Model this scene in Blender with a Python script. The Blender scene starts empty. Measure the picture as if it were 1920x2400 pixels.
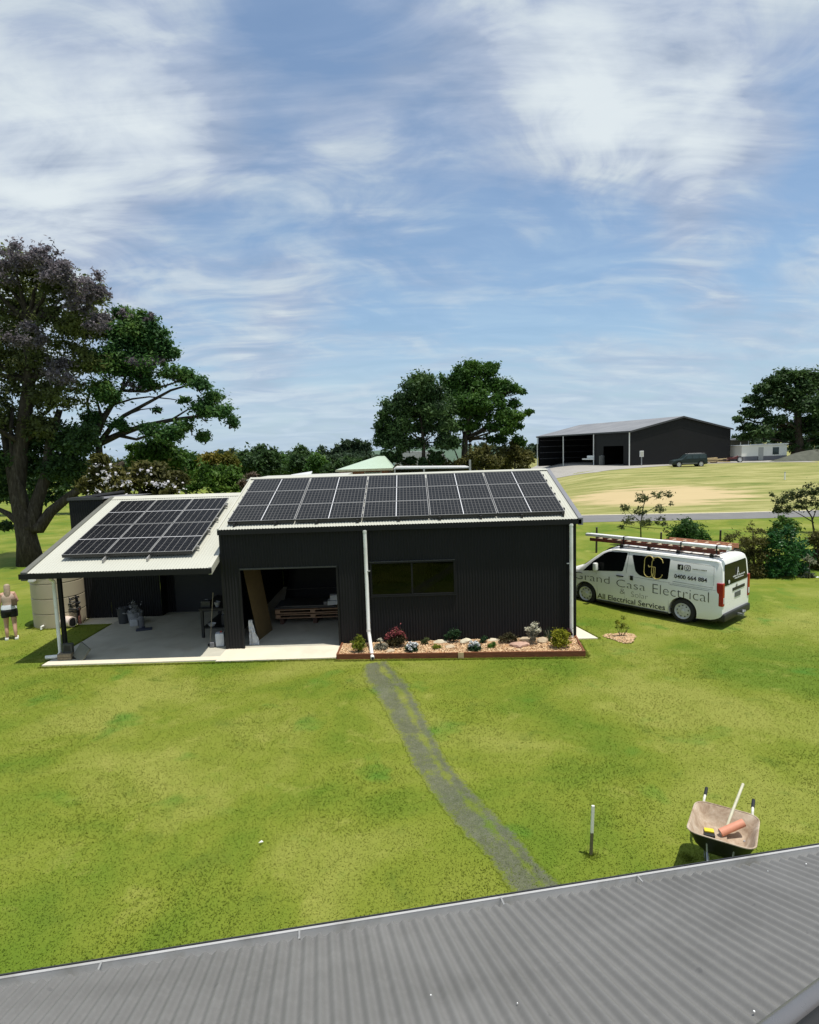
import bpy, bmesh, math, random
import numpy as np
from mathutils import Vector, Matrix

random.seed(7)
RNG = np.random.default_rng(11)
scene = bpy.context.scene
COL = scene.collection
R_ = math.radians

# ------------------------------------------------------------------ camera geometry
F, PITCH, ROLL, CAMZ = 1400.0, 0.1030, -0.0312, 5.1206
_fw = np.array([0, math.cos(PITCH), -math.sin(PITCH)])
_u0 = np.array([0, math.sin(PITCH), math.cos(PITCH)])
_r0 = np.array([1.0, 0, 0])
_rt = _r0 * math.cos(ROLL) + _u0 * math.sin(ROLL)
_up = -_r0 * math.sin(ROLL) + _u0 * math.cos(ROLL)
def ray(px, py):
    return _rt * (px - 960) / F - _up * (py - 1200) / F + _fw
def on_z(px, py, z=0.0):
    d = ray(px, py); t = (z - CAMZ) / d[2]
    return Vector((d[0] * t, d[1] * t, z))
def on_y(px, py, y):
    d = ray(px, py); t = y / d[1]
    return Vector((d[0] * t, y, CAMZ + d[2] * t))

# ------------------------------------------------------------------ object helpers
def link(o, parent=None):
    COL.objects.link(o)
    if parent is not None:
        o.parent = parent
    return o
def tag(o, label=None, cat=None, group=None, kind=None):
    if label: o['label'] = label
    if cat: o['category'] = cat
    if group: o['group'] = group
    if kind: o['kind'] = kind
    return o
def thing(name, label, cat, loc=(0, 0, 0), rz=0.0, group=None):
    o = bpy.data.objects.new(name, None)
    o.empty_display_size = 0.2
    COL.objects.link(o)
    o.location = loc; o.rotation_euler = (0, 0, rz)
    return tag(o, label, cat, group)
def root_loc(o):
    while o.parent is not None: o = o.parent
    return Vector(o.location)
def copy_tree(o, parent=None):
    c = o.copy(); COL.objects.link(c)
    if parent is not None: c.parent = parent
    for ch in list(o.children): copy_tree(ch, c)
    return c

class MB:
    """collects geometry; build() links it as one mesh object"""
    def __init__(s): s.v = []; s.f = []; s.m = []; s.cur = 0
    def add(s, vs, fs):
        n = len(s.v); s.v.extend([tuple(v) for v in vs])
        for f in fs: s.f.append(tuple(i + n for i in f)); s.m.append(s.cur)
        return s
    def box(s, a, b, M=None, bev=0.0):
        x0, y0, z0 = a; x1, y1, z1 = b
        if bev > 0:
            bm = bmesh.new()
            bmesh.ops.create_cube(bm, size=1.0)
            for v in bm.verts:
                v.co = Vector(((x0 + x1) / 2 + v.co.x * (x1 - x0), (y0 + y1) / 2 + v.co.y * (y1 - y0), (z0 + z1) / 2 + v.co.z * (z1 - z0)))
            bmesh.ops.bevel(bm, geom=bm.edges[:] + bm.verts[:], offset=bev, segments=2, affect='EDGES', profile=0.6)
            bm.verts.ensure_lookup_table()
            vs = [M @ v.co if M else v.co.copy() for v in bm.verts]
            s.add(vs, [[v.index for v in f.verts] for f in bm.faces]); bm.free(); return s
        vs = [Vector(p) for p in ((x0,y0,z0),(x1,y0,z0),(x1,y1,z0),(x0,y1,z0),(x0,y0,z1),(x1,y0,z1),(x1,y1,z1),(x0,y1,z1))]
        if M: vs = [M @ v for v in vs]
        return s.add(vs, [(3,2,1,0),(4,5,6,7),(0,1,5,4),(1,2,6,5),(2,3,7,6),(3,0,4,7)])
    def quad(s, *p): return s.add(p, [tuple(range(len(p)))])
    def tube(s, pts, rad, seg=8, cap=True):
        pts = [Vector(p) for p in pts]
        if not hasattr(rad, '__len__'): rad = [rad] * len(pts)
        vs = []; fs = []; n = len(pts); ref = None
        for i, p in enumerate(pts):
            d = (pts[min(i + 1, n - 1)] - pts[max(i - 1, 0)])
            if d.length < 1e-9: d = Vector((0, 0, 1))
            d.normalize()
            if ref is None:
                ref = Vector((0, 0, 1)) if abs(d.z) < 0.9 else Vector((1, 0, 0))
            a = (ref - d * ref.dot(d)); a.normalize(); ref = a
            b = d.cross(a)
            for k in range(seg):
                t = 2 * math.pi * k / seg
                vs.append(p + (a * math.cos(t) + b * math.sin(t)) * rad[i])
        for i in range(n - 1):
            for k in range(seg):
                k2 = (k + 1) % seg
                fs.append((i*seg+k, i*seg+k2, (i+1)*seg+k2, (i+1)*seg+k))
        if cap:
            fs.append(tuple(reversed(range(seg)))); fs.append(tuple(range((n-1)*seg, n*seg)))
        return s.add(vs, fs)
    def lathe(s, prof, c=(0, 0, 0), seg=20, M=None, cap=True):
        vs = []; fs = []
        for r, z in prof:
            for k in range(seg):
                t = 2 * math.pi * k / seg
                v = Vector((r * math.cos(t), r * math.sin(t), z))
                if M: v = M @ v
                vs.append(v + Vector(c))
        for i in range(len(prof) - 1):
            for k in range(seg):
                k2 = (k + 1) % seg
                fs.append((i*seg+k, i*seg+k2, (i+1)*seg+k2, (i+1)*seg+k))
        if cap:
            fs.append(tuple(reversed(range(seg)))); fs.append(tuple(range((len(prof)-1)*seg, len(prof)*seg)))
        return s.add(vs, fs)
    def prism(s, poly, y0, y1, M=None):
        """poly in (x,z) extruded along y"""
        n = len(poly)
        vs = [Vector((x, y0, z)) for x, z in poly] + [Vector((x, y1, z)) for x, z in poly]
        if M: vs = [M @ v for v in vs]
        fs = [tuple(range(n)), tuple(reversed(range(n, 2*n)))]
        for i in range(n):
            j = (i + 1) % n; fs.append((j, i, i + n, j + n))
        return s.add(vs, fs)
    def corr(s, O, U, V, w, h, N, pitch=0.076, amp=0.008, ph=0.0, sub=8, vseg=1, jag=None):
        """corrugated sheet: O corner, U along (ribs repeat), V rib direction, N normal"""
        O, U, V, N = Vector(O), Vector(U), Vector(V), Vector(N)
        k = max(2, int(round(w / pitch * sub))); vs = []; fs = []
        for j in range(vseg + 1):
            for i in range(k + 1):
                a = w * i / k
                vs.append(O + U * a + V * (h * j / vseg) + N * (amp * math.sin(2 * math.pi * (a + ph) / pitch)))
        for j in range(vseg):
            for i in range(k):
                a = j * (k + 1) + i
                fs.append((a, a + 1, a + k + 2, a + k + 1))
        return s.add(vs, fs)
    def rock(s, c, r, seed=0, sq=(1, 1, .6)):
        bm = bmesh.new(); bmesh.ops.create_icosphere(bm, subdivisions=2, radius=1)
        rr = random.Random(seed); dirs = [Vector((rr.uniform(-1,1), rr.uniform(-1,1), rr.uniform(-1,1))).normalized() for _ in range(9)]
        for v in bm.verts:
            k = 1.0
            for d in dirs:
                q = v.co.dot(d)
                if q > .72: v.co -= d * (q - .72) * .9
            v.co = Vector((v.co.x * sq[0], v.co.y * sq[1], v.co.z * sq[2])) * r * (1 + rr.uniform(-.04, .04)) + Vector(c)
        bm.verts.ensure_lookup_table()
        s.add([v.co.copy() for v in bm.verts], [[v.index for v in f.verts] for f in bm.faces]); bm.free(); return s
    def build(s, name, mat, parent=None, smooth=False, local=False, uv=None):
        me = bpy.data.meshes.new(name)
        off = Vector((0, 0, 0)) if (parent is None or local) else root_loc(parent)
        me.from_pydata([tuple(Vector(v) - off) for v in s.v], [], s.f)
        mats = mat if isinstance(mat, (list, tuple)) else [mat]
        for m in mats: me.materials.append(m)
        if len(mats) > 1: me.polygons.foreach_set('material_index', s.m)
        if smooth: me.polygons.foreach_set('use_smooth', [True] * len(me.polygons))
        me.update()
        return link(bpy.data.objects.new(name, me), parent)

def smooth_by_angle(o, ang=35):
    me = o.data
    bm = bmesh.new(); bm.from_mesh(me)
    for f in bm.faces: f.smooth = True
    for e in bm.edges:
        if len(e.link_faces) == 2 and e.calc_face_angle(0) > R_(ang): e.smooth = False
    bm.to_mesh(me); bm.free()
    return o

def np_mesh(name, verts, faces, mat, parent=None, attr=None):
    """verts (n,3), faces (m,k) with constant k"""
    me = bpy.data.meshes.new(name)
    n, (m, k) = len(verts), faces.shape
    off = np.array(root_loc(parent)) if parent is not None else np.zeros(3)
    me.vertices.add(n); me.vertices.foreach_set('co', (verts - off).astype(np.float32).ravel())
    me.loops.add(m * k); me.loops.foreach_set('vertex_index', faces.astype(np.int32).ravel())
    me.polygons.add(m); me.polygons.foreach_set('loop_start', np.arange(0, m * k, k, dtype=np.int32))
    try: me.polygons.foreach_set('loop_total', np.full(m, k, dtype=np.int32))
    except Exception: pass
    me.materials.append(mat)
    if attr:
        for nm, arr in attr.items():
            a = me.attributes.new(nm, 'FLOAT', 'POINT'); a.data.foreach_set('value', arr.astype(np.float32))
    me.update(); me.validate()
    return link(bpy.data.objects.new(name, me), parent)

# ------------------------------------------------------------------ materials
MATS = {}
class NT:
    def __init__(s, name):
        s.mat = bpy.data.materials.new(name); s.mat.use_nodes = True
        s.t = s.mat.node_tree; s.t.nodes.clear()
        s.out = s.n('ShaderNodeOutputMaterial')
    def n(s, typ, **kw):
        nd = s.t.nodes.new(typ)
        for k, v in kw.items():
            if k in nd.inputs: nd.inputs[k].default_value = v
            else: setattr(nd, k, v)
        return nd
    def l(s, a, b): s.t.links.new(a, b)
    def noise(s, vec, scale, detail=4, rough=.55, dist=0.0):
        nd = s.n('ShaderNodeTexNoise'); nd.inputs['Scale'].default_value = scale
        nd.inputs['Detail'].default_value = detail; nd.inputs['Roughness'].default_value = rough
        nd.inputs['Distortion'].default_value = dist
        if vec is not None: s.l(vec, nd.inputs['Vector'])
        return nd.outputs['Fac']
    def ramp(s, fac, pts, interp='LINEAR'):
        nd = s.n('ShaderNodeValToRGB'); nd.color_ramp.interpolation = interp
        e = nd.color_ramp.elements
        while len(e) > 1: e.remove(e[-1])
        e[0].position = pts[0][0]; e[0].color = tuple(pts[0][1]) + (1,) if len(pts[0][1]) == 3 else pts[0][1]
        for p, c in pts[1:]:
            q = e.new(p); q.color = tuple(c) + (1,) if len(c) == 3 else c
        s.l(fac, nd.inputs['Fac']); return nd.outputs['Color']
    def mixc(s, fac, a, b, mode='MIX'):
        nd = s.n('ShaderNodeMix'); nd.data_type = 'RGBA'; nd.blend_type = mode
        for sock, v in ((nd.inputs[0], fac), (nd.inputs[6], a), (nd.inputs[7], b)):
            if hasattr(v, 'node'): s.l(v, sock)
            elif isinstance(v, (int, float)): sock.default_value = v
            else: sock.default_value = tuple(v) + (1,) if len(v) == 3 else v
        return nd.outputs[2]
    def math(s, op, a, b=None, c=None, clamp=False):
        nd = s.n('ShaderNodeMath'); nd.operation = op; nd.use_clamp = clamp
        for i, v in enumerate((a, b, c)):
            if v is None: continue
            if hasattr(v, 'node'): s.l(v, nd.inputs[i])
            else: nd.inputs[i].default_value = v
        return nd.outputs[0]
    def bsdf(s, color, rough=.6, metal=0.0, spec=.5, normal=None, **kw):
        b = s.n('ShaderNodeBsdfPrincipled')
        for nm, v in (('Base Color', color), ('Roughness', rough), ('Metallic', metal), ('Specular IOR Level', spec)):
            if hasattr(v, 'node'): s.l(v, b.inputs[nm])
            elif nm == 'Base Color': b.inputs[nm].default_value = tuple(v) + (1,) if len(v) == 3 else v
            else: b.inputs[nm].default_value = v
        for nm, v in kw.items(): b.inputs[nm.replace('_', ' ')].default_value = v
        if normal is not None: s.l(normal, b.inputs['Normal'])
        return b.outputs[0]
    def bump(s, h, strength=.3, dist=.02):
        nd = s.n('ShaderNodeBump'); nd.inputs['Strength'].default_value = strength; nd.inputs['Distance'].default_value = dist
        s.l(h, nd.inputs['Height']); return nd.outputs[0]
    def done(s, sh): s.l(sh, s.out.inputs['Surface']); return s.mat
    def objc(s): return s.n('ShaderNodeTexCoord').outputs['Object']
    def pos(s): return s.n('ShaderNodeNewGeometry').outputs['Position']

def pm(name, c, rough=.55, metal=0.0, var=.18, vs=6.0, bump=0.0, bs=40.0, spec=.5, dirt=None):
    """painted / plain material with uneven colour, gloss and a little bump"""
    if name in MATS: return MATS[name]
    k = NT(name); o = k.objc()
    n1 = k.noise(o, vs, 5, .6, .3); n2 = k.noise(o, vs * 9, 3, .6)
    lo = tuple(max(0, x * (1 - var)) for x in c); hi = tuple(min(1, x * (1 + var)) for x in c)
    col = k.ramp(n1, [(.3, lo), (.7, hi)])
    col = k.mixc(k.math('MULTIPLY', n2, .35), col, lo)
    if dirt:
        d = k.noise(o, vs * .8, 6, .65, .6)
        col = k.mixc(k.math('MULTIPLY', k.ramp(d, [(.5, (0, 0, 0)), (.68, (1, 1, 1))]), .6), col, dirt)
    rr = k.math('ADD', k.math('MULTIPLY', n2, .18), rough - .09)
    nb = None
    if bump: nb = k.bump(k.noise(o, bs, 4, .6), bump, .01)
    MATS[name] = k.done(k.bsdf(col, rr, metal, spec, nb)); return MATS[name]

def leafmat(name, c1, c2, c3, scale=.6, transl=.35, rough=.6, fine=6.0):
    if name in MATS: return MATS[name]
    k = NT(name); p = k.pos()
    n1 = k.noise(p, scale, 3, .6, .5); n2 = k.noise(p, fine, 2, .6)
    f = k.math('ADD', k.math('MULTIPLY', n1, .6), k.math('MULTIPLY', n2, .4))
    col = k.ramp(f, [(.36, c1), (.5, c2), (.64, c3)])
    b = k.bsdf(col, rough, 0, .25)
    t = k.n('ShaderNodeBsdfTranslucent'); k.l(col, t.inputs['Color'])
    m = k.n('ShaderNodeMixShader'); m.inputs[0].default_value = transl
    k.l(b, m.inputs[1]); k.l(t.outputs[0], m.inputs[2])
    MATS[name] = k.done(m.outputs[0]); return MATS[name]

def grass_color(k, p):
    """shared lawn colour: lush / worn / yellowish patches over a fine grain"""
    big = k.noise(p, .28, 4, .6, .4); mid = k.noise(p, 1.3, 4, .65, .3); fin = k.noise(p, 38, 3, .7); fin2 = k.noise(p, 110, 2, .7)
    lush = k.noise(p, .75, 3, .5, .2)
    base = k.ramp(big, [(.38, GRASS[0]), (.5, GRASS[1]), (.62, GRASS[2])])
    midc = k.ramp(mid, [(.32, (.06, .10, .016)), (.5, (.5, .5, .5)), (.72, (.34, .34, .13))])
    col = k.mixc(k.ramp(mid, [(.28, (.55, .55, .55)), (.42, (0, 0, 0))]), base, (.075, .12, .012))
    col = k.mixc(k.ramp(mid, [(.58, (0, 0, 0)), (.76, (.6, .6, .6))]), col, (.29, .29, .07))
    col = k.mixc(k.ramp(lush, [(.60, (0, 0, 0)), (.72, (.7, .7, .7))]), col, (.060, .165, .016))
    g = k.math('ADD', k.math('MULTIPLY', fin, .5), k.math('MULTIPLY', fin2, .5))
    sc = k.ramp(g, [(.26, (.66, .68, .66)), (.5, (.97, .97, .97)), (.74, (1.42, 1.36, 1.26))])
    return k.mixc(1.0, col, sc, 'MULTIPLY'), g
GRASS = [(.102, .158, .013), (.155, .190, .021), (.215, .232, .044)]

# ------------------------------------------------------------------ render, camera, light
scene.render.engine = 'CYCLES'
scene.view_settings.view_transform = 'Standard'; scene.view_settings.look = 'None'
scene.view_settings.gamma = 1.0; scene.view_settings.exposure = 0.0
scene.cycles.max_bounces = 6; scene.cycles.diffuse_bounces = 3; scene.cycles.transparent_max_bounces = 12
cam_d = bpy.data.cameras.new('camera'); cam = bpy.data.objects.new('camera', cam_d); COL.objects.link(cam)
cam_d.sensor_fit = 'HORIZONTAL'; cam_d.sensor_width = 36.0; cam_d.lens = F / 1920 * 36
cam_d.clip_start = 0.05; cam_d.clip_end = 5000
Mc = Matrix(((_rt[0], _up[0], -_fw[0], 0), (_rt[1], _up[1], -_fw[1], 0), (_rt[2], _up[2], -_fw[2], CAMZ), (0, 0, 0, 1)))
cam.matrix_world = Mc
scene.camera = cam

SUN = Vector((0.22, -0.11, 1.0)).normalized()      # towards the sun: near overhead, a little right
sd = bpy.data.lights.new('sun', 'SUN'); sd.energy = 4.7; sd.angle = R_(0.6); sd.color = (1.0, .955, .88)
so = bpy.data.objects.new('sun', sd); COL.objects.link(so); so.rotation_euler = SUN.to_track_quat('Z', 'Y').to_euler()

world = bpy.data.worlds.new("World"); scene.world = world; world.use_nodes = True
wt = world.node_tree; wt.nodes.clear()
class WN(NT):
    def __init__(s): s.t = wt
k = WN()
wout = k.n('ShaderNodeOutputWorld'); bg = k.n('ShaderNodeBackground')
sky = k.n('ShaderNodeTexSky'); sky.sky_type = 'NISHITA'; sky.sun_disc = False
sky.sun_elevation = math.asin(SUN.z); sky.sun_rotation = math.atan2(SUN.x, SUN.y)
sky.air_density = 1.0; sky.dust_density = 1.2; sky.ozone_density = 1.5
dirv = k.n('ShaderNodeTexCoord').outputs['Generated']
sep = k.n('ShaderNodeSeparateXYZ'); k.l(dirv, sep.inputs[0])
zz = k.math('ADD', k.math('MAXIMUM', sep.outputs[2], 0.0), 0.22)
cmb = k.n('ShaderNodeCombineXYZ'); k.l(k.math('DIVIDE', sep.outputs[0], zz), cmb.inputs[0]); k.l(k.math('DIVIDE', sep.outputs[1], zz), cmb.inputs[1])
def skymap(rot, sc, loc):
    mp = k.n('ShaderNodeMapping'); mp.inputs['Rotation'].default_value = (0, 0, R_(rot)); mp.inputs['Scale'].default_value = sc; mp.inputs['Location'].default_value = loc
    k.l(cmb.outputs[0], mp.inputs['Vector']); return mp.outputs[0]
mA = skymap(12, (.8, 1.0, 1), (3.1, 1.7, .4)); mB = skymap(-38, (.85, 1.5, 1), (1.3, 5.7, .9)); mC = skymap(6, (.5, 2.4, 1), (7.3, 2.2, 2.1))
c1 = k.noise(mA, 2.1, 5, .52, .5); c2 = k.noise(mB, 2.9, 7, .55, 1.1); c4 = k.noise(mC, 2.2, 7, .6, .6)
cov = k.math('ADD', k.math('ADD', k.math('MULTIPLY', c1, .50), k.math('MULTIPLY', c2, .28)), k.math('MULTIPLY', c4, .22))
# broad banks and clear lanes of this particular sky, each a soft patch round a direction
SKY_PATCH = [(1620, 200, 10, .12), (1480, 110, 8, .04), (1800, 210, 6, .04), (1340, 190, 7, .035), (100, 200, 14, .075), (300, 400, 9, .06), (60, 470, 12, .07), (1150, 60, 6, .04), (330, 330, 5, .03),
             (1480, 450, 5, .05), (1700, 450, 5, .05), (560, 800, 6, .07), (1230, 520, 2.5, .06), (820, 240, 5, .03), (1620, 575, 3, .05),
             (880, 380, 11, -.05), (1000, 560, 9, -.06), (1480, 570, 7, -.11), (1300, 640, 8, -.08), (1850, 330, 5, -.12), (1890, 500, 6, -.11), (1530, 330, 4, -.04), (680, 140, 6, -.06), (780, 40, 5, -.05), (540, 170, 5, -.05), (640, 660, 10, -.09), (430, 640, 6, -.07), (1120, 680, 10, -.06), (1870, 60, 4, -.07), (330, 400, 2.5, -.04)]
for px, py, deg, amp in SKY_PATCH:
    d = Vector(ray(px, py)).normalized()
    dp = k.n('ShaderNodeVectorMath'); dp.operation = 'DOT_PRODUCT'; dp.inputs[1].default_value = d
    k.l(dirv, dp.inputs[0])
    mr = k.n('ShaderNodeMapRange'); mr.interpolation_type = 'SMOOTHSTEP'
    mr.inputs['From Min'].default_value = math.cos(R_(deg * 1.35)); mr.inputs['From Max'].default_value = 1.0
    mr.inputs['To Min'].default_value = 0; mr.inputs['To Max'].default_value = amp
    k.l(dp.outputs['Value'], mr.inputs['Value']); cov = k.math('ADD', cov, mr.outputs[0])
c3 = k.noise(mB, 9.0, 5, .6, .9)
cov = k.math('ADD', cov, k.math('MULTIPLY', k.math('SUBTRACT', c3, .5), .10))
fac = k.ramp(cov, [(.35, (.24, .24, .24)), (.43, (.50, .50, .50)), (.495, (.78, .78, .78)), (.58, (1, 1, 1))])
hz = k.n('ShaderNodeMapRange'); hz.interpolation_type = 'SMOOTHSTEP'; hz.inputs['From Min'].default_value = .0; hz.inputs['From Max'].default_value = .34; hz.inputs['To Min'].default_value = .62; hz.inputs['To Max'].default_value = 0
k.l(sep.outputs[2], hz.inputs['Value'])
fac = k.math('MAXIMUM', fac, k.math('MULTIPLY', hz.outputs[0], k.math('ADD', .45, k.math('MULTIPLY', c4, .9))))
mot = k.math('ADD', k.math('MULTIPLY', c2, .6), k.math('MULTIPLY', c4, .4))
thick = k.ramp(mot, [(.38, (3.7, 4.6, 6.2)), (.48, (4.9, 5.8, 7.4)), (.56, (6.3, 7.2, 8.1)), (.66, (7.2, 8.1, 8.8))])
thick = k.mixc(k.ramp(cov, [(.55, (0, 0, 0)), (.72, (.9, .9, .9))]), thick, (8.5, 9.3, 9.7))
skyt = k.mixc(1.0, sky.outputs[0], (1.40, 1.62, 1.66), 'MULTIPLY')
skyc = k.mixc(fac, skyt, thick)
hb = k.n('ShaderNodeMapRange'); hb.interpolation_type = 'SMOOTHSTEP'; hb.inputs['From Min'].default_value = .0; hb.inputs['From Max'].default_value = .26; hb.inputs['To Min'].default_value = .62; hb.inputs['To Max'].default_value = 0
k.l(sep.outputs[2], hb.inputs['Value']); skyc = k.mixc(hb.outputs[0], skyc, (5.6, 7.3, 8.9))
k.l(skyc, bg.inputs['Color']); bg.inputs['Strength'].default_value = 0.09
k.l(bg.outputs[0], wout.inputs['Surface'])

# ------------------------------------------------------------------ terrain
def sst(a, b, x):
    t = np.clip((np.asarray(x, float) - a) / (b - a), 0, 1); return t * t * (3 - 2 * t)
def gz(x, y):
    x = np.asarray(x, float); y = np.asarray(y, float)
    z = -.115 * sst(5.0, 6.8, x) * (1 - sst(24, 34, y)) * sst(11.5, 15.5, y)
    r = sst(8, 22, x - (y - 42) * .12)
    z = z + r * (sst(44, 82, y) * 1.9)
    z = z - 7.0 * sst(70, 260, y) * (1 - r) * 1.0
    z = z + .03 * np.sin(x * .31 + 1.3) * np.sin(y * .27) * sst(16, 24, y + np.abs(x) * .25)
    return z
def gzf(x, y): return float(gz(x, y))
def axis(lo, hi, fine, step, far):
    a = list(np.arange(fine[0], fine[1], step)); v = fine[1]; s = step
    while v < hi: a.append(v); s *= 1.16; v += min(s, far)
    a.append(hi); v = fine[0]; s = step
    while v > lo: v -= min(s, far); s *= 1.16; a.append(max(v, lo))
    return np.unique(np.round(a, 4))
xs = axis(-700, 700, (-30, 34), .6, 40); ys = axis(-25, 1500, (-2, 60), .6, 40)
X, Y = np.meshgrid(xs, ys); Z = gz(X, Y)
V = np.stack([X.ravel(), Y.ravel(), Z.ravel()], 1)
nx, ny = len(xs), len(ys)
ii = (np.arange(ny - 1)[:, None] * nx + np.arange(nx - 1)[None, :]).ravel()
FQ = np.stack([ii, ii + 1, ii + nx + 1, ii + nx], 1)
def dryness(x, y):
    r = sst(6, 14, x - (y - 42) * .1) * sst(40.5, 44, y)
    return r
def bare(x, y):
    return np.exp(-(((x - 23 - (y - 55) * .25) / 9.5) ** 2 + ((y - 54) / 7.5) ** 2)) * 1.1 * dryness(x, y)
k = NT('lawn'); p = k.pos()
col, g = grass_color(k, p)
dry = k.n('ShaderNodeAttribute', attribute_name='dry').outputs['Fac']; bar = k.n('ShaderNodeAttribute', attribute_name='bare').outputs['Fac']
mpn = k.n('ShaderNodeMapping'); mpn.inputs['Scale'].default_value = (.35, 1.6, 1); k.l(p, mpn.inputs['Vector'])
st = k.noise(mpn.outputs[0], .5, 5, .65, .4)
dcol = k.ramp(st, [(.32, (.13, .17, .035)), (.46, (.24, .24, .075)), (.6, (.33, .31, .12)), (.75, (.40, .375, .17))])
dcol = k.mixc(1.0, dcol, k.ramp(g, [(.3, (.75, .75, .75)), (.7, (1.2, 1.2, 1.2))]), 'MULTIPLY')
bn = k.math('ADD', bar, k.math('MULTIPLY', k.math('SUBTRACT', st, .5), 1.3))
dcol = k.mixc(k.ramp(bn, [(.42, (0, 0, 0)), (.72, (.85, .85, .85))]), dcol, (.50, .385, .215))
dn = k.math('ADD', dry, k.math('MULTIPLY', k.math('SUBTRACT', k.noise(p, .5, 4, .6), .5), .9))
col = k.mixc(k.ramp(dn, [(.3, (0, 0, 0)), (.75, (1, 1, 1))]), col, dcol)
# a few scuffed spots in the mown lawn
sp = k.noise(p, .9, 4, .6, .8)
col = k.mixc(k.ramp(sp, [(.71, (0, 0, 0)), (.77, (.55, .55, .55))]), col, (.36, .27, .13))
LAWN = k.done(k.bsdf(col, .85, 0, .15, k.bump(g, .18, .012)))
ground = np_mesh('ground', V, FQ, LAWN, None, {'dry': dryness(V[:, 0], V[:, 1]), 'bare': bare(V[:, 0], V[:, 1])})
ground.data.polygons.foreach_set('use_smooth', [True] * len(ground.data.polygons))
tag(ground, 'green mown lawn rising into a dry paddock behind the van', kind='structure')

# worn dirt path from the garden bed towards the house
PL = [(-.95, 14.1, .34), (-.80, 13.3, .50), (-.55, 12.6, .52), (-.36, 11.9, .46), (-.18, 11.1, .42), (0, 10.35, .37), (.22, 9.3, .35), (.48, 8.55, .36), (.83, 7.7, .38), (1.11, 7.1, .34), (1.30, 6.55, .34), (1.6, 5.8, .34), (2.05, 4.6, .34)]
def path_pt(t):
    i = min(int(t), len(PL) - 2); f = t - i; a, b = PL[i], PL[i + 1]
    return [a[j] * (1 - f) + b[j] * f for j in range(3)]
vs = []; at_e = []; n_a = 100; n_c = 12
for i in range(n_a + 1):
    cx, cy, hw = path_pt((len(PL) - 1) * i / n_a * .99999)
    nx_, ny_ = .93, .36
    for j in range(n_c + 1):
        s_ = -1 + 2 * j / n_c
        w = hw * 1.32 * s_
        vs.append((cx + nx_ * w, cy + ny_ * w, .005)); at_e.append(1.5 * s_)
V2 = np.array(vs)
ii = (np.arange(n_a)[:, None] * (n_c + 1) + np.arange(n_c)[None, :]).ravel()
F2 = np.stack([ii, ii + n_c + 1, ii + n_c + 2, ii + 1], 1)
k = NT('worn_dirt'); p = k.pos()
gcol, g = grass_color(k, p)
e = k.n('ShaderNodeAttribute', attribute_name='across').outputs['Fac']
wob = k.math('MULTIPLY', k.math('SUBTRACT', k.noise(p, 3.4, 7, .75), .5), 1.7)
edge = k.math('SUBTRACT', 1.02, k.math('ABSOLUTE', k.math('ADD', e, k.math('MULTIPLY', wob, .55))))
mid = k.math('MULTIPLY', k.math('SUBTRACT', .33, k.math('ABSOLUTE', k.math('SUBTRACT', e, .30))), 1.5)
grow = k.math('ADD', k.math('MAXIMUM', mid, 0.0), k.math('ADD', k.math('MULTIPLY', k.math('SUBTRACT', k.noise(p, 2.4, 5, .65), .52), 2.6), k.math('MULTIPLY', k.math('SUBTRACT', k.noise(p, 45, 3, .7), .5), 1.3)))
soil = k.ramp(k.noise(p, 9, 5, .7), [(.3, (.085, .088, .064)), (.5, (.120, .122, .094)), (.7, (.160, .160, .128))])
soil = k.mixc(k.ramp(k.noise(p, 1.1, 3, .6), [(.5, (0, 0, 0)), (.7, (.6, .6, .6))]), soil, (.215, .215, .165))
soil = k.mixc(k.ramp(k.noise(p, 70, 3, .75), [(.46, (0, 0, 0)), (.60, (.8, .8, .8))]), soil, (.055, .062, .035))
soil = k.mixc(k.ramp(k.noise(p, 26, 4, .8), [(.56, (0, 0, 0)), (.68, (.75, .75, .75))]), soil, (.12, .155, .03))
m1 = k.ramp(k.math('ADD', edge, k.math('MULTIPLY', k.math('SUBTRACT', k.noise(p, 18, 4, .75), .5), .8)), [(.08, (0, 0, 0)), (.34, (1, 1, 1))]); m2 = k.ramp(grow, [(.08, (1, 1, 1)), (.50, (.22, .22, .22))])
mask = k.math('MULTIPLY', k.math('MULTIPLY', m1, m2), .86)
hgt = k.math('ADD', k.math('MULTIPLY', g, .8), k.math('MULTIPLY', mask, -.12))
dirt = k.bsdf(k.mixc(mask, gcol, soil), .9, 0, .12, k.bump(hgt, .6, .03))
tr = k.n('ShaderNodeBsdfTransparent'); ms = k.n('ShaderNodeMixShader')
k.l(k.ramp(edge, [(.0, (0, 0, 0)), (.1, (1, 1, 1))]), ms.inputs[0]); k.l(tr.outputs[0], ms.inputs[1]); k.l(dirt, ms.inputs[2])
DIRT = k.done(ms.outputs[0])
path = np_mesh('path', V2, F2, DIRT, None, {'across': np.array(at_e)})
tag(path, 'worn grey dirt track crossing the lawn', kind='structure')

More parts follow.
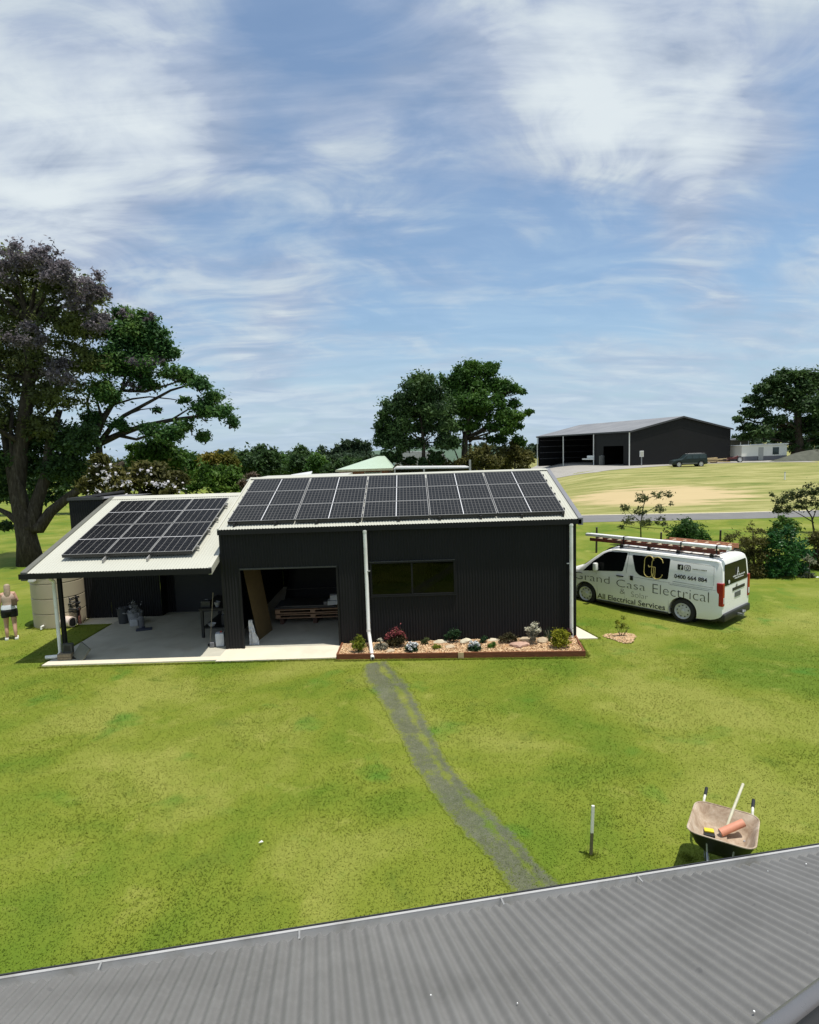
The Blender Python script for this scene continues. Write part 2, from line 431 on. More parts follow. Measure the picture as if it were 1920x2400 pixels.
# blades of grass over the near lawn (uncountable)
def path_dist(x, y):
    P = np.array(PL); best = np.full(len(x), 9.0)
    for a, b in zip(P[:-1], P[1:]):
        d = b[:2] - a[:2]; L2 = (d ** 2).sum()
        t = np.clip(((x - a[0]) * d[0] + (y - a[1]) * d[1]) / L2, 0, 1)
        hw = a[2] * (1 - t) + b[2] * t
        dd = np.hypot(x - a[0] - d[0] * t, y - a[1] - d[1] * t) / hw
        best = np.minimum(best, dd)
    return best
def blades():
    n = 400000
    yy = 3.6 + (RNG.random(n) ** 1.15) * 16; xx = (RNG.random(n) * 2 - 1) * (yy * .78 + 3.2)
    ok = (path_dist(xx, yy) > .80 + RNG.normal(0, .25, n)) | (RNG.random(n) < np.where(np.sin(xx * 9 + yy * 3) * np.sin(yy * 7 - xx * 2) > .2, .45, .18))
    ok &= RNG.random(n) < np.clip((yy * .78 + 3.2 - np.abs(xx)) / 2.5, 0, 1) * np.clip((19.6 - yy) / 5, 0, 1)
    ok &= ~((xx > -9.5) & (xx < 4.4) & (yy > 14.45)) & ~((xx > -1.95) & (xx < 4.2) & (yy > 14.02)) & ~(np.hypot(xx - 5.5, yy - 15.4) < .5)
    xx, yy = xx[ok], yy[ok]; n0 = len(xx)
    ex, ey = [], []                      # uncut fringe along slab, timber edging, tank and posts
    for (ax, ay), (bx_, by_), m_, sp_ in (((-9.4, 14.50), (-1.95, 14.42), 5200, .035), ((-1.95, 14.33), (4.2, 14.0), 5200, .035), ((4.24, 14.05), (4.34, 15.3), 1200, .04), ((-9.42, 14.6), (-9.42, 18.2), 1500, .035), ((4.92, 15.4), (4.5, 17.0), 900, .04)):
        t_ = RNG.random(m_); ex.append(ax + (bx_ - ax) * t_ + RNG.normal(0, sp_ * .5, m_)); ey.append(ay + (by_ - ay) * t_ - np.abs(RNG.normal(0, sp_, m_)) * (1 if ay == by_ or abs(bx_ - ax) > 1 else 0))
    a_ = RNG.uniform(0, 2 * np.pi, 2600); ex.append(-11.22 + np.cos(a_) * (.76 + np.abs(RNG.normal(0, .05, 2600)))); ey.append(18.62 + np.sin(a_) * (.76 + np.abs(RNG.normal(0, .05, 2600))))
    for cx, cy in ((2.14, 7.0), (3.4, 6.0), (3.8, 6.9), (3.3, 6.9)): ex.append(cx + RNG.normal(0, .05, 160)); ey.append(cy + RNG.normal(0, .05, 160))
    xx = np.concatenate([xx] + ex); yy = np.concatenate([yy] + ey); n = len(xx); n1 = n - n0
    zz = gz(xx, yy); h = RNG.uniform(.006, .020, n) * (1 + .5 * (np.sin(xx * 1.7) * np.sin(yy * 1.3) > .3))
    h[n0:] = RNG.uniform(.012, .042, n1)
    a = RNG.uniform(0, 2 * np.pi, n); w = RNG.uniform(.003, .006, n) * (1 + yy * .05); ln = RNG.uniform(.5, 1.8, n) * h; b = RNG.uniform(0, 2 * np.pi, n)
    v = np.zeros((n, 3, 3))
    v[:, 0] = np.stack([xx - np.cos(a) * w, yy - np.sin(a) * w, zz], 1)
    v[:, 1] = np.stack([xx + np.cos(a) * w, yy + np.sin(a) * w, zz], 1)
    v[:, 2] = np.stack([xx + np.cos(b) * ln, yy + np.sin(b) * ln, zz + h], 1)
    f = np.arange(n * 3).reshape(n, 3)
    k = NT('grass_blade'); p = k.pos(); gc, g = grass_color(k, p)
    gc = k.mixc(1.0, gc, (1.16, 1.14, 1.14), 'MULTIPLY')
    b_ = k.bsdf(gc, .7, 0, .2); t = k.n('ShaderNodeBsdfTranslucent'); k.l(gc, t.inputs['Color']); m = k.n('ShaderNodeMixShader'); m.inputs[0].default_value = .5
    k.l(b_, m.inputs[1]); k.l(t.outputs[0], m.inputs[2])
    o = np_mesh('grass', v.reshape(-1, 3), f, k.done(m.outputs[0]))
    tag(o, 'short mown grass blades covering the near lawn', 'grass', kind='stuff')
blades()

# driveway, gravel yard, concrete
def sheet(name, rows, mat, lift=.012, label=None, sub=10):
    """rows: list of (left point, right point); follows the terrain"""
    mb = MB(); vs = []; fs = []; L = []
    for (a, b), (c, d) in zip(rows[:-1], rows[1:]):
        for i in range(sub):
            f = i / sub
            L.append((Vector(a).lerp(Vector(c), f), Vector(b).lerp(Vector(d), f)))
    L.append((Vector(rows[-1][0]), Vector(rows[-1][1])))
    m = 8
    for l, r in L:
        for j in range(m + 1):
            q = l.lerp(r, j / m); vs.append((q.x, q.y, gzf(q.x, q.y) + lift))
    for i in range(len(L) - 1):
        for j in range(m):
            a = i * (m + 1) + j; fs.append((a, a + 1, a + m + 2, a + m + 1))
    mb.add(vs, fs); o = mb.build(name, mat, smooth=True)
    return tag(o, label, kind='structure')
ASPH = pm('asphalt', (.165, .162, .155), .85, 0, .12, .8, .3, 60)
GRAV = pm('gravel', (.33, .31, .275), .9, 0, .14, .7, .4, 30)
def on_ground(px, py):
    d = ray(px, py); t = 5.0
    while t < 400:
        if CAMZ + d[2] * t < gzf(d[0] * t, d[1] * t): break
        t += .1
    return (d[0] * t, d[1] * t)
sheet('road', [((-16, 42.6), (-16, 38.6)), ((0, 42.9), (0, 39.0)), ((11.2, 43.1), (11.2, 39.05)), ((19, 42.6), (19, 38.9)), ((28, 41.7), (28, 38.4)), ((62, 39.0), (62, 35.8))], ASPH, .012, 'grey sealed driveway crossing behind the shed and van')
sheet('verge', [((9.5, 43.6), (9.5, 43.12)), ((19, 43.1), (19, 42.62)), ((28, 42.1), (28, 41.72)), ((62, 39.5), (62, 39.02))], pm('verge_dust', (.5, .45, .30), .9, 0, .25, 2), .01, 'pale dusty edge of the driveway')
yard = []
for px, py, dy in ((1130, 1150, 40), (1210, 1140, 50), (1300, 1122, 55), (1350, 1113, 50), (1400, 1107, 40), (1480, 1098, 22), (1560, 1092, 10), (1640, 1087.5, 8), (1760, 1084, 12), (1920, 1083.5, 14)):
    g_ = on_ground(px, py); yard.append(((g_[0] + dy * .25, g_[1] + dy), g_))
sheet('gravel_yard', yard, GRAV, .02, 'pale gravel yard in front of the farm shed')

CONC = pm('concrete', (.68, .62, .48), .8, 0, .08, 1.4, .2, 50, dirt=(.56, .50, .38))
CONC_SHADE = pm('shaded_concrete', (.47, .45, .365), .85, 0, .12, 1.4, .2, 50, dirt=(.36, .32, .24))  # darker copy of the concrete: shade under cover is put into the colour
mb = MB(); mb.box((-4.96, 15.44, -.15), (4.30, 22.8, .03)); mb.box((-9.36, 14.83, -.15), (-4.96, 19.5, .033)); tag(mb.build('shed_floor', CONC_SHADE), 'concrete floor painted darker for shade inside the shed and below the awning', kind='structure')
mb = MB(); mb.box((-9.36, 14.56, -.15), (-4.96, 14.83, .035)); mb.box((-4.96, 14.47, -.15), (-1.91, 15.44, .0335))
mb.box((-10.8, 18.25, -.15), (-9.36, 19.4, .034))
mb.add([(4.30, 15.36, -.15), (4.88, 15.36, -.15), (4.46, 17.0, -.15), (4.30, 17.0, -.15), (4.30, 15.36, .028), (4.88, 15.36, .028), (4.46, 17.0, .028), (4.30, 17.0, .028)], [(4,5,6,7),(0,1,5,4),(1,2,6,5),(2,3,7,6)])
tag(mb.build('concrete_slab', CONC), 'pale concrete slab under the shed and its awning', kind='structure')

# ------------------------------------------------------------------ main metal shed
CLAD = pm('dark_cladding', (.0115, .0115, .013), .6, 0, .15, .6, 0, 40, .22)
CLADG = pm('dark_trim', (.010, .010, .011), .5, 0, .12, 2, 0, 40, .25)
ROOFC = pm('cream_roof_steel', (.475, .475, .405), .6, 0, .05, .5, 0, 40, .2)
BARGE = pm('grey_barge', (.20, .20, .21), .45, 0, .08, 2, 0)
BARGE2 = pm('taupe_barge', (.14, .14, .115), .5, 0, .08, 2, 0)
PVC = pm('white_pvc', (.80, .80, .76), .4, 0, .05, 3, 0, 40, .5, dirt=(.62, .6, .52))
STEEL = pm('galvanised_steel', (.42, .43, .44), .4, .7, .12, 5)
BLACK = pm('black_plastic', (.012, .012, .013), .5, 0, .2, 5)
GLASSD = None
k = NT('dark_window_glass'); fr = k.n('ShaderNodeFresnel'); fr.inputs[0].default_value = 1.5
g1 = k.n('ShaderNodeBsdfGlossy'); g1.inputs['Roughness'].default_value = .03; g1.inputs['Color'].default_value = (.55, .58, .55, 1)
t1 = k.n('ShaderNodeBsdfTransparent'); t1.inputs[0].default_value = (.07, .072, .07, 1)
mx = k.n('ShaderNodeMixShader'); k.l(fr.outputs[0], mx.inputs[0]); k.l(t1.outputs[0], mx.inputs[1]); k.l(g1.outputs[0], mx.inputs[2])
GLASSD = k.done(mx.outputs[0])

WX0, WX1, WY, WYB, WH = -4.96, 4.30, 15.38, 22.7, 3.13
DX0, DX1, DZ = -4.48, -1.95, 2.18
GH, RP = 3.21, 0.313                       # gutter height, roof pitch
RDG_Y = WY - .08 + 3.60; RDG_Z = GH + 3.60 * math.tan(RP)
shed = thing('metal_shed', 'black corrugated shed with pale roof, open doorway, long dark window and a lean-to awning', 'shed', (0, WY, 0))
mb = MB()
def wallpiece(x0, x1, z0, z1):
    mb.corr((x0, WY, z0), (1, 0, 0), (0, 0, 1), x1 - x0, z1 - z0, (0, -1, 0), .076, .0085, ph=x0)
wx0, wx1, wz0, wz1 = -1.08, 1.15, 1.33, 2.24
wallpiece(WX0, DX0, .02, WH); wallpiece(DX0, DX1, DZ, WH); wallpiece(DX1, wx0, .02, WH)
wallpiece(wx0, wx1, .02, wz0); wallpiece(wx0, wx1, wz1, WH); wallpiece(wx1, WX1, .02, WH)
mb.build('front_wall', CLAD, shed, smooth=True)
mb = MB()
mb.corr((WX0, WY, .02), (0, 1, 0), (0, 0, 1), WYB - WY, WH, (-1, 0, 0), .076, .0085)
mb.corr((WX1, WY, .02), (0, 1, 0), (0, 0, 1), WYB - WY, WH, (1, 0, 0), .076, .0085)
mb.corr((WX0, WYB, .02), (1, 0, 0), (0, 0, 1), WX1 - WX0, WH, (0, 1, 0), .076, .0085)
for sx in (WX0, WX1):
    mb.quad((sx, WY, WH + .02), (sx, WYB, WH + .02), (sx, RDG_Y, RDG_Z - .05))
mb.build('side_wall', CLAD, shed, smooth=False)
for (a, b, z, e_, nm) in ((WX0 - .012, WX0 + .05, WH, .014, 'corner_flashing'), (WX1 - .05, WX1 + .012, WH, .014, 'corner_flashing'), (DX0 - .04, DX0 + .01, DZ + .01, .018, 'door_jamb'), (DX1 - .02, DX1 + .03, DZ + .01, .018, 'door_jamb')):
    mb = MB(); mb.box((a, WY - e_, .02), (b, WY + .05, z)); mb.build(nm, CLADG, shed)
mb = MB(); mb.box((DX0, WY - .022, DZ - .035), (DX1, WY + .06, DZ + .005)); mb.build('door_lintel', pm('lintel', (.05, .05, .052), .4, 0, .1, 2), shed)
# inside lining frame posts
mb = MB()
for x in (-3.3, -1.5, .4, 2.2): mb.box((x - .04, WYB - .12, .03), (x + .04, WYB - .03, WH))
for z in (.9, 1.8, 2.7): mb.box((WX0 + .05, WYB - .14, z), (WX1 - .05, WYB - .121, z + .06))
mb.build('wall_frame', STEEL, shed)
# main roof: front and back corrugated planes
sl = 3.60 / math.cos(RP)
mb = MB(); U = (1, 0, 0); Vv = Vector((0, math.cos(RP), math.sin(RP))); N = Vector((0, -math.sin(RP), math.cos(RP)))
y0 = WY - .08
mb.corr((WX0 - .0, y0, GH + .02), U, Vv, WX1 - WX0 + .05, sl, N, .076, .0065, vseg=2)
Vb = Vector((0, -math.cos(RP), math.sin(RP)))
mb.corr((WX0, 2 * RDG_Y - y0, GH + .02), U, Vb, WX1 - WX0 + .05, sl, Vector((0, math.sin(RP), math.cos(RP))), .076, .009, vseg=2)
rf = mb.build('roof', ROOFC, shed, smooth=True)
mb = MB()
rc = RDG_Z + .045
mb.add([(WX0 - .03, RDG_Y - .17, rc - .045), (WX1 + .08, RDG_Y - .17, rc - .045), (WX1 + .08, RDG_Y, rc), (WX0 - .03, RDG_Y, rc), (WX1 + .08, RDG_Y + .17, rc - .045), (WX0 - .03, RDG_Y + .17, rc - .045)], [(0,1,2,3),(3,2,4,5)])
mb.build('ridge_capping', ROOFC, rf)
def barge(x0, x1, mat, parent, name='barge_capping', ya=None, za=None, yb=None, zb=None, drop=.16, lift=.03):
    mb = MB()
    for (ya_, za_, yb_, zb_) in ((ya, za, yb, zb),):
        vs = [(x0, ya_, za_ + lift), (x1, ya_, za_ + lift), (x1, yb_, zb_ + lift), (x0, yb_, zb_ + lift), (x0, ya_, za_ - drop), (x1, ya_, za_ - drop), (x1, yb_, zb_ - drop), (x0, yb_, zb_ - drop)]
        mb.add(vs, [(0,1,2,3),(0,4,5,1),(1,5,6,2),(2,6,7,3),(3,7,4,0),(4,7,6,5)])
    return mb.build(name, mat, parent)
barge(WX1 + .045, WX1 + .16, BARGE, shed, ya=y0 - .05, za=GH + .02, yb=RDG_Y, zb=RDG_Z + .02)
barge(WX1 + .045, WX1 + .16, BARGE, shed, ya=2 * RDG_Y - y0 + .05, za=GH + .02, yb=RDG_Y + .002, zb=RDG_Z + .02)
barge(WX0 - .02, WX0 + .02, pm('pale_trim', (.52, .51, .43), .45, 0, .06, 2), shed, ya=y0 - .02, za=GH + .02, yb=RDG_Y, zb=RDG_Z + .02, drop=.13)
def gutter(x0, x1, y, z, mat, parent, h=.115, w=.115, name='gutter'):
    mb = MB(); t = .006
    pr = [(0, 0), (0, -h * .9), (w * .15, -h), (w, -h), (w, .012), (w - .012, .012), (w - .012, -h + t), (w * .15, -h + t), (t, -h * .9), (t, 0)]
    n = len(pr)
    vs = [(x, y - w + (w - a), z + b) for x in (x0, x1) for a, b in pr]
    # a=0 at the house side
    vs = [(x, y - a, z + b) for x in (x0, x1) for a, b in pr]
    fs = [(i, (i + 1) % n, (i + 1) % n + n, i + n) for i in range(n)]
    mb.add(vs, fs)
    for x in (x0, x1): mb.quad((x, y, z), (x, y, z - h * .9), (x, y - w, z - h), (x, y - w, z + .012))
    return mb.build(name, mat, parent)
gutter(WX0 - .01, WX1 + .12, WY - .015, GH + .0, CLADG, shed)
# downpipes
def pipe(pts, r, name='downpipe', par=shed, mat=PVC):
    mb = MB(); mb.tube(pts, r, 12); o = mb.build(name, mat, par, smooth=True); smooth_by_angle(o, 40); return o
PX, PY = -1.17, WY - .10
p1 = pipe([(PX, PY, GH - .1), (PX, PY, .44), (PX + .02, PY - .07, .32), (-1.04, 14.40, .085), (-1.02, 14.24, .06)], .048)
mb = MB(); mb.lathe([(.054, 0), (.054, .07)], (PX, PY, .42), 12); mb.build('pipe_collar', PVC, p1); mb = MB(); mb.lathe([(.054, 0), (.054, .05)], (PX, PY, GH - .16), 12); mb.build('pipe_collar', PVC, p1)
mb = MB(); mb.lathe([(.032, 0), (.032, .004)], (-1.019, 14.232, .06), 12, M=Matrix.Rotation(R_(90), 4, 'X')); mb.build('pipe_mouth', BLACK, p1)
PX2 = 4.16
p2 = pipe([(PX2, PY, GH - .1), (PX2, PY, .06)], .048)
mb = MB(); mb.lathe([(.054, 0), (.054, .05)], (PX2, PY, GH - .16), 12); mb.build('pipe_collar', PVC, p2); mb = MB(); mb.box((PX2 - .1, PY + .03, 2.05), (PX2, PY + .08, 2.07)); mb.build('pipe_collar', PVC, p2)
mb = MB(); mb.box((PX, PY - .04, 2.02), (PX + .1, PY + .08, 2.04)); mb.build('pipe_bracket', STEEL, p1)
# window
mb = MB()
for a, b in (((wx0, WY - .03, wz0), (wx1, WY + .06, wz0 + .045)), ((wx0, WY - .03, wz1 - .04), (wx1, WY + .06, wz1)), ((wx0, WY - .028, wz0 + .045), (wx0 + .045, WY + .06, wz1 - .04)), ((wx1 - .045, WY - .028, wz0 + .045), (wx1, WY + .06, wz1 - .04)), ((-.01, WY - .02, wz0 + .045), (.035, WY + .05, wz1 - .04))): mb.box(a, b)
mb.box((wx0 - .02, WY - .045, wz0 - .02), (wx1 + .02, WY - .005, wz0 - .001))
w = mb.build('window', CLADG, shed)
mb = MB(); mb.quad((wx0 + .045, WY + .01, wz0 + .045), (-.01, WY + .01, wz0 + .045), (-.01, WY + .01, wz1 - .04), (wx0 + .045, WY + .01, wz1 - .04)); mb.build('pane', GLASSD, w)
mb = MB(); mb.quad((.035, WY + .018, wz0 + .045), (wx1 - .045, WY + .018, wz0 + .045), (wx1 - .045, WY + .018, wz1 - .04), (.035, WY + .018, wz1 - .04)); mb.build('pane', GLASSD, w)
mb = MB(); mb.box((wx0 - .01, WY - .035, wz1 + .001), (wx1 + .0, WY + .02, wz1 + .018)); mb.build('window_head', pm('lintel', (.05, .05, .052), .4), w)

# lean-to awning
AX0, AX1, AY, AZ, AP, AYB = -9.64, -5.05, 14.74, 2.345, .313, 19.45
ATN = math.tan(AP)
def az(y): return AZ + (y - AY) * ATN
mb = MB(); sl2 = (AYB - AY) / math.cos(AP)
mb.corr((AX0 + .03, AY - .03, AZ + .01), (1, 0, 0), (0, math.cos(AP), math.sin(AP)), AX1 - AX0, sl2, (0, -math.sin(AP), math.cos(AP)), .076, .005, vseg=2)
ar = mb.build('awning_roof', ROOFC, shed, smooth=True)
mb = MB(); mb.add([(AX0, AYB - .22, az(AYB - .22) + .035), (WX0 + .3, AYB - .22, az(AYB - .22) + .035), (WX0 + .3, AYB + .02, az(AYB) + .05), (AX0, AYB + .02, az(AYB) + .05), (WX0 + .3, AYB + .05, az(AYB) - .1), (AX0, AYB + .05, az(AYB) - .1)], [(0,1,2,3),(3,2,4,5)])
mb.build('rear_flashing', pm('pale_trim', (.52, .51, .43)), ar)
mb = MB(); mb.box((AX0 + 4.12, AYB - .9, az(AYB) - .2), (AX0 + 4.14, AYB - .3, az(AYB) - .19)); 
barge(AX0 - .10, AX0 + .045, BARGE2, shed, ya=AY - .07, za=AZ + .0, yb=AYB, zb=az(AYB), drop=.17, lift=.045)
barge(AX1 - .02, AX1 + .06, pm('pale_trim', (.52, .51, .43)), shed, ya=AY - .02, za=AZ + .0, yb=AYB - .3, zb=az(AYB - .3), drop=.16, lift=.03)
gutter(AX0 - .11, AX1 + .06, AY - .02, AZ, CLADG, shed, .12, .12, 'awning_gutter')
mb = MB()
mb.box((AX0 + .35, 15.12, AZ - .02), (AX1, 15.20, AZ + .10))
for x in (-8.6, -7.2, -5.8):
    mb.box((x - .03, AY + .1, 0), (x + .03, AYB, .09), M=Matrix.Translation((0, 0, AZ - .14)) @ Matrix.Translation((0, AY, 0)) @ Matrix.Rotation(AP, 4, 'X') @ Matrix.Translation((0, -AY, 0)))
mb.build('awning_beam', CLADG, shed)
mb = MB(); mb.box((-9.125, 15.12, .03), (-9.035, 15.21, AZ + .02), bev=.006); mb.build('awning_post', CLADG, shed)
pa = pipe([(-9.12, 14.80, AZ - .1), (-9.15, 14.93, AZ - .2), (-9.17, 15.06, AZ - .28), (-9.17, 15.07, .20), (-9.20, 15.03, .11), (-9.27, 15.0, .09)], .044, 'awning_downpipe')
mb = MB(); mb.tube([(-9.22, 15.03, .095), (-9.50, 14.97, .095)], .05, 12); smooth_by_angle(mb.build('outlet_pipe', PVC, pa))
# annex walls behind the awning
mb = MB(); NY = 18.92; NX = -10.80
mb.corr((NX, NY, .03), (1, 0, 0), (0, 0, 1), -9.72 - NX, 3.85, (0, -1, 0), .076, .008)
mb.corr((-9.72, NY, .03), (1, 0, 0), (0, 0, 1), 1.62, 3.50, (0, -1, 0), .076, .008, ph=.9)
mb.corr((-8.10, NY, .03), (0, 1, 0), (0, 0, 1), .48, 3.50, (1, 0, 0), .076, .008)
mb.corr((-8.10, NY + .48, .03), (1, 0, 0), (0, 0, 1), 3.08, 3.55, (0, -1, 0), .076, .008)
mb.corr((NX, NY, .03), (0, 1, 0), (0, 0, 1), 3.7, 3.85, (-1, 0, 0), .076, .008)
mb.build('annex_wall', CLAD, shed, smooth=False)
mb = MB(); mb.box((NX - .03, NY - .05, 3.87), (-9.70, NY + .05, 3.95)); mb.box((NX - .03, NY + .05, 3.88), (NX + .04, NY + 3.7, 3.945)); mb.build('annex_capping', pm('lintel', (.05, .05, .052)), shed)
mb = MB(); mb.quad((NX + .04, NY + .05, 3.89), (-9.72, NY + .05, 3.89), (-9.72, NY + 3.7, 3.79), (NX + .04, NY + 3.7, 3.79)); mb.quad((-9.7, 19.5, 3.83), (-5.05, 19.5, 3.83), (-5.05, NY + 3.7, 3.7), (-9.7, NY + 3.7, 3.7)); mb.build('annex_roof', BARGE, shed)
mb = MB(); mb.box((-7.8, NY + .40, .04), (-5.3, NY + .46, 2.5)); mb.build('roller_door', pm('roller_door', (.012, .012, .013), .6), shed)

# ------------------------------------------------------------------ solar panels
def panel_mat(name, nx_, ny_, half, base, line, lw, thin, hl):
    k = NT(name); uv = k.n('ShaderNodeUVMap').outputs['UV'] if False else k.n('ShaderNodeTexCoord').outputs['UV']
    s = k.n('ShaderNodeSeparateXYZ'); k.l(uv, s.inputs[0])
    def lines(o, n, w):
        fr = k.math('FRACT', k.math('MULTIPLY', o, n)); d = k.math('ABSOLUTE', k.math('SUBTRACT', fr, .5))
        return k.math('GREATER_THAN', d, .5 - w)
    a = lines(s.outputs[0], nx_, lw); b = lines(s.outputs[1], ny_, thin)
    c = k.math('LESS_THAN', k.math('ABSOLUTE', k.math('SUBTRACT', s.outputs[0 if half == 'x' else 1], .5)), hl)
    m = k.math('MAXIMUM', a, k.math('MULTIPLY', b, .75))
    cell = k.ramp(k.noise(k.objc(), 3, 3), [(.35, tuple(x * .7 for x in base)), (.65, tuple(x * 1.3 for x in base))])
    col = k.mixc(m, cell, line); col = k.mixc(c, col, (.62, .62, .62))
    return k.done(k.bsdf(col, .36, 0, .11))
PM1 = panel_mat('solar_cells_grid', 18, 6, 'x', (.012, .012, .012), (.085, .082, .076), .085, .06, .006)
PM2 = panel_mat('solar_cells_strips', 6, 20, 'y', (.005, .005, .006), (.30, .29, .27), .020, .010, .006)
ALU = pm('anodised_aluminium', (.34, .335, .32), .45, .2, .08, 4); ALUB = pm('black_frame_shade', (.02, .02, .022), .4, .2, .1, 4)
def make_panel(label, w, h, mat, frame, group):
    t = thing('solar_panel', label, 'solar panel', (0, 0, 0), 0, group)
    mb = MB(); fw_, th = .014, .035
    mb.box((0, 0, 0), (w, fw_, th)); mb.box((0, h - fw_, 0), (w, h, th)); mb.box((0, fw_, 0), (fw_, h - fw_, th)); mb.box((w - fw_, fw_, 0), (w, h - fw_, th))
    mb.build('frame', frame, t, local=True)
    mb = MB(); mb.box((.002, -.004, -.055), (w - .002, -.0005, .030)); mb.build('frame_side_shade', ALUB, t, local=True)  # black frame side carried down to stand for the shaded gap below
    mb = MB(); mb.quad((fw_, fw_, th - .004), (w - fw_, fw_, th - .004), (w - fw_, h - fw_, th - .004), (fw_, h - fw_, th - .004)); mb.quad((fw_, fw_, .004), (fw_, h - fw_, .004), (w - fw_, h - fw_, .004), (w - fw_, fw_, .004))
    g = mb.build('cell_glass', mat, t, local=True)
    uvl = g.data.uv_layers.new(name='UVMap')
    for i, uvp in enumerate([(0, 0), (1, 0), (1, 1), (0, 1)]): uvl.data[i].uv = uvp
    return t
ORD = ['leftmost', 'second from left', 'middle', 'second from right', 'rightmost']
PW, PD = 8.82 / 5, 3.11 / 3
proto = None
ROWN = ['row nearest the gutter', 'middle row', 'row nearest the ridge']
pz0 = .10
for r in range(3):
    for c in range(5):
        lab = 'grey gridded solar panel, %s in the %s, main shed roof' % (ORD[c], ROWN[r])
        if proto is None: proto = o = make_panel(lab, PW - .025, PD - .018, PM1, ALU, 'solar panels on the main shed roof')
        else: o = copy_tree(proto); o['label'] = lab
        s_ = .21 + r * PD
        o.location = (-4.75 + c * PW, y0 + s_ * math.cos(RP) - pz0 * math.sin(RP), GH + .02 + s_ * math.sin(RP) + pz0 * math.cos(RP)); o.rotation_euler = (RP, 0, 0)
QW, QD = 3.405 / 3, 3.62 / 2
proto = None
for r in range(2):
    for c in range(3):
        lab = 'black striped solar panel on the lean-to awning roof, %s of its %s row' % (['left one', 'middle one', 'right one'][c], ['front', 'rear'][r])
        if proto is None: proto = o = make_panel(lab, QW - .022, QD - .03, PM2, ALU, 'solar panels on the awning roof')
        else: o = copy_tree(proto); o['label'] = lab
        s_ = .60 + r * QD; lp = .150
        o.location = (-9.02 + c * QW, AY + s_ * math.cos(AP) - lp * math.sin(AP), AZ + .01 + s_ * math.sin(AP) + lp * math.cos(AP)); o.rotation_euler = (AP, 0, 0)
# rails and clamps
mb = MB()
for s_ in (.50, .98, 1.55, 2.0, 2.6, 3.05):
    M = Matrix.Translation((0, y0, GH + .02)) @ Matrix.Rotation(RP, 4, 'X')
    mb.box((-4.80, s_ - .02, .03), (4.12, s_ + .02, .098), M=M)
for i in range(9): mb.box((-4.60 + i * 1.07, .14, .012), (-4.54 + i * 1.07, .20, .10), M=M)
mb.build('mounting_rail', BLACK, rf)
mb = MB(); M = Matrix.Translation((0, AY, AZ + .01)) @ Matrix.Rotation(AP, 4, 'X')
for s_ in (.95, 1.95, 2.75, 3.75): mb.box((-9.06, s_ - .02, .05), (-5.58, s_ + .02, .145), M=M)
for i in (1, 2): mb.box((-9.03 + i * QW - .016, .40, .012), (-9.03 + i * QW + .016, .66, .10), M=M)
mb.build('mounting_rail', ALU, ar)

# ------------------------------------------------------------------ foreground roof the photo is taken from
AZR = math.atan2(.1665, .987); PR = R_(22)
G0 = Vector((-.07, 3.605, 2.1)); al = Vector((math.cos(AZR), math.sin(AZR), 0)); upv = Vector((math.sin(AZR) * math.cos(PR), -math.cos(AZR) * math.cos(PR), math.sin(PR))); nn = al.cross(upv); nn = nn if nn.z > 0 else -nn
def rp(a, b, n=0.0): return G0 + al * a + upv * b + nn * n
def onroof(px, py, n=0.0):
    o3 = Vector((0, 0, CAMZ)); dv = Vector(ray(px, py)); t = (G0 + nn * n - o3).dot(nn) / dv.dot(nn); return o3 + dv * t
house = thing('house_roof', 'grey corrugated house roof in the foreground with gutter along its lower edge', 'roof', tuple(G0))
k = NT('weathered_grey_roof'); o_ = k.pos()
n1 = k.noise(o_, 1.4, 6, .65, .5); n2 = k.noise(o_, 14, 5, .7)
col = k.ramp(n1, [(.3, (.150, .147, .140)), (.7, (.200, .196, .188))]); col = k.mixc(k.ramp(n2, [(.5, (0, 0, 0)), (.85, (.25, .25, .25))]), col, (.28, .272, .26))
col = k.mixc(k.ramp(k.noise(o_, 7, 3, .5), [(.70, (0, 0, 0)), (.74, (.5, .5, .5))]), col, (.09, .09, .09))
ROOFG = k.done(k.bsdf(col, .5, 0, .22, k.bump(n2, .04, .01)))
mb = MB(); mb.corr(rp(-4.5, .07), al, upv, 9.6, 3.9, nn, .0762, .0098, sub=12, vseg=4); rs = mb.build('roof_sheet', ROOFG, house, smooth=True)
# gutter trough (its own profile swept along the eave)
LG = pm('light_gutter', (.50, .50, .49), .45, .1, .1, 3, dirt=(.25, .24, .2)); DG = pm('dark_gutter', (.03, .03, .033), .45, 0, .1, 3)
nh = Vector((-math.sin(AZR), math.cos(AZR), 0))
def sweep(pr, mat, name, a0=-4.5, a1=5.1):
    mb = MB(); n = len(pr); vs = [G0 + al * a + nh * u + Vector((0, 0, w)) for a in (a0, a1) for u, w in pr]
    mb.add(vs, [(i, i + 1, i + 1 + n, i + n) for i in range(n - 1)]); return mb.build(name, mat, house)
sweep([(-.10, .02), (-.10, -.10), (.035, -.10), (.035, -.012)], LG, 'gutter_trough')
sweep([(.0365, -.11), (.0365, -.006), (.044, .002), (.052, -.004), (.052, -.03), (.047, -.12), (-.10, -.12)], LG, 'gutter_front')
sweep([(.056, -.0), (.064, -.0), (.064, -.115), (.055, -.118), (.055, -.0)], DG, 'gutter_lip')
for i, a in enumerate((-1.9, -.72, .62, 1.62)):
    mb = MB(); q = G0 + al * a
    mb.box((-.006, -.03, -.004), (.006, .035, .002), M=Matrix.Translation(q) @ Matrix.Rotation(AZR, 4, 'Z'), bev=.002)
    mb.box((-.008, -.045, -.004), (.008, -.03, .008), M=Matrix.Translation(q) @ Matrix.Rotation(AZR, 4, 'Z'), bev=.002)
    mb.build('gutter_bracket', pm('dull_metal', (.30, .30, .29), .5, .2), house)
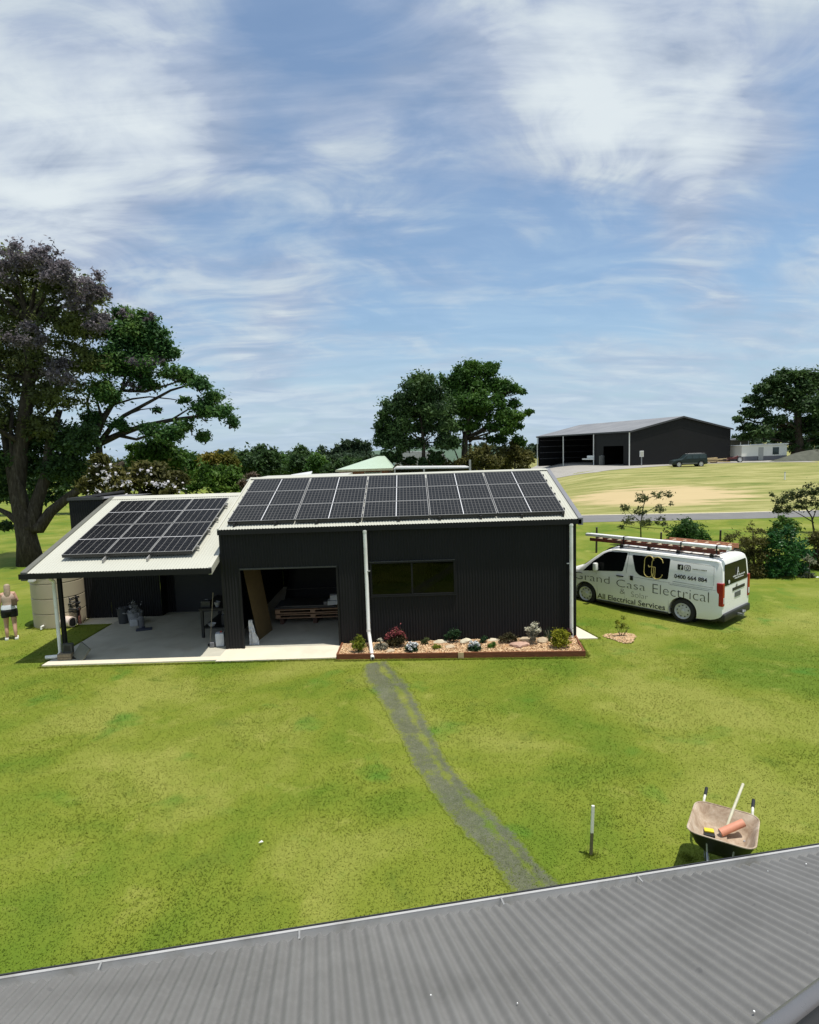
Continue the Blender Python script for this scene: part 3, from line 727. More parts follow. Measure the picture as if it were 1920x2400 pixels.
mb = MB(); mb.box((-4.5, -.20, -.30), (5.1, -.12, -.0), M=Matrix.Translation(G0) @ Matrix.Rotation(AZR, 4, 'Z')); mb.build('fascia_board', DG, house)
mb = MB(); mb.quad(*[Vector((q.x, q.y, q.z - .35)) for q in (rp(-4.5, .2), rp(5.1, .2), rp(5.1, 3.9), rp(-4.5, 3.9))]); mb.box((-4.4, -3.6, -2.1), (5.0, -.5, -.36), M=Matrix.Translation(G0) @ Matrix.Rotation(AZR, 4, 'Z')); mb.build('house_wall', pm('house_wall', (.35, .33, .3), .8), house)
# rolled capping across the lower right corner
c0 = onroof(1795, 2400, .04); c1 = onroof(1920, 2306, .04); cd = (c1 - c0).normalized(); sd_ = cd.cross(nn)
sd_ = sd_ if sd_.dot(upv) > 0 else -sd_
mb = MB(); mb.tube([c0 - cd * 1.2 + sd_ * .045, c0 + sd_ * .045, c1 + sd_ * .045, c1 + cd * 1.6 + sd_ * .045], .045, 16)
mb.add([c0 - cd * 1.2 - sd_ * .02 - nn * .03, c1 + cd * 1.6 - sd_ * .02 - nn * .03, c1 + cd * 1.6 + sd_ * .05, c0 - cd * 1.2 + sd_ * .05], [(0,1,2,3)])
smooth_by_angle(mb.build('rolled_capping', pm('capping_grey', (.13, .13, .135), .3, .1, .08, 2), house))
mb = MB(); mb.tube([c0 - cd * 1.2 + sd_ * .13, c1 + cd * 1.6 + sd_ * .13], .036, 12); mb.add([c0 - cd * 1.2 + sd_ * .08, c1 + cd * 1.6 + sd_ * .08, c1 + cd * 1.6 + sd_ * .5, c0 - cd * 1.2 + sd_ * .5], [(0,1,2,3)])  # matt black rail and sheet alongside the rolled capping
smooth_by_angle(mb.build('dark_rail', pm('matt_black', (.01, .01, .01), .7), house))
# roofing screws and small droppings
mb = MB()
for px, py in ((1010, 2333), (1213, 2352), (1800, 2042), (1890, 2025), (1768, 2371)):
    d = ray(px, py); o3 = Vector((0, 0, CAMZ)); dv = Vector(d); t = (G0 + nn * .008 - o3).dot(nn) / dv.dot(nn); q = o3 + dv * t
    a_, b_, c_ = random.uniform(.0025, .006), random.uniform(.004, .006), random.uniform(0, 3)
    mb.lathe([(.001, .004), (a_, .003), (a_ * 1.1, -.002)], q, 8)
mb.build('droppings', pm('bird_white', (.8, .8, .78), .7), house)

# ------------------------------------------------------------------ vehicles
def text_mesh(name, body, size_w, x, z, mat, parent, y=-.006, h=None, thick=0.0, font_off=0.0, shear=0.0, sp=1.0, ang=0.0, M=None):
    """writing laid on a vertical side (reads along +X, faces -Y); scaled to width size_w, height h, origin at lower left (x,z)"""
    cu = bpy.data.curves.new(name, 'FONT'); cu.body = body; cu.size = 1; cu.offset = font_off; cu.extrude = 0.0; cu.shear = shear; cu.space_character = sp; cu.resolution_u = 3
    to = bpy.data.objects.new(name, cu); COL.objects.link(to)
    dg = bpy.context.evaluated_depsgraph_get(); dg.update()
    me = bpy.data.meshes.new_from_object(to.evaluated_get(dg)); bpy.data.objects.remove(to); bpy.data.curves.remove(cu)
    co = [v.co.copy() for v in me.vertices]
    x0 = min(c.x for c in co); x1 = max(c.x for c in co); z0 = min(c.y for c in co); z1 = max(c.y for c in co)
    kx = size_w / (x1 - x0); kz = (h / (z1 - z0)) if h else kx
    for v, c in zip(me.vertices, co):
        q = Vector(((c.x - x0) * kx, 0, (c.y - z0) * kz))
        if ang: q = Matrix.Rotation(ang, 4, 'Y') @ q
        q += Vector((x, y, z))
        v.co = M @ q if M else q
    me.materials.clear(); me.materials.append(mat); me.name = name
    return link(bpy.data.objects.new(name, me), parent)

def loft_body(name, stations, width, tumble, mat, parent, arches=(), zb=.22, seg_side=(0, .12, .3, .55, .75, .9)):
    """stations: (a, ztop, halfwidth factor, zbottom). ring = up one side, over the roof, down the other"""
    rings = []
    for a, zt, wf, z0 in stations:
        hw = width / 2 * wf; ring = []
        zs = [z0, z0 + .10, .55, .80, 1.0, 1.05]
        zs = [min(z, zt - .09) for z in zs] + [max(1.05, 0) if False else None]
        zs = zs[:-1]
        top = zt - .09
        extra = [min(1.05, top) + (top - min(1.05, top)) * f for f in (.5, 1.0)]
        left = []
        for z in zs + extra:
            w = hw - tumble * max(0, z - 1.0) - (.03 if z <= z0 + .02 else 0)
            left.append((w, z))
        wt = left[-1][0]
        cap = [(wt - .025, zt - .045), (wt - .09, zt - .012), (wt * .5, zt + .012), (0, zt + .018)]
        half = left + cap
        ring = [(-w, z) for w, z in half] + [(w, z) for w, z in reversed(half[:-1])]
        rings.append([(a, width / 2 + w, z) for w, z in ring])
    n = len(rings[0]); vs = [p for r in rings for p in r]; fs = []
    for i in range(len(rings) - 1):
        for j in range(n):
            j2 = (j + 1) % n
            fs.append((i*n+j, i*n+j2, (i+1)*n+j2, (i+1)*n+j))
    fs.append(tuple(range(n - 1, -1, -1))); fs.append(tuple(range((len(rings)-1)*n, len(rings)*n)))
    mb = MB(); mb.add(vs, fs); o = mb.build(name, mat, parent, local=True)
    bm = bmesh.new(); bm.from_mesh(o.data); bmesh.ops.remove_doubles(bm, verts=bm.verts, dist=.0005); bmesh.ops.recalc_face_normals(bm, faces=bm.faces); bm.to_mesh(o.data); bm.free()
    if arches:
        cb = MB()
        for a, z, r, sd in arches:
            cb.lathe([(r, -.32), (r, .32)], (a, 0 if sd < 0 else width, z), 32, M=Matrix.Rotation(R_(90), 4, 'X'))
        cut = cb.build('cutter', mat, parent, local=True)
        md = o.modifiers.new('b', 'BOOLEAN'); md.operation = 'DIFFERENCE'; md.solver = 'EXACT'; md.object = cut
        dg = bpy.context.evaluated_depsgraph_get(); dg.update()
        me = bpy.data.meshes.new_from_object(o.evaluated_get(dg)); o.modifiers.clear(); old = o.data; o.data = me; bpy.data.meshes.remove(old); bpy.data.objects.remove(cut)
        me.materials.clear(); me.materials.append(mat)
    return smooth_by_angle(o, 30)

VANW = pm('van_white_paint', (.86, .85, .81), .30, 0, .03, 1.5, 0, 40, .5)
VGLASS = pm('van_dark_glass', (.005, .006, .006), .08, 0, .2, 2, 0, 40, .12)
RUB = pm('tyre_rubber', (.018, .018, .019), .8, 0, .2, 8); RIM = pm('wheel_steel', (.60, .60, .60), .45, .1, .1, 8); TRIMB = pm('trim_black', (.014, .014, .015), .5)
GOLD = pm('gold_lettering', (.62, .50, .16), .35, .2, .1, 5); INK = pm('black_lettering', (.015, .015, .015), .5)
def wheel(name, a, y, r, parent, out=-1, w=.2, z=None, dark=False):
    z = r if z is None else z; M = Matrix.Rotation(R_(90), 4, 'X')
    mb = MB(); hw = w / 2
    mb.lathe([(r * .66, -hw * .9), (r * .70, -hw), (r * .92, -hw), (r, -hw * .7), (r, hw * .7), (r * .92, hw), (r * .70, hw), (r * .66, hw * .9)], (a, y, z), 32, M=M, cap=False)
    o = mb.build('tyre', RUB, None, local=True)
    whl = mb_w = MB(); 
    whl.lathe([(r * .10, -hw * .3), (r * .66, -hw * .3), (r * .66, hw * .3), (r * .1, hw * .3)], (a, y, z), 24, M=M)
    wo = whl.build(name, TRIMB, parent, local=True); o.parent = wo; smooth_by_angle(o)
    mb = MB(); f = y + out * hw * .78; MM = Matrix.Rotation(R_(90 if out < 0 else -90), 4, 'X')
    mb.lathe([(r * .68, .03), (r * .66, .035), (r * .62, .0), (r * .58, -.02), (r * .50, -.012), (r * .40, .004), (r * .26, .012), (r * .24, .0), (r * .20, -.0), (r * .17, .022), (r * .12, .03), (.001, .03)], (a, f, z), 28, M=MM, cap=False)
    ro = mb.build('rim', RIM, wo, local=True); smooth_by_angle(ro)
    mb = MB()
    for i in range(9):
        t = 2 * math.pi * i / 9 + .2; c_ = Vector((a + math.cos(t) * r * .47, f, z + math.sin(t) * r * .47))
        mb.lathe([(.018, -.02), (.018, .004)], (c_.x, c_.y, c_.z), 8, M=MM)
    mb.build('rim_hole', TRIMB, ro, local=True)
    return wo

VO = (5.732, 19.3526, -.1127)
van = thing('van', 'white lettered work van with gold monogram and loaded roof rack beside the black shed', 'van', VO, -.8622)
ST = [(-.98, .78, .80, .34), (-.96, .92, .86, .30), (-.90, 1.00, .92, .26), (-.75, 1.06, .97, .24), (-.45, 1.13, 1.0, .22), (-.25, 1.20, 1.0, .22), (-.05, 1.34, 1.0, .22), (.25, 1.58, 1.0, .22), (.55, 1.80, 1.0, .22), (.80, 1.915, 1.0, .22), (1.1, 1.965, 1.0, .22), (1.7, 1.985, 1.0, .20), (2.6, 1.99, 1.0, .20), (3.6, 1.985, 1.0, .20), (4.0, 1.97, 1.0, .24), (4.12, 1.955, .995, .28), (4.20, 1.92, .985, .32), (4.25, 1.80, .97, .36), (4.29, 1.20, .955, .38)]
body = loft_body('body', ST, 1.95, .115, VANW, van, [(0, .34, .41, -1), (3.21, .34, .41, -1), (0, .34, .41, 1), (3.21, .34, .41, 1)])
TUM = .115
def sidept(a, z, off=.0):
    return Vector((a, TUM * max(0, z - 1.0) - off, z))
def side_panel(name, poly, mat, parent, off=.006, th=.004):
    """flat patch lying on the near side of the van"""
    from mathutils.geometry import tessellate_polygon
    pts = [sidept(a, z, off) for a, z in poly]; tri = tessellate_polygon([[Vector((p.x, p.z, 0)) for p in pts]])
    n = len(pts); vs = pts + [p + Vector((0, off, 0)) for p in pts]
    fs = [tuple(t) for t in tri] + [(i, (i + 1) % n, (i + 1) % n + n, i + n) for i in range(n)]
    mb = MB(); mb.add(vs, fs); return mb.build(name, mat, parent, local=True)
def rnd(poly, r=.04, k=3):
    out = []; n = len(poly)
    for i in range(n):
        p0, p, p1 = Vector(poly[i-1]), Vector(poly[i]), Vector(poly[(i+1) % n])
        a = p + (p0 - p).normalized() * min(r, (p0-p).length * .4); b = p + (p1 - p).normalized() * min(r, (p1-p).length * .4)
        for j in range(k + 1):
            t = j / k; out.append(tuple(a * (1-t)**2 + p * 2*t*(1-t) + b * t*t))
    return out
side_panel('side_window', rnd([(-.10, 1.10), (.28, 1.47), (.66, 1.76), (.82, 1.83), (1.45, 1.86), (1.40, 1.62), (1.32, 1.26), (.3, 1.15)], .05), VGLASS, van)
side_panel('side_window', rnd([(1.60, 1.81), (2.80, 1.83), (2.76, 1.21), (2.06, 1.18), (1.86, 1.22), (1.73, 1.33)], .05), VGLASS, van)
mb = MB()   # panel gaps, drip rail
def gap(p, q, w=.008):
    a = sidept(*p, .004); b = sidept(*q, .004); mb.tube([a, b], w / 2, 4)
gap((1.50, 1.88), (1.44, 1.30)); gap((1.44, 1.30), (1.40, .30)); gap((2.80, 1.15), (2.79, .22)); gap((1.5, 1.14), (4.12, 1.10), .006); gap((.40, 1.10), (.45, .3), .006)
for a0, a1, z in ((2.9, 4.05, 1.18), (2.82, 3.95, 1.08)): gap((a0, z), (a1, z - .02), .009)
gap((2.88, 1.79), (4.04, 1.76), .006); gap((4.04, 1.76), (4.06, 1.22), .006)
mb.build('panel_gap', pm('gap_grey', (.12, .12, .12), .6), body, local=True)
mb = MB()
for a0, a1 in ((.9, 4.18),): mb.tube([sidept(a0, 1.90, .0), sidept(a1, 1.895, .0)], .010, 6)
mb.build('drip_rail', VANW, body, local=True)
# doors' handles, fuel flap, mirror
mb = MB(); mb.box((1.12, -.022, 1.085), (1.36, -.004, 1.125), bev=.008); mb.build('door_handle', TRIMB, van, local=True)
mb = MB(); mb.box((1.58, -.02, 1.03), (1.68, -.004, 1.17), bev=.008); mb.build('door_handle', TRIMB, van, local=True)
mb = MB(); mb.box((.40, -.22, 1.20), (.52, -.07, 1.45), bev=.035); o = mb.build('side_mirror', VANW, van, local=True); smooth_by_angle(o)
mb = MB(); mb.box((.42, -.08, 1.22), (.50, .02, 1.27)); mb.build('mirror_arm', TRIMB, o, local=True)
# far side and front glass
mb = MB(); mb.add([(-.03, 1.96 - TUM * .3, 1.18), (.78, 1.955 - TUM * .83, 1.80), (1.42, 1.955 - TUM * .83, 1.84), (1.3, 1.955 - TUM * .27, 1.27)], [(0, 1, 2, 3)]); mb.build('side_window', VGLASS, van, local=True)
mb = MB(); mb.add([(-.19, .16, 1.265), (-.19, 1.79, 1.265), (.74, 1.70, 1.925), (.74, .25, 1.925)], [(0, 1, 2, 3)]); mb.build('windscreen', VGLASS, van, local=True)
for y in (.18, 1.77):
    mb = MB(); mb.box((-.95, y - .14, .78), (-.78, y + .14, .92), bev=.03); mb.build('headlight', pm('lamp_clear', (.6, .6, .62), .1), van, local=True)
mb = MB(); mb.box((-1.0, .45, .45), (-.94, 1.50, .72), bev=.02); mb.build('grille', TRIMB, van, local=True)
# rear: glass, tailgate outline, lights, plate, bumper, tow bar
def rear_quad(name, pts, mat, off=.008, parent=van):
    def P3(w, z):
        a = 4.29 if z <= 1.2 else 4.29 - (z - 1.2) * .067; return Vector((a + off, w, z))
    mb = MB(); vs = [P3(*p) for p in pts]; n = len(vs); vs2 = [v - Vector((off + .02, 0, 0)) for v in vs]
    mb.add(vs + vs2, [tuple(range(n))] + [(i, (i + 1) % n, (i + 1) % n + n, i + n) for i in range(n)]); return mb.build(name, mat, parent, local=True)
rw = rear_quad('rear_window', rnd([(.17, 1.21), (1.78, 1.21), (1.72, 1.80), (.23, 1.80)], .06), VGLASS)
for w0, w1 in ((.045, .15), (1.80, 1.905)):
    mb = MB(); mb.box((4.14, w0 - .03 if w0 < 1 else w0, .66), (4.315, w1 if w0 < 1 else w1 + .03, 1.31), bev=.02); tl = mb.build('tail_light', pm('red_lens', (.33, .012, .014), .18), van, local=True)
    mb = MB(); mb.box((4.312, w0 + .005, .74), (4.32, w1 - .01, .90)); mb.build('reversing_lens', pm('lamp_clear', (.6, .6, .62), .1), tl, local=True)
pr = rear_quad('plate_recess', [(.72, .985), (1.58, .985), (1.58, 1.07), (.72, 1.07)], TRIMB, .012)
pl = rear_quad('number_plate', [(.88, .78), (1.28, .78), (1.28, .92), (.88, .92)], pm('plate_dark', (.10, .11, .11), .5), .014)
MR = Matrix.Translation((4.29 + .02, 0, 0)) @ Matrix.Rotation(R_(90), 4, 'Z')
mb = MB(); rr_ = random.Random(3)
for z, w0, w1 in ((1.375, .74, 1.56), (1.31, .86, 1.46)):     # lettering too small to read in the photo: short white strokes
    w = w0
    while w < w1:
        q = rr_.uniform(.015, .04); mb.box((4.288, w, z), (4.297, w + q, z + rr_.uniform(.022, .038))); w += q + rr_.uniform(.008, .03)
mb.build('rear_lettering', pm('white_vinyl', (.75, .75, .75), .5), van, local=True)
mb = MB(); mb.tube([(4.305, 1.0, 1.42), (4.30, 1.06, 1.62), (4.305, 1.12, 1.42)], .010, 5); mb.tube([(4.305, 1.02, 1.50), (4.305, 1.10, 1.50)], .008, 5); mb.build('rear_logo', pm('white_vinyl', (.75, .75, .75), .5), van, local=True); mb = MB(); mb.lathe([(.055, 0), (.055, .004)], (4.305, .44, 1.30), 12, M=Matrix.Rotation(R_(90), 4, 'Y')); mb.build('rear_sticker', pm('white_vinyl', (.75, .75, .75), .5), van, local=True)
mb = MB(); mb.lathe([(.045, 0), (.045, .006)], (4.30, .99, 1.12), 12, M=Matrix.Rotation(R_(90), 4, 'Y')); mb.build('badge', STEEL, van, local=True)
mb = MB(); mb.box((4.10, .06, .22), (4.36, 1.89, .44), bev=.05); smooth_by_angle(mb.build('rear_bumper', TRIMB, van, local=True))
mb = MB(); mb.box((4.2, .94, .26), (4.52, 1.01, .32)); mb.lathe([(.012, 0), (.03, .03), (.03, .06), (.01, .09)], (4.50, .975, .32), 10); mb.box((4.33, 1.25, .28), (4.44, 1.34, .34)); mb.build('tow_bar', STEEL, van, local=True)
mb = MB(); mb.box((-.7, .12, .18), (4.1, 1.83, .34)); mb.build('underbody', TRIMB, van, local=True)
mb = MB(); mb.box((.42, -.012, .17), (2.79, .05, .225), bev=.006); mb.build('sill', TRIMB, van, local=True)
for a in (0, 3.21):
    wheel('wheel', a, .115, .345, van, -1, .21); wheel('wheel', a, 1.835, .345, van, 1, .21)
    mb = MB(); mb.lathe([(.405, -.30), (.405, -.0)], (a, .302, .34), 28, M=Matrix.Rotation(R_(90), 4, 'X'), cap=False); mb.lathe([(.40, 0), (.40, .01)], (a, .31, .34), 28, M=Matrix.Rotation(R_(90), 4, 'X')); mb.build('wheel_well', TRIMB, van, local=True)
# lettering
SH = 0
def vtext(body_t, x0, x1, z, hh, mat, off=0.0, nm='lettering'):
    return text_mesh(nm, body_t, x1 - x0, x0, z, mat, van, y=(-.007 + TUM * max(0, z + hh / 2 - 1.0) - (.012 if z > 1 else 0)), h=hh, font_off=off)
vtext('Grand', -.42, .88, .80, .235, pm('olive_lettering', (.06, .06, .035), .4), -.018)
vtext('Casa', 1.12, 2.08, .76, .235, pm('olive_lettering', (.06, .06, .035), .4), -.018)
vtext('Electrical', 2.31, 3.95, .735, .285, pm('olive_lettering', (.06, .06, .035), .4), -.018)
vtext('&', 1.24, 1.42, .55, .16, pm('pale_lettering', (.16, .15, .10), .4), -.022)
vtext('Solar', 1.62, 2.16, .51, .165, pm('pale_lettering', (.16, .15, .10), .4), -.022)
vtext('All Electrical Services', .45, 2.70, .275, .165, INK, .008)
vtext('0400 664 884', 2.95, 3.88, 1.285, .125, INK, .022)
mb = MB(); mb.box((3.03, .05, 1.545), (3.19, .062, 1.70), bev=.004); fb = mb.build('social_badge', INK, van, local=True)
text_mesh('badge_letter', 'f', .065, 3.10, 1.55, VANW, fb, y=.044, h=.125, font_off=.02)
mb = MB(); 
def ringpts(cx, cz, r, n, y): return [Vector((cx + r * math.cos(2 * math.pi * i / n), y, cz + r * math.sin(2 * math.pi * i / n))) for i in range(n + 1)]
sq = rnd([(3.235, 1.545), (3.395, 1.545), (3.395, 1.70), (3.235, 1.70)], .04); mb.tube([Vector((a, .055, z)) for a, z in sq + sq[:1]], .009, 5); mb.tube(ringpts(3.315, 1.6225, .038, 14, .055), .008, 5); mb.lathe([(.01, 0), (.01, .006)], (3.362, .058, 1.668), 8, M=Matrix.Rotation(R_(90), 4, 'X')); mb.build('social_badge', INK, van, local=True)
mb = MB(); w = 3.46
while w < 3.86:
    q = rr_.uniform(.012, .03); mb.box((w, .056, 1.60), (w + q, .0625, 1.60 + rr_.uniform(.018, .03))); w += q + rr_.uniform(.008, .02)
mb.build('small_lettering', pm('pale_lettering', (.16, .15, .10), .4), van, local=True)
# gold monogram on the window: two tall open letters, linked
mb = MB(); yo = .066
def P(a, z): return Vector((a, TUM * (z - 1) - .016, z))
def tall(cx, z0, z1, hw, right_open=True):
    r = hw; out = [P(cx + hw * 1.0, z1 - .16)]
    for i in range(7):
        t = R_(8 + 172 * i / 6); out.append(P(cx + r * math.cos(t), z1 - r + r * math.sin(t)))
    for i in range(7):
        t = R_(180 + 172 * i / 6); out.append(P(cx + r * math.cos(t), z0 + r + r * math.sin(t)))
    return out
g1 = tall(2.16, 1.20, 1.84, .145); g2 = tall(2.42, 1.18, 1.83, .17)
mb.tube(g1[1:] , .013, 6); mb.tube(g2, .013, 6)
mb.tube([P(2.14, 1.52), P(2.36, 1.52)], .011, 6); mb.tube([P(2.31, 1.50), P(2.31, 1.22)], .011, 6); mb.tube([P(2.14, 1.56), P(2.18, 1.49)], .010, 6); mb.tube([P(2.36, 1.52), P(2.36, 1.24), P(2.30, 1.21)], .010, 6)
mb.build('monogram', GOLD, van, local=True)
# roof rack (part of the van), and what lies on it
mb = MB()
for y in (.24, 1.66):
    mb.tube([(1.0, y, 2.03), (4.12, y, 2.02)], .016, 6)
for a in (1.15, 2.05, 2.95, 3.9):
    mb.box((a - .03, .18, 2.04), (a + .03, 1.74, 2.075))
    for y in (.24, 1.66): mb.box((a - .05, y - .03, 1.95), (a + .05, y + .03, 2.05), bev=.008)
mb.build('roof_rack', TRIMB, van, local=True)
VM = Matrix.Translation(VO) @ Matrix.Rotation(-.8622, 4, 'Z')
def onvan(name, label, cat, loc=(0, 0, 0)): 
    t = thing(name, label, cat, tuple(VM @ Vector(loc)), -.8622); return t
t = onvan('conduit_tube', 'long white plastic conduit carrier strapped along the near side of the van roof rack', 'tube', (0, .30, 2.09))
mb = MB(); M = Matrix.Rotation(R_(.0), 4, 'Y')
mb.box((-.14, -.10, .14), (4.30, .03, .235), bev=.03); mb.box((-.08, .04, .13), (4.22, .15, .225), bev=.03); o = mb.build('tube_body', VANW, t, local=True); smooth_by_angle(o)
mb = MB(); mb.box((4.30, -.115, .125), (4.40, .045, .25), bev=.03); mb.build('end_cap', VANW, t, local=True)
mb = MB()
for a in (1.25, 3.05, 4.05): mb.box((a - .02, -.112, .0), (a + .02, -.106, .24)); mb.box((a - .02, -.112, .236), (a + .02, .16, .242))
mb.build('strap', TRIMB, t, local=True)
def ladder(name, label, L, W, n, mat, loc, hgt=.07):
    t = onvan(name, label, 'ladder', loc)
    for y in (0, W):
        mb = MB(); mb.box((0, y - .015, 0), (L, y + .015, hgt), bev=.004); mb.build('rail', mat, t, local=True)
    mb = MB()
    for i in range(n):
        a = L * (i + .6) / (n + .2); mb.box((a - .018, .015, hgt * .3), (a + .018, W - .015, hgt * .8))
    mb.build('rungs', pm('rung_cream', (.62, .50, .34), .6), t, local=True)
    return t
REDF = pm('red_fibreglass', (.18, .045, .032), .45, 0, .2, 2, dirt=(.12, .08, .06)); ORNF = pm('orange_fibreglass', (.50, .21, .11), .5, 0, .15, 2)
ladder('extension_ladder', 'dark red fibreglass ladder lying under the white conduit carrier on the van roof', 4.1, .42, 12, REDF, (.02, .24, 2.08), .10)
ladder('step_ladder', 'orange fibreglass ladder with cream rungs on the far side of the van roof', 2.05, .40, 6, ORNF, (2.08, 1.12, 2.10), .13)

# dark green four wheel drive on the hill
SUVL = on_y(1581, 1094, 78.0)
SX, SY = SUVL.x + .6, 78.0; sz = gzf(SX + 1.5, SY) - .02
suv = thing('parked_car', 'small dark green wagon parked on the rise in front of the farm shed', 'car', (SX, SY, sz), -.12)
SG = pm('dark_green_paint', (.007, .018, .015), .4, 0, .1, 1); SIL = pm('silver_sill', (.20, .20, .20), .35, .3)
S2 = [(-.78, .62, .9, .38), (-.72, .86, .95, .32), (-.3, .98, 1, .30), (.35, 1.03, 1, .30), (.62, 1.2, 1, .3), (1.0, 1.58, 1, .3), (1.25, 1.64, 1, .3), (2.6, 1.68, 1, .3), (3.2, 1.66, 1, .3), (3.42, 1.58, .98, .34), (3.52, 1.05, .97, .36), (3.55, .9, .95, .42)]
sb = loft_body('body', S2, 1.8, .10, SG, suv, [(0, .36, .42, -1), (2.75, .36, .42, -1), (0, .36, .42, 1), (2.75, .36, .42, 1)])
for poly in ([(.82, 1.08), (1.12, 1.52), (1.62, 1.55), (1.62, 1.08)], [(1.70, 1.08), (1.70, 1.55), (2.42, 1.56), (2.42, 1.08)], [(2.50, 1.08), (2.50, 1.56), (3.28, 1.54), (3.36, 1.10)]):
    mb = MB(); mb.add([(a, .10 * max(0, z - 1) - .02, z) for a, z in poly], [tuple(range(4))]); mb.build('side_window', pm('car_glass', (.03, .05, .05), .1), suv, local=True)
for a in (0, 2.75): wheel('wheel', a, .10, .36, suv, -1, .22); wheel('wheel', a, 1.70, .36, suv, 1, .22)
mb = MB(); mb.box((.4, -.02, .42), (2.3, .0, .52)); mb.build('side_trim', SIL, suv, local=True)
mb = MB(); mb.box((3.50, .2, 1.08), (3.53, 1.6, 1.5)); mb.build('rear_window', pm('car_glass', (.03, .05, .05), .1), suv, local=True)
mb = MB(); mb.box((3.45, .1, .42), (3.66, 1.7, .6), bev=.03); mb.build('rear_bumper', SIL, suv, local=True)
mb = MB(); mb.tube([(1.2, .3, 1.72), (3.3, .3, 1.73)], .02, 5); mb.tube([(1.2, 1.5, 1.72), (3.3, 1.5, 1.73)], .02, 5); mb.build('roof_rail', SIL, suv, local=True)

# ------------------------------------------------------------------ farm shed on the hill
P1 = on_y(1262, 1091, 110.0); P4 = on_y(1478.4, 1093.6, 85.6)
fd = Vector((P4.x - P1.x, P4.y - P1.y, 0)); FL = fd.length; fd.normalize(); gd = Vector((-fd.y, fd.x, 0))
BZ = 1.75; EH = 5.05
barn = thing('farm_shed', 'large dark gabled farm shed with open bays and white posts on the hill', 'shed', (P4.x, P4.y, BZ))
def bp(a, g, z): return Vector((P4.x, P4.y, BZ)) - fd * a + gd * g + Vector((0, 0, z))      # a: back along the front, g: depth
GW = 18.1; BRISE = 1.95
BCL = pm('farm_shed_steel', (.011, .011, .012), .6, 0, .1, .2, 0, 40, .2)
mb = MB()
bay = FL / 3
mb.quad(bp(0, 0, -.2), bp(bay, 0, -.2), bp(bay, 0, EH), bp(0, 0, EH)) if False else None
def fq(a0, a1, z0, z1, g=0.0): mb.quad(bp(a1, g, z0), bp(a0, g, z0), bp(a0, g, z1), bp(a1, g, z1))
fq(0, 1.6, -.3, EH); fq(6.3, bay, -.3, EH); fq(1.6, 6.3, 3.1 if False else 3.05, EH)
mb.quad(bp(0, 0, -.3), bp(0, GW, -.3), bp(0, GW, EH), bp(0, GW / 2, EH + BRISE), bp(0, 0, EH))
mb.quad(bp(FL, 0, -.3), bp(FL, GW, -.3), bp(FL, GW, EH), bp(FL, GW / 2, EH + BRISE), bp(FL, 0, EH))
mb.quad(bp(0, GW, -.3), bp(FL, GW, -.3), bp(FL, GW, EH), bp(0, GW, EH))
mb.quad(bp(bay, 0, -.3), bp(bay, GW, -.3), bp(bay, GW, EH), bp(bay, 0, EH))
mb.build('wall', BCL, barn)
mb = MB()
for i in range(5): mb.box((-.02, 0, 0), (.02, 1, 1)) if False else None
for z in (1.0, 2.1, 3.2, 4.3):      # girts inside the far bay
    mb.add([bp(FL - .1, .3, z), bp(FL - .1, GW, z), bp(FL - .1, GW, z + .12), bp(FL - .1, .3, z + .12)], [(0,1,2,3)])
    mb.add([bp(FL, GW - .1, z), bp(bay, GW - .1, z), bp(bay, GW - .1, z + .12), bp(FL, GW - .1, z + .12)], [(0,1,2,3)])
mb.build('girt', pm('girt_grey', (.10, .10, .11), .5), barn)
k = NT('farm_roof'); o_ = k.objc(); col = k.ramp(k.noise(o_, .3, 4), [(.3, (.20, .205, .215)), (.7, (.27, .275, .28))]); FROOF = k.done(k.bsdf(col, .38, .35, .4))
mb = MB()
for s0, s1 in ((-.25, GW / 2), (GW + .25, GW / 2)):
    n = 120
    for i in range(n):
        a0 = -.25 + (FL + .5) * i / n; a1 = -.25 + (FL + .5) * (i + 1) / n
        z0 = EH + .06; z1 = EH + BRISE + .08; mm = (a0 + a1) / 2
        mb.quad(bp(a0, s0, z0), bp(mm, s0, z0 + .05), bp(mm, s1, z1 + .05), bp(a0, s1, z1)); mb.quad(bp(mm, s0, z0 + .05), bp(a1, s0, z0), bp(a1, s1, z1), bp(mm, s1, z1 + .05))
mb.build('roof', FROOF, barn)
mb = MB()
for g0, g1, z0, z1 in ((-.3, GW / 2, EH + .02, EH + BRISE + .05), (GW / 2, GW + .3, EH + BRISE + .05, EH + .02)):
    mb.add([bp(-.27, g0, z0 - .18), bp(-.27, g1, z1 - .18), bp(-.27, g1, z1 + .07), bp(-.27, g0, z0 + .07)], [(0,1,2,3)])
mb.add([bp(-.25, -.3, EH - .12), bp(FL + .25, -.3, EH - .12), bp(FL + .25, -.3, EH + .1), bp(-.25, -.3, EH + .1)], [(0,1,2,3)])
mb.build('fascia', pm('farm_fascia', (.05, .05, .055), .5), barn)
for a in (0.1, bay, 2 * bay, FL):
    mb = MB(); c = bp(a, -.16, 0); mb.tube([c + Vector((0, 0, -.25)), c + Vector((0, 0, EH))], .085, 8); mb.build('post', PVC, barn)
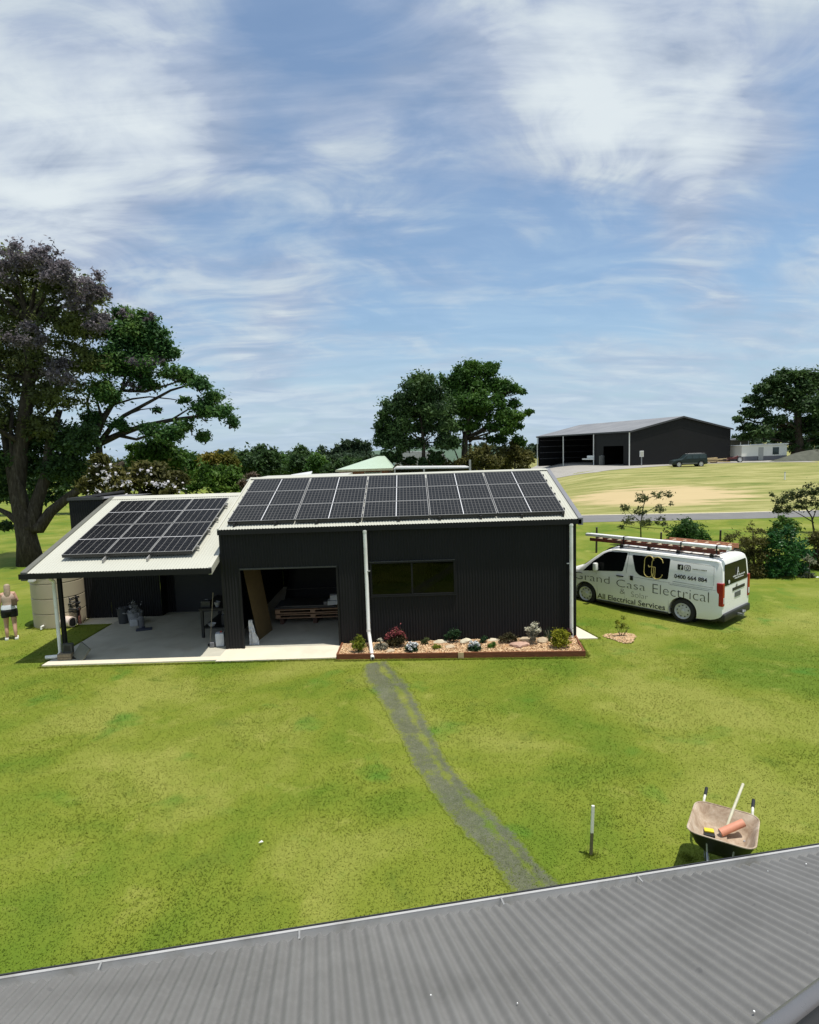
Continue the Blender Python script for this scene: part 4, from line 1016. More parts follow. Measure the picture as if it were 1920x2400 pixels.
# bits in and by the farm shed
def near_barn(name, label, cat, a, g): 
    q = bp(a, g, 0); return thing(name, label, cat, (q.x, q.y, gzf(q.x, q.y)), math.atan2(-fd.y, -fd.x))
t = near_barn('utility_trailer', 'low trailer with a white tray standing in the open middle bay of the farm shed', 'trailer', bay + 1.6, .8)
mb = MB(); mb.box((-1.6, -.9, .85), (1.6, .9, 1.05), bev=.03); mb.box((-.9, -.5, 1.05), (.9, .5, 1.5), bev=.12); mb.build('tray', PVC, t, local=True)
mb = MB()
for x in (-1.3, -.5, .3, 1.2): mb.box((x - .06, -.85, .02), (x + .06, -.75, .85))
mb.build('leg', TRIMB, t, local=True)
t = near_barn('oil_drum', 'dark steel drum standing at the edge of the farm shed doorway', 'drum', 6.0, -.5)
mb = MB(); mb.lathe([(.42, 0), (.42, .45), (.45, .47), (.42, .49), (.42, .95), (.45, .97), (.42, .99), (.42, 1.45), (.38, 1.47)], seg=16); mb.build('drum_body', pm('drum_grey', (.09, .095, .09), .5), t, local=True)
mb = MB(); mb.lathe([(.38, 1.471), (.1, 1.48), (.1, 1.52)], seg=12); mb.build('lid', STEEL, t, local=True)
q = on_y(1499, 1090, 86.0)
t = thing('meter_box', 'white electrical meter box on a post in front of the farm shed', 'meter box', (q.x - .2, 84.6, gzf(q.x, 84.6)))
mb = MB(); mb.box((-.26, 0, 1.25), (.26, .22, 2.1), bev=.03); mb.build('cabinet', PVC, t, local=True)
mb = MB(); mb.box((-.2, -.02, 1.33), (.2, -.002, 2.02)); mb.build('cabinet_door', pm('pale_trim', (.6, .6, .56)), t, local=True)
mb = MB(); mb.box((-.06, .08, -.2), (.06, .2, 1.25)); mb.build('post', STEEL, t, local=True)

# site cabin
q = on_y(1738, 1078, 90.0); cz = gzf(q.x, 90) + .35
cab = thing('site_cabin', 'low cream site cabin with dark window and grey skirt beside the farm shed', 'cabin', (q.x, 90.0, cz - .35), .10)
CRW = pm('cabin_cream', (.80, .79, .70), .6, 0, .06, 1); CSK = pm('cabin_grey', (.16, .16, .17), .6, 0, .1, 1)
CR = Matrix.Identity(4)
L_, D_, H_ = 7.3, 3.0, 2.1
mb = MB(); mb.box((0, 0, .65), (L_, D_, H_ + .2)); mb.build('wall', CRW, cab, local=True)
mb = MB(); mb.box((-.01, -.01, 0), (2.6, D_ + .01, .70)); mb.box((3.55, -.01, 0), (L_ + .01, D_ + .01, .68)); mb.build('skirt', CSK, cab, local=True)
mb = MB(); mb.prism([(-.15, H_ + .2), (L_ + .15, H_ + .2), (L_ + .15, H_ + .42), (-.15, H_ + .28)], -.15, D_ + .15); mb.build('roof', PVC, cab, local=True)
mb = MB(); mb.box((2.7, -.03, .05), (3.5, .02, 2.0)); mb.build('door', pm('cabin_door', (.42, .42, .38), .6), cab, local=True)
mb = MB(); mb.box((5.0, -.03, .85), (6.0, .02, 1.95)); mb.build('window', pm('car_glass', (.03, .05, .05)), cab, local=True)
mb = MB(); mb.tube([(.5, 1, H_ + .2), (.5, 1, H_ + .75)], .04, 6); mb.tube([(1.8, 1, H_ + .2), (1.8, 1, H_ + .9)], .04, 6); mb.build('roof_vent', PVC, cab, local=True)
# gravel mound right of the cabin
def mound(name, label, cat, cx, cy, rx, ry, hh, mat, kind=None, seed=0, z0=None):
    rr = np.random.default_rng(seed); n, m = 40, 12; vs = []; base = gzf(cx, cy) if z0 is None else z0
    for i in range(m + 1):
        f = i / m
        for j in range(n):
            t = 2 * math.pi * j / n; w = 1 + .12 * math.sin(3 * t + seed) + .07 * math.sin(7 * t)
            vs.append((cx + rx * (1 - f) * w * math.cos(t), cy + ry * (1 - f) * w * math.sin(t), base - .1 + hh * (1 - (1 - f) ** 1.6) * (1 + .12 * math.sin(5 * t + 9 * f)) + rr.normal(0, .012 * hh)))
    fs = [(i*n+j, i*n+(j+1) % n, (i+1)*n+(j+1) % n, (i+1)*n+j) for i in range(m) for j in range(n)]
    mb = MB(); mb.add(vs, fs); o = mb.build(name, mat, smooth=True); return tag(o, label, cat, kind=kind)
mound('gravel_mound', 'long mound of grey gravel to the right of the site cabin', 'mound', on_y(1915, 1080, 85).x, 85, 7.2, 2.6, 1.5, pm('mound_gravel', (.085, .09, .066), .9, 0, .25, 1.5, .5, 8), seed=3)
# stack of pale timber between shed and cabin
q = on_y(1690, 1078, 86.0)
t = thing('timber_stack', 'pile of pale sawn timber beside the farm shed gable', 'timber', (q.x - 3.6, 86.5, gzf(q.x - 2, 86.5)), .12)
rr_ = random.Random(5)
for i in range(9):
    mb = MB(); lx = rr_.uniform(2.5, 5.2); x0 = rr_.uniform(0, 1.3); zq = .25 + .13 * (i // 3); yq = (i % 3) * .5
    mb.box((x0, yq, zq), (x0 + lx, yq + .3, zq + .12), M=Matrix.Rotation(rr_.uniform(-.04, .04), 4, 'Y')); mb.build('plank', pm('sawn_timber', (.55, .42, .22), .7, 0, .25, 3), t, local=True)
mb = MB(); mb.box((.3, 0, 0), (.5, 1.4, .25)); mb.box((3.4, 0, 0), (3.6, 1.4, .25)); mb.build('bearer', pm('dark_timber', (.09, .045, .03), .8), t, local=True)
t = thing('tractor_implement', 'low dark red and black farm implement between timber pile and cabin', 'implement', (q.x + .9, 86.2, gzf(q.x + .9, 86.2)))
mb = MB(); mb.tube([(0, 0, .4), (1.6, 0, .9), (2.3, 0, .4)], .1, 6); mb.box((.3, -.3, .5), (1.4, .4, .75)); mb.build('frame', pm('dark_red', (.10, .02, .02), .5), t, local=True)
wheel('wheel', 1.9, 0, .45, t, -1, .25)
# small outbuilding seen past the farm shed
q = on_y(1722, 1062, 98.0)
t = thing('outbuilding', 'small grey outbuilding half hidden behind the farm shed corner', 'shed', (q.x - 2.0, 98, gzf(q.x, 98)))
mb = MB(); mb.box((0, 0, -.2), (4.5, 3, 3.2)); mb.build('wall', pm('grey_block', (.11, .11, .10), .7), t, local=True)
mb = MB(); mb.prism([(-.2, 3.2), (4.7, 3.2), (4.7, 3.55), (-.2, 3.3)], -.2, 3.2); mb.build('roof', STEEL, t, local=True)
mb = MB(); mb.box((.6, -.03, 1.3), (1.9, .02, 2.3)); mb.build('window', pm('window_pale', (.3, .32, .3), .3), t, local=True)
# paddock marker
q = on_y(1840, 1117, 62.0); t = thing('marker_post', 'short white marker post standing in the dry paddock', 'post', (q.x, 62, gzf(q.x, 62)))
mb = MB(); mb.box((-.05, -.05, -.2), (.05, .05, .75), bev=.01); mb.build('post', PVC, t, local=True)
mb = MB(); mb.box((-.06, -.06, .75), (.06, .06, .82), bev=.01); mb.build('post_cap', STEEL, t, local=True)

# ------------------------------------------------------------------ brick house with green roof, and grey shed
hy = 46.0; q = on_y(788, 1101, hy); q2 = on_y(913, 1099.5, hy); qa = on_y(885, 1069, 51.0)
hz = gzf(q.x, hy)
hs = thing('brick_house', 'brick house with pale green hipped roof and a white patio, behind the shed roof', 'house', (q.x, hy, hz))
BRK = NT('brick'); o_ = BRK.objc(); bt = BRK.n('ShaderNodeTexBrick'); bt.inputs['Scale'].default_value = 3.2; bt.inputs['Color1'].default_value = (.33, .10, .065, 1); bt.inputs['Color2'].default_value = (.24, .075, .05, 1); bt.inputs['Mortar'].default_value = (.35, .30, .25, 1); bt.inputs['Mortar Size'].default_value = .015
mpv = BRK.n('ShaderNodeMapping'); mpv.inputs['Rotation'].default_value = (R_(90), 0, 0); BRK.l(o_, mpv.inputs[0]); BRK.l(mpv.outputs[0], bt.inputs['Vector']); BRICK = BRK.done(BRK.bsdf(bt.outputs['Color'], .8))
ez = q.z; hx0, hx1 = q.x, q2.x + 7.5
mb = MB(); mb.box((hx0 + .15, hy + .5, hz - 1), (q2.x - .2, hy + 10, ez - .05)); mb.build('wall', BRICK, hs)
mb = MB(); apx = qa.x; az_ = qa.z
e = [(hx0, hy, ez), (q2.x + .25, hy, ez), (q2.x + .25, hy + 10, ez), (hx0, hy + 10, ez)]; rx1 = apx + .9
mb.add(e + [(apx, hy + 5, az_), (apx + .6, hy + 5, az_)], [(0,1,5,4),(1,2,5),(2,3,4,5),(3,0,4)])
mb.build('roof', pm('pale_green_roof', (.42, .52, .40), .5, 0, .06, .7), hs)
mb = MB(); mb.box((hx0 - .05, hy - .1, ez - .16), (q2.x + .3, hy + .0, ez - .005)); mb.build('gutter', pm('cream_gutter', (.45, .44, .30), .5), hs)
mb = MB(); mb.box((q2.x - 1.9, hy + .44, ez - 1.3), (q2.x - .7, hy + .5, ez - .3)); w = mb.build('window', pm('window_pale', (.3, .32, .3), .3), hs)
mb = MB(); mb.box((q2.x - 1.95, hy + .42, ez - 1.35), (q2.x - 1.9, hy + .52, ez - .25)); mb.box((q2.x - .7, hy + .42, ez - 1.35), (q2.x - .65, hy + .52, ez - .25)); mb.build('window_frame', PVC, w)
mb = MB(); pz = ez - .1
mb.prism([(q2.x + .3, pz), (hx1 - 1.2, pz - .1), (hx1 - 1.2, pz - .02), (q2.x + .5, pz + .12)], hy + .3, hy + 5); pt = mb.build('patio_roof', pm('white_roof', (.62, .63, .62), .5), hs)
mb = MB(); mb.box((q2.x + .3, hy + .2, pz - .40), (hx1 - 1.2, hy + .26, pz - .34)); mb.box((q2.x + .35, hy + .22, hz), (q2.x + .45, hy + .3, pz)); mb.box((q2.x + 2.6, hy + .22, hz), (q2.x + 2.72, hy + .3, pz)); mb.box((hx1 - 1.35, hy + .22, hz), (hx1 - 1.2, hy + .3, pz + .55)); mb.build('patio_frame', pm('patio_grey', (.35, .35, .34), .5), hs)
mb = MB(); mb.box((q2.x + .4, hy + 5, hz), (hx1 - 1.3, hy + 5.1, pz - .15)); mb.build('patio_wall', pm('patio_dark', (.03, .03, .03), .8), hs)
# second roof seen through the paired trees
q = on_y(930, 1060, 62.0); q3 = on_y(1050, 1072, 62.0)
t = thing('white_roofed_house', 'far white roofed house glimpsed through the paired trees', 'house', (q.x, 62, gzf(q.x, 62)))
mb = MB(); mb.prism([(q.x - .5, q.z - 1.6), (q3.x + .4, q.z - 1.6), (q3.x - .6, q.z - .1), (q.x + .6, q.z + .1)], 62, 70); mb.build('roof', pm('white_roof', (.62, .63, .62)), t)
mb = MB(); mb.box((q.x, 62.5, q.z - 5), (q3.x, 69.5, q.z - 1.6)); mb.build('wall', pm('cream_wall', (.5, .47, .4), .7), t)
# grey garden shed behind the main shed, left of its ridge
q = on_y(581, 1124, 27.0); t = thing('garden_shed', 'olive grey shed with thin white roof edge just behind the main shed ridge', 'shed', (q.x, 27, 0))
q4 = on_y(672, 1117, 27.0)
mb = MB(); mb.box((q.x, 27.0, 0), (q4.x + 2.5, 31, q.z - .06)); mb.build('wall', pm('olive_grey', (.085, .09, .06), .6, 0, .1, 2), t)
mb = MB(); mb.prism([(q.x - .04, q.z - .06), (q4.x + 2.6, q.z - .06), (q4.x + 2.6, q.z + .03), (q.x - .04, q.z + .0)], 26.9, 31.1); mb.build('roof', pm('pale_trim', (.6, .6, .56)), t)
q = on_y(668, 1121, 34.0); q5 = on_y(729, 1113, 34.0); t = thing('white_skillion', 'flat white sloping carport roof beyond the garden shed', 'carport', (q.x, 34, 0))
mb = MB(); mb.add([(q.x, 34, q.z - .12), (q5.x, 34, q5.z - .06), (q5.x - .4, 37, q5.z + .02), (q.x - .2, 37, q.z - .02), (q.x, 34, q.z), (q5.x, 34, q5.z + .04), (q5.x - .4, 37, q5.z + .12), (q.x - .2, 37, q.z + .10)], [(3,2,1,0),(4,5,6,7),(0,1,5,4),(1,2,6,5),(2,3,7,6),(3,0,4,7)]); mb.build('roof', pm('white_roof', (.62, .63, .62)), t)
mb = MB(); mb.box((q.x + .1, 34.1, 0), (q.x + .2, 34.2, q.z - .1)); mb.box((q5.x - .5, 34.1, 0), (q5.x - .4, 34.2, q5.z - .1)); mb.build('post', STEEL, t)

# ------------------------------------------------------------------ trees and bushes
def leaf_cloud(cl, n, size, asp=.45, sub=24, subr=.46, hollow=.4, flat=.95, droop=0.0, seed=0, updir=.5):
    """cl: (m,4) centre+radius; returns verts/faces of many small leaf blades in ragged sub-clusters"""
    r = np.random.default_rng(seed); cl = np.array(cl, float)
    w = cl[:, 3] ** 2; w /= w.sum(); sc = []; sr = []
    for c in cl:
        k = max(4, int(sub * (.6 + .8 * r.random())))
        d = r.normal(size=(k, 3)); d /= np.linalg.norm(d, axis=1)[:, None]; d[:, 2] = np.where(d[:, 2] < -.3, d[:, 2] * .5, d[:, 2])
        rad = c[3] * (hollow + (1 - hollow) * r.random(k) ** .6) * r.uniform(.75, 1.05, k)
        sc.append(c[:3] + d * rad[:, None] * np.array([1, 1, flat])); sr.append(c[3] * subr * r.uniform(.6, 1.35, k))
    sc = np.concatenate(sc); sr = np.concatenate(sr)
    ws = sr ** 2; ws /= ws.sum()
    idx = r.choice(len(sc), n, p=ws)
    d = r.normal(size=(n, 3)); d /= np.linalg.norm(d, axis=1)[:, None]
    rad_ = np.minimum(np.abs(r.normal(size=n)) * .62, 1.7) * np.where(r.random(n) < .12, 1.5, 1.0)
    P = sc[idx] + d * (sr[idx] * rad_)[:, None] * np.array([1.1, 1.1, .85])
    P[:, 2] -= droop * r.random(n) * sr[idx]
    nrm = r.normal(size=(n, 3)) * .8 + d * .5; nrm[:, 2] += updir; nrm /= np.linalg.norm(nrm, axis=1)[:, None]
    t = np.cross(nrm, r.normal(size=(n, 3))); t /= np.linalg.norm(t, axis=1)[:, None] + 1e-9; b = np.cross(nrm, t)
    s = size * r.uniform(.6, 1.4, n)[:, None]
    V = np.stack([P - t * s, P - b * s * asp, P + t * s + nrm * s * -.25, P + b * s * asp], 1).reshape(-1, 3)
    return V, np.arange(n * 4).reshape(n, 4), sc, sr
BARK = NT('bark'); o_ = BARK.pos(); mpb = BARK.n('ShaderNodeMapping'); mpb.inputs['Scale'].default_value = (5, 5, .9); BARK.l(o_, mpb.inputs[0])
nb = BARK.noise(mpb.outputs[0], 2.2, 6, .7, .5)
BARKM = BARK.done(BARK.bsdf(BARK.ramp(nb, [(.3, (.022, .017, .012)), (.55, (.06, .05, .037)), (.75, (.13, .115, .09))]), .9, 0, .15, BARK.bump(nb, .8, .05)))
def bez(p0, p1, sag=.15, n=6, seed=0):
    r = random.Random(seed); p0, p1 = Vector(p0), Vector(p1); L = (p1 - p0).length
    m = p0.lerp(p1, .5) + Vector((r.uniform(-1, 1), r.uniform(-1, 1), r.uniform(.2, 1))) * L * sag
    return [p0 * (1 - t) ** 2 + m * 2 * t * (1 - t) + p1 * t * t + Vector((r.uniform(-1, 1), r.uniform(-1, 1), r.uniform(-1, 1))) * L * .02 * (1 if 0 < t < 1 else 0) for t in [i / (n - 1) for i in range(n)]]
def clumps(lst, depth, squash_r=1.0, jit=.12):
    out = []; rr = random.Random(len(lst) + int(depth))
    for it in lst:
        px, py, rpx = it[:3]; y = depth + (it[3] if len(it) > 3 else rr.uniform(-1, 1) * rpx * depth / F * 1.0)
        c = on_y(px, py, y); out.append((c.x, c.y, c.z, rpx * y / F * squash_r))
    return out
def tree(name, label, cat, base, cl, mat, n, size, trunk_pts, tr_r, group=None, extra=None, seed=0, branches=True, twig=.35, br=.28, **kw):
    t = thing(name, label, cat, base, 0, group)
    mb = MB(); lowest = trunk_pts[0]
    n_t = len(trunk_pts); rad = [tr_r * (1.25 if i == 0 else 1 - .55 * i / max(1, n_t - 1)) for i in range(n_t)]
    tp = [Vector(p) for p in trunk_pts]
    mb.tube(tp, rad, 10)
    V, Fc, sc, sr = leaf_cloud(cl, n, size, seed=seed, **kw)
    if branches:
        for i, c in enumerate(cl):
            cc = Vector(c[:3]); k0 = min(range(n_t), key=lambda j: (tp[j] - cc).length if tp[j].z < cc.z + .3 * c[3] else 1e6)
            if tp[k0].z > cc.z + c[3]: k0 = max(0, n_t - 2)
            r0 = min(rad[k0] * .6, tr_r * br); L = (cc - tp[k0]).length
            pts = bez(tp[k0], cc, .16, 7, seed * 100 + i); mb.tube(pts, [r0 * (1 - .75 * j / 6) for j in range(7)], 6)
        rr = random.Random(seed)
        cla = np.array(cl)
        for q in range(min(len(sc), int(60 * twig / .35))):
            j = rr.randrange(len(sc)); c = cla[np.argmin(((cla[:, :3] - sc[j]) ** 2).sum(1))]
            mb.tube(bez(Vector(c[:3]), Vector(sc[j]), .12, 4, q), [tr_r * .05, tr_r * .04, tr_r * .03, tr_r * .015], 4)
    mb.build('trunk', BARKM, t, smooth=True)
    np_mesh('crown', V, Fc, mat, t)
    if extra:
        for nm, ecl, en, es, em, ekw in extra:
            V2_, F2_, _, _ = leaf_cloud(ecl, en, es, seed=seed + 5, **ekw); np_mesh(nm, V2_, F2_, em, t)
    return t
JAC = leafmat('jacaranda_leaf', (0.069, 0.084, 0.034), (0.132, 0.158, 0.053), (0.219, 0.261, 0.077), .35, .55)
JAC2 = leafmat('fern_leaf', (0.032, 0.082, 0.032), (0.059, 0.143, 0.036), (0.138, 0.227, 0.049), .5, .40)
PURP = leafmat('purple_blossom', (.10, .09, .095), (.165, .145, .16), (.25, .215, .245), .5, .35)
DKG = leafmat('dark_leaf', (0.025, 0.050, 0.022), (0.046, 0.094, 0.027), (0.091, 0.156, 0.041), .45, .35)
MIDG = leafmat('mid_leaf', (0.026, 0.066, 0.016), (0.053, 0.125, 0.021), (0.113, 0.212, 0.033), .4, .35)
BRG = leafmat('bright_leaf', (.035, .080, .012), (.065, .14, .018), (.13, .21, .03), .5, .35)
YELG = leafmat('yellow_leaf', (.07, .085, .010), (.14, .13, .015), (.24, .19, .025), .6, .35)
OLV = leafmat('olive_leaf', (0.044, 0.046, 0.013), (0.088, 0.088, 0.020), (0.154, 0.143, 0.039), .6, .35)
FAR = leafmat('far_leaf', (0.034, 0.060, 0.034), (0.057, 0.092, 0.048), (0.098, 0.144, 0.069), .1, .25)
WHT = leafmat('white_blossom', (.55, .52, .55), (.68, .65, .68), (.78, .76, .76), 2, .3)
def gpt(px, py, y, dz=0.0):
    q = on_y(px, py, y); return (q.x, y, gzf(q.x, y) + dz)

# purple-flowering jacaranda filling the left edge
TB = Vector(gpt(70, 1300, 29.4)); 
A = [(40, 625, 42), (100, 640, 50), (135, 665, 45), (195, 680, 45), (225, 700, 28), (0, 660, 50), (60, 720, 75), (150, 750, 75), (215, 770, 50), (20, 810, 85), (120, 840, 80), (210, 850, 50), (60, 920, 75), (150, 930, 65), (-60, 730, 90), (-80, 870, 100), (10, 985, 50), (-90, 640, 80), (-60, 980, 70), (100, 1005, 40), (-150, 800, 110)]
PA = [(40, 605, 36), (100, 615, 42), (140, 645, 38), (200, 665, 40), (232, 690, 22), (180, 710, 40), (0, 640, 40), (230, 760, 30), (60, 790, 40), (150, 880, 40), (-80, 620, 60)]
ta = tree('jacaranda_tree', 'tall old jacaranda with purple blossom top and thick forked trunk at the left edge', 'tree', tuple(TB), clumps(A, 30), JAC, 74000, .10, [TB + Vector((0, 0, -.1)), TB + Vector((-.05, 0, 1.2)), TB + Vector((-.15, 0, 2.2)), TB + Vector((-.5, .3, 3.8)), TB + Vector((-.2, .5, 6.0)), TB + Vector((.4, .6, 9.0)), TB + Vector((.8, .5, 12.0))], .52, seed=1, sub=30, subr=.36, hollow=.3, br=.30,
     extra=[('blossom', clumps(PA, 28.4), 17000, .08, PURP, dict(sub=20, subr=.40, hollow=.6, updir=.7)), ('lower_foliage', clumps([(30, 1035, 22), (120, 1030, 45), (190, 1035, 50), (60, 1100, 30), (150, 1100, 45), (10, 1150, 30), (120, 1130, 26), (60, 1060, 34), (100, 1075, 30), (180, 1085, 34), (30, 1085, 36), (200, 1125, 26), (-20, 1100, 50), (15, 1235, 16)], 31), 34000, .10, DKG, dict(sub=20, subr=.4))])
mb = MB()   # forked limbs of the old trunk
F0 = TB + Vector((.05, 0, 1.9))
for i, (pts, r0) in enumerate((([(92, 1238), (118, 1200), (160, 1165), (225, 1120), (290, 1085)], .30), ([(62, 1235), (48, 1190), (30, 1130), (18, 1060), (5, 990)], .34), ([(75, 1235), (85, 1180), (110, 1110), (115, 1040), (140, 960)], .36), ([(60, 1240), (20, 1205), (-10, 1190)], .22), ([(50, 1150), (30, 1090), (25, 1010), (30, 950)], .16))):
    P_ = [F0] + [on_y(px, py, 29.4 + .25 * j) for j, (px, py) in enumerate(pts)]
    mb.tube(P_, [r0 * (1.15 - .75 * j / (len(P_) - 1)) for j in range(len(P_))], 10)
mb.build('limb', BARKM, ta, smooth=True)
# broad fern-leaved tree with open branching
B = [(285, 735, 30), (330, 750, 35), (360, 775, 28), (300, 790, 45), (360, 820, 45), (395, 825, 24), (320, 860, 45), (260, 850, 45), (400, 870, 28), (250, 920, 40), (350, 900, 26), (440, 885, 26), (470, 900, 24), (500, 930, 24), (520, 965, 26), (545, 990, 18), (480, 960, 30), (440, 1000, 24), (400, 1020, 28), (350, 1010, 30), (480, 1025, 18), (280, 1000, 22), (215, 985, 28), (430, 940, 14), (370, 960, 12)]
BB = Vector(gpt(240, 1250, 31.5))
tb = tree('poinciana_tree', 'spreading fern leaved tree with bare arching limbs leaning over the awning', 'tree', tuple(BB), clumps(B, 31.5), JAC2, 66000, .095, [BB, BB + Vector((-.05, 0, 2.0)), on_y(232, 1090, 31.5), on_y(232, 1035, 31.5)], .34, seed=2, sub=22, subr=.46, hollow=.2, branches=False, flat=.85, updir=.8,
     extra=[('blossom', clumps([(330, 850, 30), (365, 850, 25), (310, 905, 22), (300, 740, 22), (350, 745, 20)], 31), 1500, .10, PURP, dict(sub=9, subr=.3))])
mb = MB(); o1 = (232, 1040)
for pts, r0 in (([o1, (212, 980), (204, 945), (215, 900)], .13), ([(226, 1020), (240, 985), (262, 950), (285, 915), (300, 860)], .20), ([o1, (262, 1000), (290, 975), (345, 945), (400, 915), (450, 900)], .15), ([o1, (275, 1020), (330, 1000), (400, 985), (470, 975), (530, 975)], .19), ([(275, 1020), (320, 1030), (380, 1010), (440, 1005)], .10), ([(285, 915), (340, 918), (400, 900), (430, 890)], .09), ([(262, 950), (310, 935), (350, 930), (400, 935), (430, 940)], .06), ([(285, 915), (310, 880), (350, 850)], .09), ([(290, 975), (330, 960), (370, 955)], .05), ([(400, 985), (440, 960), (480, 955)], .06), ([(240, 985), (225, 930), (250, 880)], .08), ([(330, 1000), (370, 1010), (400, 1030)], .05)):
    P_ = [on_y(px, py, 31.5 + .12 * j) for j, (px, py) in enumerate(pts)]
    mb.tube(P_, [r0 * (1.0 - .72 * j / (len(P_) - 1)) for j in range(len(P_))], 7)
rr = random.Random(4)
for q in range(60):
    c = rr.choice(clumps(B, 31.5)); e_ = Vector(c[:3]) + Vector((rr.uniform(-1, 1), rr.uniform(-1, 1), rr.uniform(-.6, .9))) * c[3]
    s0 = Vector(c[:3]) + (Vector((-10.5, 31.5, 4.5)) - Vector(c[:3])).normalized() * c[3] * .9
    mb.tube(bez(s0, e_, .1, 4, q), [.035, .03, .02, .01], 4)
mb.build('limb', BARKM, tb, smooth=True)

def bushy(name, label, px, py, depth, lst, mat, n, size, group=None, seed=0, cat='tree', tr=.14, extra=None, **kw):
    b = Vector(gpt(px, py, depth)); cl = clumps(lst, depth); c0 = Vector(cl[0][:3])
    if cat == 'shrub' and name == 'shrub': cl += [(c[0], c[1], gzf(c[0], c[1]) + c[3] * .6, c[3] * .9) for c in cl[:6]]
    top = Vector((b.x * .6 + c0.x * .4, depth, max(b.z + .3, c0.z - cl[0][3] * .2)))
    return tree(name, label, cat, tuple(b), cl, mat, n, size, [b, b.lerp(top, .5), top], tr, group, extra, seed, **kw)
GBT = 'trees beyond the sheds'
bushy('orchid_tree', 'brownish green shrub tree dotted with large white blossoms behind the awning', 330, 1200, 24.5, [(330, 1120, 38), (280, 1130, 35), (240, 1120, 30), (380, 1120, 35), (420, 1130, 25), (230, 1080, 22), (350, 1155, 25), (290, 1160, 22), (205, 1140, 22), (400, 1150, 20)], OLV, 11000, .10, GBT, 3, sub=14,
      extra=[('blossom', clumps([(330, 1125, 42, -.9), (270, 1125, 40, -.9), (230, 1115, 34, -.9), (385, 1125, 38, -.9), (420, 1145, 20, -.9), (215, 1155, 22, -.9), (300, 1160, 20, -.9), (360, 1155, 22, -.9)], 24.2), 260, .055, WHT, dict(sub=16, subr=.16, hollow=.8, asp=.7))])
bushy('leafy_tree', 'light green leafy tree between the jacaranda and the yellow topped tree', 385, 1200, 34, [(385, 1055, 30), (350, 1065, 32), (410, 1075, 28), (330, 1085, 28), (380, 1100, 30), (420, 1105, 20), (320, 1050, 20)], BRG, 9000, .12, GBT, 4)
bushy('leafy_tree', 'green leafy tree with a yellowing crown top behind the awning ridge', 510, 1200, 38, [(500, 1110, 35), (540, 1120, 30), (470, 1125, 28), (560, 1140, 18), (450, 1140, 20), (520, 1140, 25)], BRG, 8000, .13, GBT, 5, extra=[('yellowing_top', clumps([(500, 1077, 20), (530, 1080, 20), (548, 1088, 16), (475, 1085, 14)], 39), 3200, .13, YELG, dict())])
bushy('leafy_tree', 'mid green tree just left of the yellow topped tree', 440, 1200, 42, [(440, 1095, 32), (420, 1070, 20), (455, 1080, 18), (470, 1105, 20)], MIDG, 6000, .14, GBT, 6)
bushy('dark_tree', 'dark rounded tree right of the yellow topped tree', 595, 1200, 60, [(590, 1080, 30), (615, 1065, 26), (640, 1070, 24), (575, 1100, 22), (625, 1095, 30), (600, 1060, 18)], DKG, 8000, .20, GBT, 7)
bushy('dark_tree', 'tall narrow dark green tree standing up above the tree line', 706, 1200, 66, [(706, 1062, 19), (706, 1085, 22), (692, 1100, 20), (720, 1100, 20)], DKG, 6500, .20, GBT, 8)
bushy('dark_tree', 'small lighter green tree right of the tall narrow tree', 742, 1200, 60, [(742, 1080, 18), (752, 1095, 18), (730, 1098, 15), (765, 1105, 14)], MIDG, 4000, .17, GBT, 9)
bushy('dark_tree', 'dark bush tree below the line, left of the brick house roof', 790, 1200, 56, [(775, 1100, 14), (800, 1090, 14), (815, 1085, 13), (760, 1108, 12), (790, 1108, 12), (838, 1080, 10)], DKG, 4000, .16, GBT, 10)
bushy('dark_tree', 'mid distance tree between the dark rounded tree and the tall narrow one', 665, 1200, 72, [(660, 1080, 20), (675, 1095, 20), (650, 1100, 20)], MIDG, 3500, .2, GBT, 11)
bushy('palm_shrub', 'brown and pale dead palm crown behind the awning ridge', 600, 1180, 33, [(590, 1122, 14), (575, 1135, 14), (605, 1130, 10)], leafmat('dead_frond', (.06, .035, .02), (.14, .10, .07), (.30, .26, .2), 2, .2), 1400, .16, None, 12, cat='shrub', asp=.2)
# eucalypts and woods far away
GD = 'far gum trees on the ridge'
for i, (px, py, r, nm, lb, m) in enumerate(((795, 1050, 13, 'gum_tree', 'hazy rounded gum tree, leftmost of the far ridge group', FAR), (812, 1042, 12, 'gum_tree', 'tallest hazy gum tree of the far ridge group', FAR), (835, 1038, 11, 'gum_tree', 'flat topped gum tree on the far ridge, third from left', FAR), (855, 1043, 13, 'gum_tree', 'far ridge gum tree right beside the big dark paired trees', FAR), (757, 1056, 11, 'gum_tree', 'low rounded gum tree on the far ridge above the small green tree', FAR), (545, 1062, 10, 'gum_tree', 'small far tree on the skyline over the yellow crowned tree', FAR), (515, 1064, 8, 'gum_tree', 'tiny far tree on the skyline where the left tree ends', FAR))):
    b = gpt(px, 1100, 165); cl = clumps([(px, py, r), (px - r * .7, py + r, r), (px + r * .7, py + r * 1.1, r), (px, py + r * 2, r * 1.2)], 165)
    tree(nm, lb, 'tree', b, cl, m, 1500, .5, [b, (b[0], 165, b[2] + 5), (b[0], 165, cl[0][2])], .35, GD, seed=20 + i, twig=.1)
